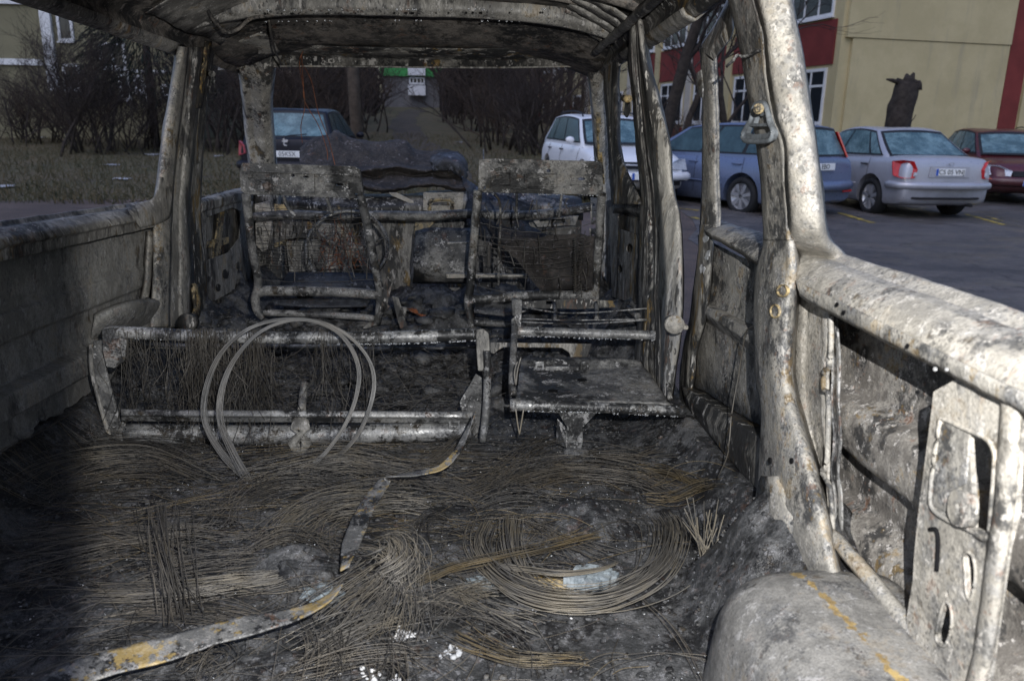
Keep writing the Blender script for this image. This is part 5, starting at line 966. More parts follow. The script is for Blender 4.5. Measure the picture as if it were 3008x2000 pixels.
plate('bolt_rust', [aX(a, b_, 0.752) for a, b_ in ell(2258, 312, 11, 14)], [], 'ochre_scale', bl, d=(0.004, 0, 0))
tag(loft('torn_strip', [[aX(a, b_, X_), aX(a+4, b_+7, X_+.004)] for a, b_, X_ in ((2134, 196, .70), (2148, 176, .70), (2162, 160, .705), (2180, 164, .71), (2200, 158, .715), (2230, 146, .72), (2252, 134, .725))], 'frame_soot', None, nu=30, thick=0.002, amp=0.003, sc=40), 'curled torn metal strip sticking out of the nearest right pillar', 'metal strip')
# ---- water drops under tubes and edges
D = []
def drops_line(P, n, r=(0.0014, 0.0034), dz=0.0):
    G = cr(P, 200)
    for i in range(n):
        p = G[int(rng.integers(0, 200))]; D.append((p[0]+rng.normal(0, .001), p[1]+rng.normal(0, .002), p[2]+dz, rng.uniform(*r)))
drops_line([aY(740, 61, 2.86), aY(1000, 58, 2.86), aY(1400, 58, 2.86), aY(1740, 66, 2.86)], 30, (0.002, 0.004), -0.004)
drops_line([aY(760, 26, 2.6), aY(1700, 24, 2.6)], 36, (0.002, 0.0042), -0.004)
drops_line([aY(312, 974, 2.09), aY(1060, 992, 2.09), aY(1412, 982, 2.09)], 120, dz=-0.017)
drops_line([aY(374, 1272, 2.09), aY(900, 1276, 2.09), aY(1384, 1260, 2.09)], 90, dz=-0.028)
drops_line([aY(1500, 1190, 1.99), aY(1700, 1194, 1.99), aY(2006, 1208, 1.99)], 70, dz=-0.015)
drops_line([aY(1512, 972, 2.33), aY(1700, 978, 2.33), aY(1948, 986, 2.33)], 70, dz=-0.015)
drops_line([aY(722, 572, 2.955), aY(1052, 584, 2.955)], 40, dz=-0.002); drops_line([aY(1420, 567, 2.955), aY(1755, 573, 2.955)], 40, dz=-0.002)
for i in range(160):
    u = rng.uniform(); p = cr([aY(312, 974, 2.1), aY(700, 990, 2.1), aY(1060, 992, 2.1), aY(1412, 982, 2.1)], 50)[int(u*49)]; a = rng.uniform(0.2, 1.7); D.append((p[0], p[1]-0.0165*math.sin(a), p[2]+0.0165*math.cos(a), rng.uniform(.0012, .0024)))
    p = cr([aY(374, 1272, 2.1), aY(900, 1276, 2.1), aY(1384, 1260, 2.1)], 50)[int(u*49)]; D.append((p[0], p[1]-0.027*math.sin(a), p[2]+0.027*math.cos(a), rng.uniform(.0012, .0026)))
    p = aY(1500, 1190, 2.0)*(1-u)+aY(2006, 1208, 2.0)*u; D.append((p[0], p[1]-0.0145*math.sin(a), p[2]+0.0145*math.cos(a), rng.uniform(.0012, .0022)))
    p = aY(1512, 972, 2.34)*(1-u)+aY(1948, 986, 2.34)*u; D.append((p[0], p[1]-0.014*math.sin(a), p[2]+0.014*math.cos(a), rng.uniform(.0012, .0022)))
for i in range(900):
    x = rng.uniform(-0.75, 0.7); y = rng.uniform(0.95, 3.2); D.append((x, y, floor_h(x, y)+rng.uniform(0.002, 0.02), rng.uniform(.0006, .0016)))
D = np.array(D)
bm = bmesh.new(); bmesh.ops.create_icosphere(bm, subdivisions=1, radius=1); base = np.array([v.co[:] for v in bm.verts]); tri = np.array([[v.index for v in f.verts] for f in bm.faces]); bm.free()
Vb = base[None]*D[:, 3][:, None, None]+D[:, :3][:, None]; T = tri[None]+(np.arange(len(D))*len(base))[:, None, None]
tag(quads_mesh('water_drops', Vb.reshape(-1, 3), T.reshape(-1, 3), 'water'), 'water drops beaded along the seat tubes, roof bars and floor', 'water drops', kind='stuff')
# ================================================================ THE YARD OUTSIDE
def smooth01(a, b_, x): t = min(1, max(0, (x-a)/(b_-a))); return t*t*(3-2*t)
def gz(x, y):
    r = 0.030*max(0, y-11)*(1-smooth01(4.5, 8.5, x))
    r += 0.02*max(0, y-34)*(1-smooth01(4.5, 8.5, x))
    return min(r, 6.0)+0.03*noise.noise(Vector((x*.25, y*.25, 0)))*(1-smooth01(3.5, 6.5, x))
def gnd(px, py):
    """where a pixel's ray meets the yard"""
    d = RV @ ray(px, py); p = CW.copy(); t = 4.0
    while t < 400:
        p = CW+d*t
        if p[2] <= gz(p[0], p[1]): return p
        t += 0.05 if t < 40 else 0.3
    return p
# materials
def simple(name, col, rough=0.8, metallic=0.0, var=0.25, scale=3.0, bump=0.2, spec=0.4, detail=8, col2=None, bd=0.02):
    m, nt, b = nodes_of(name, rough, metallic, spec); v = vecs(nt)
    c2 = col2 or tuple(c*(1-var) for c in col)
    nt.links.new(mixc(nt, noise_fac(nt, v, scale, detail, .65, .35, .65), c2, col), b.inputs['Base Color'])
    if bump:
        bp = N(nt, 'ShaderNodeBump', i_Strength=bump, i_Distance=bd); nt.links.new(noise_fac(nt, v, scale*6, 6, .7, .2, .8), bp.inputs['Height']); nt.links.new(bp.outputs[0], b.inputs['Normal'])
    return m, nt, b
def paint(name, col, rough=0.32, flake=0.0, coat=0.25):
    m, nt, b = nodes_of(name, rough, flake, 0.5); v = vecs(nt)
    sep = N(nt, 'ShaderNodeSeparateXYZ'); nt.links.new(v, sep.inputs[0])
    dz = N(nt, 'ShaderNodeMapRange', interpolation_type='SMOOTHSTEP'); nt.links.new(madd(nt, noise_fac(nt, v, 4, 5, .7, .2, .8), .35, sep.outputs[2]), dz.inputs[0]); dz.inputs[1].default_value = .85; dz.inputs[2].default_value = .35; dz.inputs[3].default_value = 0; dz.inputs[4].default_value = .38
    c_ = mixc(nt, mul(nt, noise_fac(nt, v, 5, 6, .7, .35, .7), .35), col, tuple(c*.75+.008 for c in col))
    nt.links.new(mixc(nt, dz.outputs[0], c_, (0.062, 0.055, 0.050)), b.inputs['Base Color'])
    rr = N(nt, 'ShaderNodeMapRange'); nt.links.new(noise_fac(nt, v, 30, 4, .7, .3, .7), rr.inputs[0]); rr.inputs[3].default_value = rough-.08; rr.inputs[4].default_value = rough+.15; nt.links.new(rr.outputs[0], b.inputs['Roughness'])
    b.inputs['Coat Weight'].default_value = coat
    if not coat: b.inputs['Specular IOR Level'].default_value = .25
m, nt, b = nodes_of('grass_ground', 0.95); v = vecs(nt)
c = mixc(nt, noise_fac(nt, v, .5, 8, .7, .35, .65), (0.088, 0.078, 0.038), (0.125, 0.096, 0.055))
c = mixc(nt, mul(nt, noise_fac(nt, v, 6, 6, .7, .45, .7), .8), c, (0.044, 0.044, 0.026))
c = mixc(nt, mul(nt, noise_fac(nt, v, .9, 9, .72, .58, .66), .7), c, (0.088, 0.070, 0.056))
nt.links.new(c, b.inputs['Base Color'])
bp = N(nt, 'ShaderNodeBump', i_Strength=.5, i_Distance=0.05); nt.links.new(noise_fac(nt, v, 9, 8, .75, .2, .8), bp.inputs['Height']); nt.links.new(bp.outputs[0], b.inputs['Normal'])
m, nt, b = nodes_of('dirt_track', 0.9); v = vecs(nt)
c = mixc(nt, noise_fac(nt, v, .7, 9, .7, .35, .65), (0.165, 0.122, 0.102), (0.11, 0.083, 0.072))
c = mixc(nt, mul(nt, noise_fac(nt, vecs(nt, (.35, 1.6, 1)), 1.6, 7, .7, .52, .64), .6), c, (0.055, 0.048, 0.046))
nt.links.new(c, b.inputs['Base Color'])
bp = N(nt, 'ShaderNodeBump', i_Strength=.8, i_Distance=0.04); nt.links.new(noise_fac(nt, v, 14, 8, .75, .2, .8), bp.inputs['Height']); nt.links.new(bp.outputs[0], b.inputs['Normal'])
m, nt, b = nodes_of('wet_asphalt', 0.6, 0, .5); v = vecs(nt)
c = mixc(nt, noise_fac(nt, v, .8, 9, .7, .38, .62), (0.080, 0.070, 0.066), (0.120, 0.103, 0.094))
c = mixc(nt, mul(nt, noise_fac(nt, vecs(nt, (.5, 2.0, 1)), 1.4, 8, .7, .50, .62), .65), c, (0.042, 0.039, 0.039))
c = mixc(nt, mul(nt, noise_fac(nt, v, 45, 4, .7, .55, .64), .65), c, (0.19, 0.175, 0.165))
c = mixc(nt, mul(nt, noise_fac(nt, v, .35, 5, .6, .53, .56), .5), c, (0.05, 0.046, 0.045))
vo = N(nt, 'ShaderNodeTexVoronoi', feature='DISTANCE_TO_EDGE', i_Scale=.55); nv = N(nt, 'ShaderNodeTexNoise', i_Scale=2.0, i_Detail=5.0); nt.links.new(v, nv.inputs['Vector']); va = N(nt, 'ShaderNodeVectorMath', operation='MULTIPLY_ADD'); nt.links.new(nv.outputs['Color'], va.inputs[0]); va.inputs[1].default_value = (.9, .9, 0); nt.links.new(v, va.inputs[2]); nt.links.new(va.outputs[0], vo.inputs['Vector'])
ck = N(nt, 'ShaderNodeMapRange'); nt.links.new(vo.outputs['Distance'], ck.inputs[0]); ck.inputs[1].default_value = .012; ck.inputs[2].default_value = .0; c = mixc(nt, mul(nt, ck.outputs[0], .85), c, (0.018, 0.017, 0.017))
nt.links.new(c, b.inputs['Base Color'])
rr = N(nt, 'ShaderNodeMapRange'); nt.links.new(noise_fac(nt, v, 1.2, 6, .65, .40, .60), rr.inputs[0]); rr.inputs[3].default_value = .30; rr.inputs[4].default_value = .85; nt.links.new(rr.outputs[0], b.inputs['Roughness'])
bp = N(nt, 'ShaderNodeBump', i_Strength=.5, i_Distance=0.01); nt.links.new(noise_fac(nt, v, 60, 6, .75, .2, .8), bp.inputs['Height']); nt.links.new(bp.outputs[0], b.inputs['Normal'])
simple('path_earth', (0.085, 0.068, 0.050), .95, var=.35, scale=2.0, bump=.5)
simple('yellow_line', (0.50, 0.36, 0.05), .8, var=.7, scale=6, col2=(0.10, 0.085, 0.05), bump=0)
simple('snow', (0.75, 0.78, 0.82), .8, var=.1); simple('litter', (0.42, 0.42, 0.43), .7, var=.4)
simple('plaster_olive', (0.22, 0.20, 0.125), .9, var=.14, scale=1.2, bump=.1)
m, nt, b = simple('plaster_beige', (0.50, 0.43, 0.295), .9, var=.10, scale=.9, bump=.15)
v = vecs(nt, (1, 1, .12)); c = mixc(nt, noise_fac(nt, vecs(nt), .9, 8, .65, .35, .65), (0.46, 0.385, 0.215), (0.53, 0.445, 0.255)); c = mixc(nt, mul(nt, noise_fac(nt, v, 2.2, 7, .7, .52, .72), .45), c, (0.27, 0.245, 0.19)); c = mixc(nt, mul(nt, noise_fac(nt, vecs(nt), 40, 3, .7, .5, .65), .2), c, (0.30, 0.265, 0.19)); nt.links.new(c, b.inputs['Base Color'])
simple('plaster_pale', (0.50, 0.46, 0.40), .9, var=.15, scale=1.0, bump=.1)
simple('plaster_red', (0.20, 0.035, 0.030), .85, var=.25, scale=1.2, bump=.1)
simple('plaster_green', (0.06, 0.32, 0.09), .85, var=.15, scale=1, bump=.1)
simple('plaster_grey', (0.17, 0.165, 0.165), .9, var=.2, scale=1, bump=.1)
simple('white_frame', (0.72, 0.72, 0.72), .5, var=.08, bump=0)
simple('wood_pole', (0.15, 0.115, 0.09), .9, var=.4, scale=6); simple('concrete', (0.28, 0.27, 0.26), .9, var=.2, scale=4)
simple('bark', (0.060, 0.047, 0.038), .95, var=.5, scale=9, bump=.8); simple('twig', (0.050, 0.038, 0.033), .95, var=.4, scale=5, bump=0)
simple('twig_brown', (0.085, 0.060, 0.045), .95, var=.45, scale=3, bump=0); simple('needles', (0.016, 0.024, 0.015), .9, var=.5, scale=4, bump=0)
m, nt, b = nodes_of('window_dark', 0.12, 0, .6); b.inputs['Base Color'].default_value = (0.02, 0.025, 0.03, 1)
m, nt, b = nodes_of('frosted_glass', 0.22, 0, .7); v = vecs(nt)
n0, n1, n2, _ = chan(nt, v, 3.5, 6, .7); c0, c1, c2, _ = chan(nt, v, 60, 2, .6)
c = mixc(nt, sstep(nt, madd(nt, c0, .35, madd(nt, n0, .8, -.07)), .42, .66), (0.055, 0.105, 0.115), (0.185, 0.285, 0.295)); nt.links.new(c, b.inputs['Base Color'])
rr = N(nt, 'ShaderNodeMapRange'); nt.links.new(n1, rr.inputs[0]); rr.inputs[1].default_value = .35; rr.inputs[2].default_value = .65; rr.inputs[3].default_value = .08; rr.inputs[4].default_value = .45; nt.links.new(rr.outputs[0], b.inputs['Roughness'])
m, nt, b = nodes_of('frosted_glass_dark', 0.25, 0, .6); v = vecs(nt)
nt.links.new(mixc(nt, noise_fac(nt, v, 4, 7, .7, .3, .7), (0.018, 0.040, 0.045), (0.045, 0.085, 0.095)), b.inputs['Base Color'])
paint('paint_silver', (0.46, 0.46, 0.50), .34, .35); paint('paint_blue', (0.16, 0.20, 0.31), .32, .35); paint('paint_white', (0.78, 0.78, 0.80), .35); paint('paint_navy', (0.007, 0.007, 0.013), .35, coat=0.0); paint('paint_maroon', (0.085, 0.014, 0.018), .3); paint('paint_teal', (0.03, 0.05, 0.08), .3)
simple('rubber', (0.018, 0.018, 0.019), .85, var=.3, bump=0); simple('black_plastic', (0.016, 0.016, 0.018), .6, var=.2, bump=0); simple('alloy', (0.55, 0.55, 0.57), .35, .6, var=.15, bump=0)
simple('lamp_red', (0.55, 0.012, 0.012), .2, var=.25, scale=20, bump=0, spec=.7); simple('lamp_red_dull', (0.40, 0.05, 0.06), .3, var=.2, scale=10, bump=0, spec=.6); simple('lamp_clear', (0.62, 0.64, 0.68), .15, .1, var=.25, scale=25, bump=0, spec=.8)
simple('plate_white', (0.80, 0.80, 0.78), .35, var=.05, bump=0); simple('plate_blue', (0.03, 0.10, 0.45), .4, var=.1, bump=0); simple('plate_black', (0.02, 0.02, 0.02), .5, var=.1, bump=0); simple('seam_dark', (0.012, 0.012, 0.014), .8, var=.2, bump=0)

# ground, track, lot
def sheet(name, x0, x1, y0, y1, nx_, ny_, lift, mat, edge=0.0, sd=0):
    xs_ = np.linspace(x0, x1, nx_); ys_ = np.linspace(y0, y1, ny_) if y1 < 200 else np.concatenate([np.linspace(y0, 60, ny_//2), np.geomspace(62, y1, ny_-ny_//2)])
    V = []
    for j, y in enumerate(ys_):
        for i, x in enumerate(xs_):
            xx, yy = x, y
            if edge:
                nzv = noise.noise(Vector((x*.35+sd, y*.35, 1.7)))
                if i == 0 or i == nx_-1: xx += edge*nzv
                if j == 0 or j == ny_-1: yy += edge*nzv
            V.append((xx, yy, gz(xx, yy)+lift))
    F = [(j*nx_+i, j*nx_+i+1, (j+1)*nx_+i+1, (j+1)*nx_+i) for j in range(ny_-1) for i in range(nx_-1)]
    o = from_arrays(name, V, F, mat); o['kind'] = 'structure'; return o
sheet('ground', -220, 260, -60, 900, 161, 140, 0.0, 'grass_ground')
sheet('dirt_road', -60, 3.6, 2.2, 12.9, 70, 24, 0.006, 'dirt_track', 0.8, 3)
sheet('parking_lot', 3.2, 60, -30, 19.0, 60, 50, 0.011, 'wet_asphalt', 0.7, 9)
V = []
for y in np.linspace(16.5, 66, 40):
    for w_ in np.linspace(-1, 1, 7):
        x = 0.25-0.075*y+0.6*math.sin(y*.1)+w_*(0.7+.5*noise.noise(Vector((y*.3, w_, 0)))); V.append((x, y, gz(x, y)+0.02))
from_arrays('path', V, [(j*7+i, j*7+i+1, (j+1)*7+i+1, (j+1)*7+i) for j in range(39) for i in range(6)], 'path_earth')['kind'] = 'structure'
def mark(px0, py0, px1, py1, w, lab):
    a, b_ = gnd(px0, py0), gnd(px1, py1); d = b_-a; d /= np.linalg.norm(d); nrm = np.array([-d[1], d[0], 0])*w
    V = []; n_ = 14
    for i in range(n_+1):
        p = a+(b_-a)*i/n_; j1, j2 = rng.uniform(.6, 1.1), rng.uniform(.6, 1.1); V += [tuple(p-nrm*j1+np.array([0, 0, .016+gz(p[0], p[1])-p[2]])), tuple(p+nrm*j2+np.array([0, 0, .016+gz(p[0], p[1])-p[2]]))]
    tag(from_arrays('painted_line', V, [(2*i, 2*i+2, 2*i+3, 2*i+1) for i in range(n_)], 'yellow_line', smooth=False), lab, 'road marking', 'yellow parking lines', van=False)
mark(1995, 615, 2052, 622, .06, 'worn yellow line on asphalt between the two right pillars, upper'); mark(2030, 640, 2056, 648, .06, 'short yellow dash on asphalt between the two right pillars, lower'); mark(2462, 628, 2562, 658, .06, 'worn yellow line in front of the silver saloon wheel'); mark(2838, 632, 2950, 664, .05, 'worn yellow line behind the silver saloon bumper'); mark(2900, 640, 2940, 652, .04, 'faint yellow dash beside the line behind the silver saloon')
for i_, (a, b_, s_, lab) in enumerate(((325, 488, .28, 'scrap of white litter on grass, middle of the left side window'), (455, 457, .3, 'scrap of white litter beside the left pillar, higher'), (360, 530, .22, 'scrap of white litter on the dirt beside the left pillar'), (126, 407, .2, 'small white litter scrap on far grass at left'), (20, 552, .25, 'thin white patch at the far left edge of the grass'), (1350, 420, .25, 'lone white litter scrap on the grass beyond the windscreen'), (642, 462, .2, 'tiny white scrap seen through the left front door window'))):
    p = gnd(a, b_); V = [(p[0]+s_*rng.uniform(.6, 1)*math.cos(t), p[1]+s_*rng.uniform(.5, 1)*math.sin(t), gz(p[0], p[1])+.015+rng.uniform(0, .03)) for t in np.linspace(0, 2*PI, 9, endpoint=False)]+[(p[0], p[1], gz(p[0], p[1])+.05)]
    tag(from_arrays('litter', V, [(i, (i+1) % 9, 9) for i in range(9)], 'litter', smooth=False), lab, 'litter', 'white litter scraps', van=False)

# dry grass blades over the near part of the verge
m, nt, b = nodes_of('dry_grass', .9); g = N(nt, 'ShaderNodeNewGeometry'); nt.links.new(mixc(nt, g.outputs['Random Per Island'], (0.040, 0.046, 0.018), (0.14, 0.105, 0.055)), b.inputs['Base Color'])
C = []
for i in range(15000):
    y = 12.6+24*rng.uniform()**1.5; x = rng.uniform(-.75*y, 3.4); z = gz(x, y); h_ = rng.uniform(.04, .16); a = rng.uniform(0, 6.28); l = rng.uniform(.02, .14)
    C.append([(x, y, z-.01), (x+math.cos(a)*l*.35, y+math.sin(a)*l*.35, z+h_*.7), (x+math.cos(a)*l, y+math.sin(a)*l, z+h_)])
tag(strands('grass', np.array(C), 0.006, 'dry_grass', None, 3), 'short dry winter grass beyond the dirt road', 'grass', kind='stuff', van=False)
# ---------------------------------------------------------------- cars
def bool_cut(o, cutters):
    for c in cutters:
        md = o.modifiers.new('cut', 'BOOLEAN'); md.object = c; md.operation = 'DIFFERENCE'; md.solver = 'EXACT'
    dg = bpy.context.evaluated_depsgraph_get(); me = bpy.data.meshes.new_from_object(o.evaluated_get(dg))
    old = o.data; o.modifiers.clear(); o.data = me
    for c in cutters: bpy.data.objects.remove(c)
def car(label, L, Wd, H, paint_m, body, gh, wheels, pos, yaw, rear=None, front=None, glass='frosted_glass', glass_side='frosted_glass', rails=False, wr=0.31, pillars=(0.36, 0.70), plate_txt=None, plate_at='rear', n_side=3, roofcol=None):
    """body: list of (y, z_top, half_width_factor, z_bot); gh: (rear_base_y, rear_roof_y, front_roof_y, front_base_y, belt_z_rear, belt_z_front)"""
    t = thing('parked_car', label, 'car', (0, 0, 0), 'parked cars', van=False); hw = Wd/2
    rows = []
    for y, zt, wf, zb in body:
        w = hw*wf; h_ = zt-zb
        half = [(0, zt), (w*.55, zt-.006), (w*.80, zt-.022), (w*.92, zt-.06), (w*.985, zt-h_*.28), (w, zt-h_*.52), (w*.985, zb+h_*.18), (w*.95, zb+.03), (w*.80, zb)]
        rows.append([(-x, y, z) for x, z in half[::-1]]+[(x, y, z) for x, z in half[1:]])
    R = np.array(rows); a, bb = R.shape[:2]; nu, nv = (a-1)*3+1, (bb-1)*2+1
    A = np.stack([cr(R[:, j], nu) for j in range(bb)], 1); A = np.stack([cr(A[i], nv) for i in range(nu)], 0)
    V = [tuple(p) for p in A.reshape(-1, 3)]; F = [(i*nv+j, i*nv+j+1, (i+1)*nv+j+1, (i+1)*nv+j) for i in range(nu-1) for j in range(nv-1)]
    F += [(i*nv+nv-1, i*nv, (i+1)*nv, (i+1)*nv+nv-1) for i in range(nu-1)]
    F.append(tuple(range(nv))); F.append(tuple((nu-1)*nv+j for j in range(nv))[::-1])
    bo = from_arrays('body', V, F, paint_m, t)
    bm = bmesh.new(); bm.from_mesh(bo.data); bmesh.ops.recalc_face_normals(bm, faces=bm.faces); bm.to_mesh(bo.data); bm.free()
    cut = []
    for wy in wheels:
        for s in (-1, 1):
            Vc, Fc = tube_arrays([(s*(hw-.24), wy, wr+.02), (s*(hw+.2), wy, wr+.02)], wr+.055, 28)
            c = from_arrays('c', Vc, Fc, 'seam_dark'); bm = bmesh.new(); bm.from_mesh(c.data); bmesh.ops.recalc_face_normals(bm, faces=bm.faces); bm.to_mesh(c.data); bm.free(); cut.append(c)
    bool_cut(bo, cut)
    if 'seam_dark' not in [m_.name for m_ in bo.data.materials if m_]: pass
    bo.data.polygons.foreach_set('use_smooth', [True]*len(bo.data.polygons))
    try: bo.data.set_sharp_from_angle(angle=rad(35))
    except Exception: pass
    # greenhouse surface
    rb, rr_, fr, fb, bzr, bzf = gh
    def side(s, u, q):
        yr = rb+(rr_-rb)*(q**0.85); yf = fb+(fr-fb)*(q**0.9); y = yr+(yf-yr)*u
        zb_ = bzr+(bzf-bzr)*u; zr = H-.03-.24*(u-.46)**2
        w = hw*(.90-.20*q-.06*abs(u-.45)**2)
        return np.array([s*w, y, zb_+(zr-zb_)*q])
    def endp(e, v_, q):    # e 0 rear, 1 front
        p = side(1, e, q); x = p[0]*v_; return np.array([x, p[1]+(1 if e else -1)*.07*(1-v_*v_)*(1-.3*q), p[2]+.035*(1-v_*v_)*q])
    qs = np.linspace(-.06, 1, 9); loop = []
    us = np.linspace(0, 1, 13); vsn = np.linspace(-1, 1, 11)
    Vg = []
    for q in qs:
        q_ = max(0, q); off = np.array([0, 0, q if q < 0 else 0])
        Lp = [side(1, u, q_) for u in us]+[endp(1, v_, q_) for v_ in vsn[::-1][1:-1]]+[side(-1, u, q_) for u in us[::-1]]+[endp(0, v_, q_) for v_ in vsn[1:-1]]
        Vg.append([p+off for p in Lp])
    Vg = np.array(Vg); nl = Vg.shape[1]; cen = Vg[-1].mean(0)
    caps = []
    for k_, (sc_, dz) in enumerate(((.94, .014), (.8, .026), (.5, .034), (.15, .036))): caps.append(cen+(Vg[-1]-cen)*sc_*np.array([1, 1, 1])+np.array([0, 0, dz]))
    Vg = np.vstack([Vg.reshape(-1, 3)]+caps); nr = len(qs)+4
    F = [(i*nl+j, i*nl+(j+1) % nl, (i+1)*nl+(j+1) % nl, (i+1)*nl+j) for i in range(nr-1) for j in range(nl)]; F.append(tuple((nr-1)*nl+j for j in range(nl)))
    from_arrays('cabin', Vg, F, roofcol or paint_m, t)
    def pane(name, fn, mat, off, th=.004, nn=7):
        G = np.array([[fn(a_, b_) for b_ in np.linspace(0, 1, nn)] for a_ in np.linspace(0, 1, nn)]); G = G+off
        o = from_arrays(name, G.reshape(-1, 3), [(i*nn+j, i*nn+j+1, (i+1)*nn+j+1, (i+1)*nn+j) for i in range(nn-1) for j in range(nn-1)], mat, t); return o
    for s in (-1, 1):
        def fr_(a_, b_): return side(s, .05+.90*a_, .03+.93*b_)
        pane('window_surround', fr_, 'black_plastic', np.array([s*.004, 0, 0]), nn=9)
        br = [0.055]+list(pillars)+[0.945]
        for k_ in range(len(br)-1):
            u0, u1 = br[k_]+.012, br[k_+1]-.012
            def fw(a_, b_): return side(s, u0+(u1-u0)*a_, .08+(.82 if k_ or gh[1]-gh[0] < .4 else .80)*b_)
            pane('side_window', fw, glass_side, np.array([s*.009, 0, 0]))
    for e, nm in ((0, 'rear_window'), (1, 'windscreen')):
        pane('window_surround', lambda a_, b_: endp(e, -.97+1.94*a_, .0+.97*b_), 'black_plastic', np.array([0, (.004 if e else -.004), .002]), nn=9)
        pane(nm, lambda a_, b_: endp(e, -.90+1.80*a_, .07+.80*b_), glass, np.array([0, (.010 if e else -.010), .005]), nn=9)
    # wheels
    for wy in wheels:
        for s in (-1, 1):
            xo = s*(hw-.015); prof = [(wr-.10, -.02), (wr-.09, 0.0), (wr-.04, .006), (wr-.012, -.01), (wr, -.04), (wr, -.17), (wr-.02, -.20), (wr-.1, -.2)]
            k_ = 32; Vw = []
            for r_, x_ in prof:
                for a_ in np.linspace(0, 2*PI, k_, endpoint=False): Vw.append((xo+s*x_, wy+r_*math.cos(a_), wr+r_*math.sin(a_)))
            wh = from_arrays('wheel', Vw, [(i*k_+j, i*k_+(j+1) % k_, (i+1)*k_+(j+1) % k_, (i+1)*k_+j) for i in range(len(prof)-1) for j in range(k_)], 'rubber', t)
            Vr = []; rp = [(wr-.085, -.004), (wr-.10, -.02), (wr-.112, -.10)]
            for r_, x_ in rp:
                for a_ in np.linspace(0, 2*PI, k_, endpoint=False): Vr.append((xo+s*x_, wy+r_*math.cos(a_), wr+r_*math.sin(a_)))
            from_arrays('rim', Vr, [(i*k_+j, i*k_+(j+1) % k_, (i+1)*k_+(j+1) % k_, (i+1)*k_+j) for i in range(2) for j in range(k_)]+[tuple(2*k_+j for j in range(k_))], 'alloy', wh)
            Vs, Fs = [], []
            for q in range(7):
                a_ = q*2*PI/7+.2; c_, s_ = math.cos(a_), math.sin(a_); o0 = len(Vs)
                for r_, w_ in ((.03, .022), (wr-.10, .03)):
                    for ww in (-w_, w_):
                        for xx in (-.012, -.05): Vs.append((xo+s*xx, wy+c_*r_-s_*ww, wr+s_*r_+c_*ww))
                Fs += [tuple(o0+i for i in f) for f in ((0, 2, 6, 4), (1, 5, 7, 3), (0, 4, 5, 1), (2, 3, 7, 6))]
            from_arrays('spokes', Vs, Fs, 'alloy', wh, smooth=False)
    yb, yf = body[0][0], body[-1][0]
    # mirrors, handles, sill trim, door seams
    my = gh[3]-.42
    for s in (-1, 1):
        Vm = dent([tuple(p) for p in (np.array([v.co[:] for v in ICO])*np.array([.085, .045, .060])+np.array([s*(hw+.03), my, gh[5]+.06]))], 0, 1)
        from_arrays('mirror', Vm, ICOF, paint_m, t)
        for k_, u in enumerate(pillars[-2:] if len(pillars) > 1 else pillars):
            y = side(s, u, 0)[1]-.02; zt = gh[4]-.14
            tube('door_handle', [(s*(hw*.982), y-.02, zt), (s*(hw*1.0+.006), y+.03, zt), (s*(hw*1.0+.006), y+.13, zt), (s*hw*.982, y+.17, zt)], .014, 'black_plastic' if paint_m in ('paint_white', 'paint_silver') else paint_m, t, k=6, n=8)
        tube('rub_strip', [(s*(hw*.995), wheels[0]+wr+.12, .50), (s*(hw+.008), (wheels[0]+wheels[1])/2, .52), (s*(hw*.995), wheels[1]-wr-.12, .52)], .016, paint_m, t, k=6, n=10)
        if rails: tube('roof_rail', [side(s*.86, .04, 1)+np.array([0, 0, .03]), side(s*.86, .10, 1)+np.array([0, 0, .075]), side(s*.86, .5, 1)+np.array([0, 0, .075]), side(s*.86, .86, 1)+np.array([0, 0, .07]), side(s*.86, .92, 1)+np.array([0, 0, .03])], .016, 'black_plastic', t, k=6, n=24)
    def half_at(y):
        ys_ = [r[0] for r in body]; return [np.interp(y, ys_, [r[k] for r in body]) for k in (1, 2, 3)]
    for s in (-1, 1):
        for u_ in ([.06] if len(pillars) < 2 else [pillars[0]-.02, pillars[1], .97]):
            y = side(s, min(1, u_), 0)[1]; zt, wf, zb = half_at(y); w = hw*wf; h_ = zt-zb
            tube('panel_gap', [(s*(w*.935+.003), y, zt-.05), (s*(w*.985+.004), y-.01, zt-h_*.28), (s*(w+.004), y-.012, zt-h_*.52), (s*(w*.985+.004), y, zb+h_*.18)], .003, 'seam_dark', t, k=5, n=12)
    def quad(name, P, mat, th=(0, 0, 0), par=None): return plate(name, P, [], mat, par or t, d=th, bev=.006)
    def numplate(y, z, sgn, txt, sq=1.0):
        b_ = quad('number_plate', [(-.26, y, z-.055), (.26, y, z-.055), (.26, y, z+.055), (-.26, y, z+.055)], 'plate_white', (0, sgn*.012, 0))
        x0 = .235 if sgn > 0 else -.235
        plate('plate_band', [(x0-.022, y+sgn*.012, z-.052), (x0+.022, y+sgn*.012, z-.052), (x0+.022, y+sgn*.012, z+.052), (x0-.022, y+sgn*.012, z+.052)], [], 'plate_blue', b_, d=(0, sgn*.003, 0), bev=0)
        if txt:
            rot = Matrix.Rotation(PI/2, 4, 'X') if sgn < 0 else Matrix.Rotation(PI, 4, 'Z') @ Matrix.Rotation(PI/2, 4, 'X')
            textmesh('lettering', txt, .105, 'plate_black', b_, Matrix.Translation((.02*(-sgn), y+sgn*.0145, z)) @ rot)
    if rear: rear(t, quad, numplate, yb, hw)
    if front: front(t, quad, numplate, yf, hw)
    t.location = Vector(pos); t.rotation_euler = (0, 0, yaw)
    return t
_b = bmesh.new(); bmesh.ops.create_icosphere(_b, subdivisions=2, radius=1); _m = bpy.data.meshes.new('ico'); _b.to_mesh(_m); _b.free(); ICO = list(_m.vertices); ICOF = [tuple(p.vertices) for p in _m.polygons]

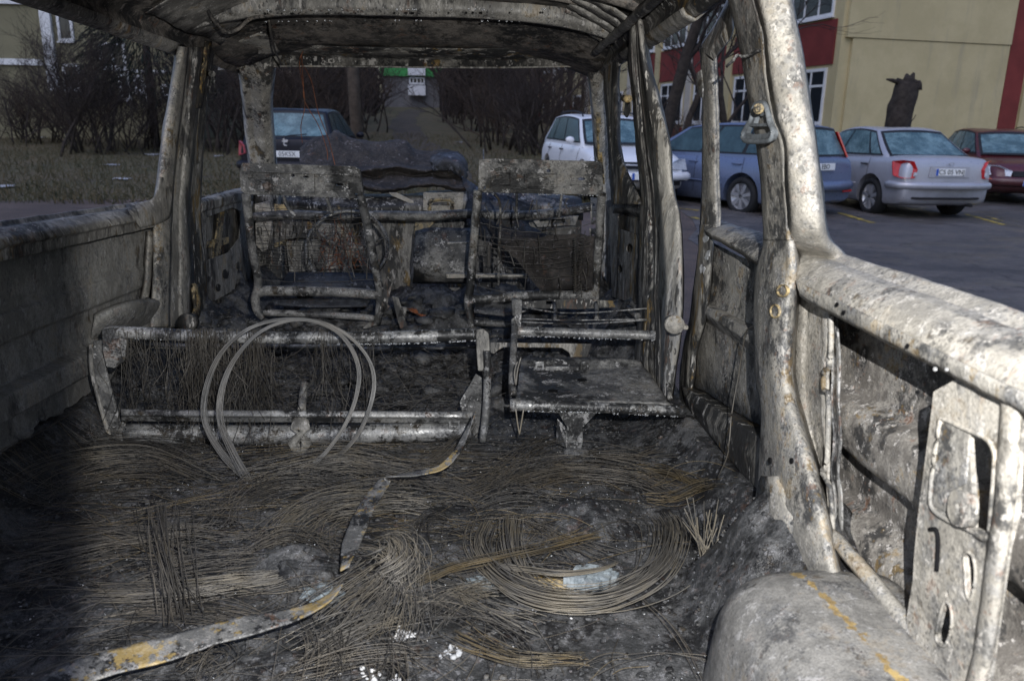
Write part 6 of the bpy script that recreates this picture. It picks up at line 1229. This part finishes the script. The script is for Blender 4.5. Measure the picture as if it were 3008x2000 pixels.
# silver saloon, seen from its rear left
def rear_sedan(t, quad, npl, y, hw):
    for s in (-1, 1):
        plate('tail_light', [(s*hw*.985, y+.30, .92), (s*hw*.98, y+.24, .70), (s*hw*.93, y+.055, .66), (s*hw*.70, y+.005, .665), (s*hw*.66, y+.0, .80), (s*hw*.74, y+.02, .93), (s*hw*.90, y+.10, .945)], [], 'lamp_red', t, d=(s*.03, -.045, 0), bev=.01)
        plate('reverse_lamp', [(s*hw*.77, y-.037, .70), (s*hw*.71, y-.042, .70), (s*hw*.705, y-.042, .76), (s*hw*.765, y-.037, .76)], [], 'lamp_clear', t, d=(0, -.012, 0), bev=.004)
    plate('boot_recess', [(-.36, y-.006, .68), (.36, y-.006, .68), (.34, y-.002, .86), (-.34, y-.002, .86)], [], 'paint_silver', t, d=(0, -.012, 0), bev=.006)
    tube('bumper', [(-hw*.97, y+.35, .55), (-hw*.93, y+.08, .55), (-hw*.6, y-.045, .55), (0, y-.08, .55), (hw*.6, y-.045, .55), (hw*.93, y+.08, .55), (hw*.97, y+.35, .55)], .062, 'paint_silver', t, k=10, n=30)
    tube('bumper_lip', [(-hw*.9, y+.12, .36), (-hw*.6, y-.02, .35), (0, y-.05, .35), (hw*.6, y-.02, .35), (hw*.9, y+.12, .36)], .02, 'seam_dark', t, k=6, n=20)
    tube('exhaust', [(hw*.55, y-.03, .24), (hw*.55, y+.3, .24)], .03, 'rubber', t, k=10)
    npl(y-.022, .765, -1, 'CS 05 VNJ')
    plate('badge', [(.05*math.cos(a_), y-.02, .895+.025*math.sin(a_)) for a_ in np.linspace(0, 2*PI, 16, endpoint=False)], [[(.036*math.cos(a_), y-.02, .895+.016*math.sin(a_)) for a_ in np.linspace(0, 2*PI, 16, endpoint=False)]], 'alloy', t, d=(0, -.008, 0), bev=0)
    tube('aerial', [(0, y+1.28, 1.44), (-.02, y+1.10, 1.58), (-.03, y+1.02, 1.66)], .006, 'black_plastic', t, k=5, n=6)
sed_body = [(-2.14, .80, .84, .34), (-2.10, .95, .90, .26), (-1.95, 1.005, .955, .22), (-1.6, 1.015, .985, .20), (-1.1, 1.0, 1.0, .19), (0, .965, 1.0, .18), (1.0, .93, .99, .19), (1.5, .86, .96, .20), (1.9, .78, .90, .22), (2.1, .64, .80, .28), (2.14, .52, .74, .34)]
cs = gnd(2775, 625)
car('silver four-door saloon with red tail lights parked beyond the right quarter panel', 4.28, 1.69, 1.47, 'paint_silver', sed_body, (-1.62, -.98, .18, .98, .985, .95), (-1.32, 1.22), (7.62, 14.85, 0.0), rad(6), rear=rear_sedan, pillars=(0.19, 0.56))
# light blue estate, seen from its left
def rear_blue(t, quad, npl, y, hw):
    for s in (-1, 1):
        plate('tail_light', [(s*hw*.89, y+.20, .96), (s*hw*.80, y+.08, .96), (s*hw*.67, y+.24, 1.36), (s*hw*.72, y+.34, 1.36)], [], 'lamp_red', t, d=(s*.015, -.02, 0), bev=.006)
        plate('reflector', [(s*hw*.85, y-.045, .42), (s*hw*.55, y-.065, .42), (s*hw*.55, y-.065, .455), (s*hw*.85, y-.045, .455)], [], 'lamp_red', t, d=(0, -.012, 0), bev=.003)
    tube('bumper', [(-hw*.97, y+.35, .52), (-hw*.93, y+.08, .52), (-hw*.6, y-.04, .52), (0, y-.07, .52), (hw*.6, y-.04, .52), (hw*.93, y+.08, .52), (hw*.97, y+.35, .52)], .085, 'paint_blue', t, k=10, n=30)
    npl(y-.02, .82, -1, 'EBO')
wag_body = [(-2.22, .80, .84, .34), (-2.20, .96, .90, .26), (-2.0, .985, .96, .22), (-1.5, .985, .99, .20), (-.8, .975, 1.0, .19), (0, .96, 1.0, .18), (.9, .94, .99, .19), (1.4, .88, .97, .20), (1.85, .80, .92, .22), (2.12, .66, .82, .28), (2.22, .52, .74, .34)]
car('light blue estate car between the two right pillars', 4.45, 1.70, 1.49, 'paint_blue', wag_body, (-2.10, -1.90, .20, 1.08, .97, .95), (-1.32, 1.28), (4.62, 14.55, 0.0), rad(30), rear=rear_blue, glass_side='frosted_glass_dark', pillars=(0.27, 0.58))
# white estate, facing the van
def front_white(t, quad, npl, y, hw):
    for s in (-1, 1):
        plate('headlight', [(s*hw*.96, y-.38, .74), (s*hw*.94, y-.22, .56), (s*hw*.58, y-.02, .58), (s*hw*.54, y-.06, .68), (s*hw*.72, y-.16, .74)], [], 'lamp_clear', t, d=(s*.02, .05, 0), bev=.01)
        plate('fog_light', [(s*hw*.74, y+.01, .32), (s*hw*.56, y+.05, .32), (s*hw*.56, y+.05, .40), (s*hw*.74, y+.01, .40)], [], 'seam_dark', t, d=(0, .02, 0), bev=.004)
    plate('grille', [(-.34, y-.01, .58), (.34, y-.01, .58), (.36, y-.05, .69), (-.36, y-.05, .69)], [], 'seam_dark', t, d=(0, .045, 0), bev=.004)
    tube('grille_bar', [(-.34, y+.035, .645), (0, y+.05, .64), (.34, y+.035, .645)], .014, 'alloy', t, k=6, n=8)
    tube('bumper', [(-hw*.97, y-.40, .46), (-hw*.93, y-.14, .46), (-hw*.6, y+.03, .46), (0, y+.07, .46), (hw*.6, y+.03, .46), (hw*.93, y-.14, .46), (hw*.97, y-.40, .46)], .075, 'paint_white', t, k=10, n=30)
    tube('bumper_seam', [(-hw*.9, y-.08, .40), (-hw*.6, y+.125, .40), (0, y+.165, .40), (hw*.6, y+.125, .40), (hw*.9, y-.08, .40)], .014, 'seam_dark', t, k=6, n=20)
    npl(y+.165, .47, 1, '')
    for k_, (a_, z_) in enumerate(((.30, 1.14), (.30, 1.09), (.30, 1.22))):
        plate('screen_sticker', [(-.62+a_*0, y-1.22-.6*(z_-1.0), z_), (-.55, y-1.2-.6*(z_-1.0), z_), (-.55, y-1.23-.6*(z_-1.0), z_+.04), (-.62, y-1.25-.6*(z_-1.0), z_+.04)], [], 'plate_white', t, d=(0, .004, 0), bev=0)
ast_body = [(-2.12, .80, .84, .34), (-2.10, .94, .90, .26), (-1.9, .965, .96, .22), (-1.4, .965, .99, .20), (-.8, .955, 1.0, .19), (0, .95, 1.0, .18), (.85, .935, .99, .19), (1.35, .87, .97, .20), (1.8, .79, .92, .22), (2.04, .64, .82, .28), (2.12, .50, .74, .34)]
p = gnd(1862, 602)
car('white estate car with roof rails facing the van, seen past the front right pillar', 4.25, 1.71, 1.47, 'paint_white', ast_body, (-1.98, -1.72, .22, 1.06, .96, .94), (-1.32, 1.28), (wY(1848, 500, 13.2)[0]-.05, 15.3, gz(2.6, 15)+.0), rad(180+8), front=front_white, rails=True, glass_side='frosted_glass_dark', pillars=(0.27, 0.58))
# dark hatchback at the left, seen from the rear
def rear_navy(t, quad, npl, y, hw):
    for s in (-1, 1):
        plate('tail_light', [(s*hw*.985, y+.34, .90), (s*hw*.98, y+.26, .72), (s*hw*.92, y+.06, .68), (s*hw*.78, y+.01, .72), (s*hw*.80, y+.03, .86), (s*hw*.92, y+.12, .93)], [], 'lamp_red_dull', t, d=(s*.035, -.045, 0), bev=.012)
    tube('bumper', [(-hw*.97, y+.35, .52), (-hw*.93, y+.08, .52), (-hw*.6, y-.04, .52), (0, y-.07, .52), (hw*.6, y-.04, .52), (hw*.93, y+.08, .52), (hw*.97, y+.35, .52)], .085, 'paint_navy', t, k=10, n=30)
    npl(y-.025, .72, -1, '05KSX')
    # rampant-animal badge on the tailgate
    P = [(-.03, .885), (.0, .90), (.035, .905), (.05, .935), (.03, .95), (.0, .94), (-.02, .965), (-.045, .96), (-.035, .93), (-.06, .92), (-.055, .905), (-.03, .91), (-.04, .87), (-.02, .84), (.02, .835), (.03, .85), (.0, .86)]
    plate('badge', [(a_, y-.028, b_+.02) for a_, b_ in P], [], 'alloy', t, d=(0, -.006, 0), bev=0)
    tube('rear_wiper', [(-.05, y+.02, .99), (.05, y+.06, 1.03), (.35, y+.10, 1.06)], .012, 'black_plastic', t, k=6, n=8)
hat_body = [(-2.05, .80, .84, .34), (-2.02, .97, .90, .26), (-1.85, 1.0, .96, .22), (-1.4, 1.0, .99, .20), (-.8, .985, 1.0, .19), (0, .97, 1.0, .18), (.85, .95, .99, .19), (1.35, .89, .97, .20), (1.8, .80, .92, .22), (2.0, .66, .82, .28), (2.06, .52, .74, .34)]
pz = gz(-3.1, 15.6)
car('dark blue hatchback seen from behind at the left of the windscreen', 4.1, 1.75, 1.52, 'paint_navy', hat_body, (-1.88, -1.42, .25, 1.12, .99, .96), (-1.25, 1.26), (-3.08, 16.5, pz-.06), rad(0), rear=rear_navy, glass_side='frosted_glass_dark', pillars=(0.24, 0.58), roofcol='paint_navy')
# dark red car behind the saloon
def front_red(t, quad, npl, y, hw):
    for s in (-1, 1):
        plate('headlight', [(s*hw*.96, y-.42, .76), (s*hw*.94, y-.24, .58), (s*hw*.50, y-.02, .56), (s*hw*.46, y-.05, .66), (s*hw*.72, y-.18, .76)], [], 'lamp_clear', t, d=(s*.02, .05, 0), bev=.01)
    plate('grille', [(-.40, y-.01, .56), (.40, y-.01, .56), (.42, y-.05, .66), (-.42, y-.05, .66)], [], 'seam_dark', t, d=(0, .045, 0), bev=.004)
    tube('bumper', [(-hw*.97, y-.40, .46), (-hw*.93, y-.14, .46), (-hw*.6, y+.03, .46), (0, y+.07, .46), (hw*.6, y+.03, .46), (hw*.93, y-.14, .46), (hw*.97, y-.40, .46)], .095, 'paint_maroon', t, k=10, n=30)
    npl(y+.165, .44, 1, 'CS')
car('dark red car facing the van, partly behind the silver saloon at the right edge', 4.2, 1.72, 1.49, 'paint_maroon', hat_body, (-1.75, -1.2, .22, 1.10, .985, .95), (-1.25, 1.26), (11.75, 17.5, 0.0), rad(166), front=front_red, pillars=(0.24, 0.58))
car('dark teal car half out of frame behind the dark red one', 4.3, 1.74, 1.50, 'paint_teal', wag_body, (-2.05, -1.75, .2, 1.08, .97, .95), (-1.3, 1.28), (14.9, 20.4, 0.0), rad(155), glass_side='frosted_glass_dark', pillars=(0.27, 0.58), rails=True)

# ---------------------------------------------------------------- buildings
def wallbox(name, par, x0, x1, y0, y1, z0, z1, mat): return box(name, np.array([x0, y0, z0]), np.array([x1, y1, z1]), mat, par, bev=0)
def window(par, u0, u1, z0, z1, face, cols=2, mat_f='white_frame', transom=None, d=.06):
    """face(u, z, out) -> local point; frame is real bars round a recessed pane"""
    F = []
    def bar(a0, a1, b0, b1, o0, o1, nm, m_, parent):
        P = [face(a, b_, o) for o in (o0, o1) for a, b_ in ((a0, b0), (a1, b0), (a1, b1), (a0, b1))]
        return from_arrays(nm, P, [(0, 1, 2, 3), (7, 6, 5, 4), (0, 4, 5, 1), (1, 5, 6, 2), (2, 6, 7, 3), (3, 7, 4, 0)], m_, parent, smooth=False)
    w = bar(u0, u1, z0, z1, .002, .03, 'window', 'window_dark', par)
    t = .07
    for a0, a1, b0, b1 in [(u0-.02, u0+t, z0-.02, z1+.02), (u1-t, u1+.02, z0-.02, z1+.02), (u0+t, u1-t, z0-.02, z0+t), (u0+t, u1-t, z1-t, z1+.02)]: bar(a0, a1, b0, b1, .003, d, 'frame', mat_f, w)
    for k_ in range(1, cols):
        c = u0+(u1-u0)*k_/cols; bar(c-.035, c+.035, z0+t, z1-t, .004, d-.008, 'mullion', mat_f, w)
    if transom: bar(u0+t, u1-t, transom-.035, transom+.035, .005, d-.012, 'transom', mat_f, w)
    bar(u0-.06, u1+.06, z0-.08, z0-.03, .003, .12, 'sill', mat_f, w)
    return w
# right block: beige gable with red corner bands, facade running away
br_ = thing('apartment_block', 'beige and dark red apartment block behind the cars at right', 'building', van=False)
A0 = wY(2440, 370, 25.0); ang = rad(11)
ux = np.array([math.cos(ang), math.sin(ang), 0]); uy = np.array([-math.sin(ang), math.cos(ang), 0]); OB = np.array([A0[0], A0[1], 0])
def gab(u, z, o): p = OB+ux*u-uy*o; return (p[0], p[1], z)
def fac(u, z, o): p = OB+uy*u-ux*o; return (p[0], p[1], z)
def slab(nm, fn, u0, u1, z0, z1, o0, o1, mat, par):
    P = [fn(a, b_, o) for o in (o0, o1) for a, b_ in ((u0, z0), (u1, z0), (u1, z1), (u0, z1))]
    return from_arrays(nm, P, [(0, 1, 2, 3), (7, 6, 5, 4), (0, 4, 5, 1), (1, 5, 6, 2), (2, 6, 7, 3), (3, 7, 4, 0)], mat, par, smooth=False)
slab('wall', gab, 0, 13, 0, 13, -40, 0, 'plaster_beige', br_)
slab('gable_panel', gab, .35, 6.05, 0, 4.05, .002, .10, 'plaster_beige', br_); slab('gable_panel', gab, .12, 6.05, 4.07, 13, .002, .13, 'plaster_beige', br_)
slab('corner_band', gab, 6.06, 6.75, 0, 13, .002, .12, 'plaster_red', br_); slab('gable_bay', gab, 6.9, 13, 0, 13, .002, .06, 'plaster_beige', br_)
for k_ in range(5):
    u0 = .25+k_*3.4
    for z0 in (1.55, 4.75, 7.7):
        window(br_, u0+.25, u0+2.55, z0, z0+1.65, fac, 3, transom=z0+1.15)
    slab('spandrel', fac, u0, u0+2.8, 3.32, 4.62, .002, .05, 'plaster_red', br_); slab('spandrel', fac, u0, u0+2.8, 6.55, 7.55, .002, .05, 'plaster_red', br_); slab('spandrel', fac, u0, u0+2.8, .0, 1.35, .002, .05, 'plaster_red', br_)
    slab('pier', fac, u0+2.85, u0+3.35, 0, 13, .002, .08, ('plaster_pale', 'plaster_beige')[k_ % 2], br_)
for k_ in range(5, 10):
    u0 = .25+k_*3.4
    for z0 in (1.55, 4.75, 7.7): window(br_, u0+.6, u0+2.1, z0, z0+1.5, fac, 2)
    slab('pier', fac, u0+2.6, u0+3.3, 0, 13, .002, .08, ('plaster_pale', 'plaster_red')[k_ % 2], br_)
slab('roof', gab, -.4, 13.4, 13, 13.3, -40.4, .4, 'concrete', br_)
# far green-and-grey block at the end of the track
fg = thing('far_building', 'far green and grey building with one white window at the end of the track', 'building', van=False)
c0 = wY(1160, 300, 70); c1 = wY(1262, 300, 70)
wallbox('wall', fg, c0[0]-1.0, c1[0]+1.2, 70, 80, 0, c0[2]+3.0, 'plaster_grey'); zt = wY(1200, 225, 70)[2]
wallbox('upper_storey', fg, c0[0]-1.2, c1[0]+1.4, 69.8, 80, zt, zt+9, 'plaster_green')
b0, b1 = wY(1203, 262, 69.6), wY(1246, 210, 69.6)
window(fg, b0[0], b1[0], b0[2]+.45, b1[2]-.5, lambda u, z, o: (u, 69.78-o, z), 4); wallbox('balcony', fg, b0[0]-.1, b1[0]+.1, 69.3, 69.75, b0[2]-.5, b0[2]+.3, 'white_frame'); wallbox('lintel', fg, b0[0]-.1, b1[0]+.1, 69.4, 69.76, b1[2]-.35, b1[2]+.6, 'white_frame')
# left block: olive plaster with white bands
lb = thing('apartment_block', 'olive apartment block with white bands behind bare bushes at left', 'building', van=False)
YL = 30.0
def lf(u, z, o): return (u, YL-o, z)
q0, q1 = wY(-900, 300, YL), wY(560, 300, YL); zb_ = gz(-10, YL)-.3
slab('wall', lf, q0[0], q1[0], zb_, 14, -12, 0, 'plaster_olive', lb)
def zat(px, py): return wY(px, py, YL)[2]
def xat(px): return wY(px, 200, YL)[0]
slab('band', lf, q0[0], xat(128), zat(60, 192), zat(60, 174), .002, .10, 'white_frame', lb); slab('band', lf, q0[0], xat(128), zat(60, 14), zat(60, 2), .002, .10, 'white_frame', lb); slab('pier', lf, xat(140), xat(170), zat(150, 268), 14, .002, .14, 'white_frame', lb)
window(lb, xat(186), xat(228), zat(200, 120), zat(200, 40), lf, 1); window(lb, xat(186), xat(232), zat(200, 262), zat(200, 190), lf, 1)
window(lb, xat(300), xat(372), zat(330, 200), zat(330, 128), lf, 2); window(lb, xat(348), xat(378), zat(360, 292), zat(360, 218), lf, 1); window(lb, xat(392), xat(416), zat(400, 270), zat(400, 222), lf, 1); window(lb, xat(424), xat(448), zat(440, 292), zat(440, 250), lf, 1); window(lb, xat(470), xat(498), zat(480, 284), zat(480, 250), lf, 1)
slab('band', lf, xat(330), q1[0], zat(400, 214), zat(400, 206), .002, .08, 'white_frame', lb)
# middle-left block seen faintly beyond the thicket (same row)
# ---------------------------------------------------------------- trees and bushes
def bare_tree(name, base, h, spread, seed, lab, cat='tree', trunk_r=.09, levels=4, mat='twig', stems=1, grp=None, density=1.0, up=.55, twig_r=.008):
    r_ = np.random.default_rng(seed); t = thing(name, lab, cat, tuple(base), grp, van=False); TR, CRN = [], []
    def grow(p, d, l, r, lv):
        n_ = 5; P = [p]; dd = d.copy()
        for i in range(n_): dd = dd+r_.normal(0, .13, 3)+np.array([0, 0, .05*up]); dd /= np.linalg.norm(dd); P.append(P[-1]+dd*l/n_)
        (TR if lv == levels else CRN).append((np.array(P), np.linspace(r, r*.55, n_+1)))
        if lv == 0: return
        nb = max(2, int(r_.integers(3, 6)*density))
        for k_ in range(nb):
            i = int(r_.integers(1, n_+1)); a = r_.uniform(0, 6.28); q = r_.uniform(.35, .9)
            nd = dd*(1-q*.5)+np.array([math.cos(a)*q, math.sin(a)*q, up*r_.uniform(0, .6)]); nd /= np.linalg.norm(nd)
            grow(P[i], nd, l*r_.uniform(.5, .8), max(twig_r*.5, r*.55*(1-.06*i)), lv-1)
    for s_ in range(stems):
        a = r_.uniform(0, 6.28); lean = spread*(0.05 if stems == 1 else r_.uniform(.15, .6))
        d = np.array([math.cos(a)*lean, math.sin(a)*lean, 1.0]); d /= np.linalg.norm(d)
        p0 = np.array([r_.normal(0, .05*stems), r_.normal(0, .05*stems), -.05]) if stems > 1 else np.array([0, 0, -.05])
        grow(p0, d, h*(.45 if stems == 1 else r_.uniform(.35, .5)), trunk_r*(1 if stems == 1 else r_.uniform(.4, 1)), levels)
    for P, r in TR:
        V, F = tube_arrays(P, r, 7); from_arrays('trunk', V, F, 'bark', t)
    k_ = 3
    Vs, Fs, o0 = [], [], 0
    for P, r in CRN:
        V, F = tube_arrays(P, r, 3, cap=False); Vs.append(V); Fs.append(np.array(F)+o0); o0 += len(V)
    quads_mesh('crown', np.vstack(Vs), np.vstack(Fs), mat, t); return t
def at_ground(px, py): p = gnd(px, py); return (p[0], p[1], gz(p[0], p[1]))
def atd(px, Y): p = wY(px, 400, Y); return (p[0], Y, gz(p[0], Y))
bare_tree('bare_shrub', at_ground(265, 452), 5.2, .9, 11, 'tall bare shrub standing on the grass in the left side window', 'shrub', .06, 4, 'twig', stems=9, density=1.0)
bare_tree('bare_tree', at_ground(312, 388), 8.0, .8, 12, 'dark bare tree trunk behind the tall shrub at left', 'tree', .22, 4, 'twig')
for k_, (px_, Y, h_, lab) in enumerate(((40, 27, 3.0, 'low bare hedge bush at the far left edge below the olive wall'), (120, 27.5, 3.2, 'low bare hedge bush under the white band of the olive block'), (200, 26, 3.6, 'bare bush right of the white pier of the olive block'), (370, 25, 3.4, 'bare bush under the small white windows at left'), (440, 24, 3.6, 'bare bush hard against the left pillar outside'))):
    bare_tree('bare_bush', atd(px_, Y), h_, 1.2, 20+k_, lab, 'bush', .03, 3, ('twig', 'twig_brown')[k_ % 2], stems=16, grp='bare bushes at left')
# conifer
cf = thing('conifer', 'dark drooping conifer beside the left pillar in the side window', 'tree', atd(455, 26), van=False)
tube('trunk', [(0, 0, -.1), (0, 0, 3), (0.05, 0, 7.5)], np.array([.16, .11, .03]), 'bark', cf, k=8)
r_ = np.random.default_rng(5); C = []
for i in range(3800):
    z = r_.uniform(1.6, 7.6); R_ = (7.9-z)*.36+.1; a = r_.uniform(0, 6.28); q = r_.uniform(.2, 1)**.6; p = np.array([math.cos(a)*R_*q, math.sin(a)*R_*q, z-.35*q]); d = np.array([math.cos(a), math.sin(a), -.5])*.28+r_.normal(0, .07, 3); C.append([p, p+d*.5, p+d+np.array([0, 0, -.05])])
strands('crown', np.array(C), 0.016, 'needles', cf, 3)
# thickets seen through the windscreen
mid = [(640, 24, 4.2), (690, 27, 5.0), (760, 30, 5.4), (830, 26, 4.8), (880, 31, 5.5), (930, 27, 5.0), (985, 33, 5.6), (1075, 38, 5.4), (1050, 44, 5.5), (1392, 46, 5.5), (1400, 40, 5.2), (1450, 33, 5.2), (1490, 28, 4.8), (1500, 30, 5.0), (1545, 26, 4.4), (1600, 29, 4.6), (1660, 31, 4.6), (1700, 27, 4.2), (1345, 60, 6), (1085, 60, 6), (1420, 55, 6), (1030, 48, 5.5)]
names = ['behind the left front door window, near', 'behind the left front door window, far', 'just above the dark hatchback roof at its left', 'above the dark hatchback rear window', 'above the right of the dark hatchback', 'left of the wooden pole, near', 'left of the wooden pole, far', 'just right of the wooden pole', 'left of the far green building, near', 'right of the far green building, near', 'at the right edge of the grass track, far', 'at the right edge of the grass track, middle', 'at the right edge of the grass track, near', 'left of the white estate car', 'just left of the white estate roof', 'right above the white estate roof rail', 'above the white estate windscreen', 'behind the front right pillar', 'right of the far green building, farthest', 'left of the far green building, farthest', 'far back at the right of the track', 'far back right of the wooden pole']
for k_, ((px_, Y, h_), nm) in enumerate(zip(mid, names)):
    bare_tree('bare_bush', atd(px_, Y), h_*.9, 1.0, 60+k_, 'bare brown bush '+nm, 'bush', .05, 3 if Y > 40 else 4, ('twig', 'twig_brown')[k_ % 2], stems=10 if Y < 40 else 14, density=.8 if Y < 40 else 1.1, grp='bare bushes beyond the windscreen', twig_r=.010 if Y < 40 else .02)
for px_, Y, h_, tr_, sd_, lab in ((1935, 19.5, 10, .19, 91, 'tall bare tree right of the white estate car'), (2150, 23, 8, .12, 92, 'bare tree with spreading branches behind the sliding door post'), (1570, 30, 9, .16, 93, 'bare tree above the white estate roof'), (1655, 34, 9, .15, 94, 'slim bare tree behind the front right pillar'), (545, 30, 9, .15, 95, 'bare tree behind the left pillar'), (1990, 27, 9, .14, 96, 'bare tree between the right pillars near the facade')):
    bare_tree('bare_tree', atd(px_, Y), h_, .5, sd_, lab, 'tree', tr_, 4, 'twig', grp='bare trees')
# hedge in front of the facade
for px_, Y, lab in ((1985, 21.5, 'trimmed bare hedge below the facade, left'), (2060, 22, 'trimmed bare hedge below the facade behind the door post'), (2140, 22.5, 'trimmed bare hedge below the facade, right')):
    bare_tree('bare_hedge', atd(px_, Y), 1.9, 1.0, 130+px_, lab, 'hedge', .02, 3, 'twig_brown', stems=16, grp='bare hedges by the facade')
# far wood that closes the view
C = []
for i in range(2600):
    x = r_.uniform(-70, 7); y = r_.uniform(48, 95)
    if -.118 < (x-.25)/y < -.045: continue
    z = gz(x, y); h_ = r_.uniform(2, 7.5)*(1 if x < 0 else .8); p = np.array([x, y, z]); C.append(cr([p, p+np.array([r_.normal(0, .3), 0, h_*.5]), p+np.array([r_.normal(0, .9), 0, h_])], 5))
tag(strands('far_thicket', np.array(C), 0.10, 'twig', None, 3), 'dark bare thicket closing the view far behind', 'thicket', kind='stuff', van=False)
# wooden pole
pb = atd(1050, 20.5); pole = thing('wooden_pole', 'brown wooden pole on the grass beyond the windscreen', 'pole', pb, van=False)
tube('post', [(0, 0, -.1), (-.1, 0, 4), (-.22, 0, 8)], np.array([.15, .14, .12]), 'wood_pole', pole, k=12); tube('ground_collar', [(0, 0, -.05), (0, 0, .25)], .17, 'concrete', pole, k=12)
# broken stump by the gable
sb_ = wY(2640, 370, 20.0); sbase = np.array([wY(2625, 460, 20.0)[0], 20.0, 0]); st = thing('broken_trunk', 'broken leaning tree trunk in front of the beige gable', 'tree trunk', tuple(sbase), van=False)
topP = wY(2668, 245, 20.0)-sbase; midP = wY(2640, 340, 20.0)-sbase
V, F = tube_arrays(cr([np.array([-.05, 0, -.1]), midP*np.array([1, 1, .5]), midP, topP], 26), np.linspace(.36, .27, 26), 18)
from_arrays('trunk', np.array(dent([tuple(v_) for v_ in V], .05, 3.5)), F, 'bark', st)
for k_, (ox, hh, lx, rr_) in enumerate(((-.12, .10, -.14, .09), (-.02, .20, -.05, .11), (.06, .24, .0, .08), (.14, .08, .03, .10), (.20, .05, .05, .08), (.0, .06, -.10, .12))):
    b0 = topP+np.array([ox, rng.uniform(-.1, .1), -.15]); tube('splinter', [b0, b0+np.array([lx*.4+rng.normal(0, .03), 0, .15+hh*.5]), b0+np.array([lx, rng.normal(0, .05), .15+hh])], np.array([rr_*1.5, rr_, rr_*.35]), 'bark', st, k=7)
tube('splinter', [topP+np.array([-.2, 0, .0]), topP+np.array([-.42, 0, .06]), topP+np.array([-.56, 0, .08])], np.array([.06, .05, .02]), 'bark', st, k=6)
# ---------------------------------------------------------------- finish: put bases under things, then tip the van's nose down
def rebase(o):
    if o.type != 'EMPTY' or not o.children: return
    lo = None; pts = []
    def walk(c):
        if c.type == 'MESH':
            co = np.empty(len(c.data.vertices)*3, np.float32); c.data.vertices.foreach_get('co', co); co = co.reshape(-1, 3); pts.append((co.min(0), co.max(0)))
        for g in c.children: walk(g)
    for c in o.children: walk(c)
    mn = np.min([p[0] for p in pts], 0); mx = np.max([p[1] for p in pts], 0); b_ = Vector(((mn[0]+mx[0])/2, (mn[1]+mx[1])/2, mn[2]))
    o.location = o.location+b_
    for c in o.children: c.location = c.location-b_
bpy.context.view_layer.update()
for o in list(VAN):
    if o.type == 'EMPTY': rebase(o)
for nm in ('apartment_block', 'far_building'):
    for o in [x for x in COL.objects if x.name.split('.')[0] == nm]: rebase(o)
for o in VAN:
    o.matrix_basis = VAN_M @ o.matrix_basis
bpy.context.view_layer.update()
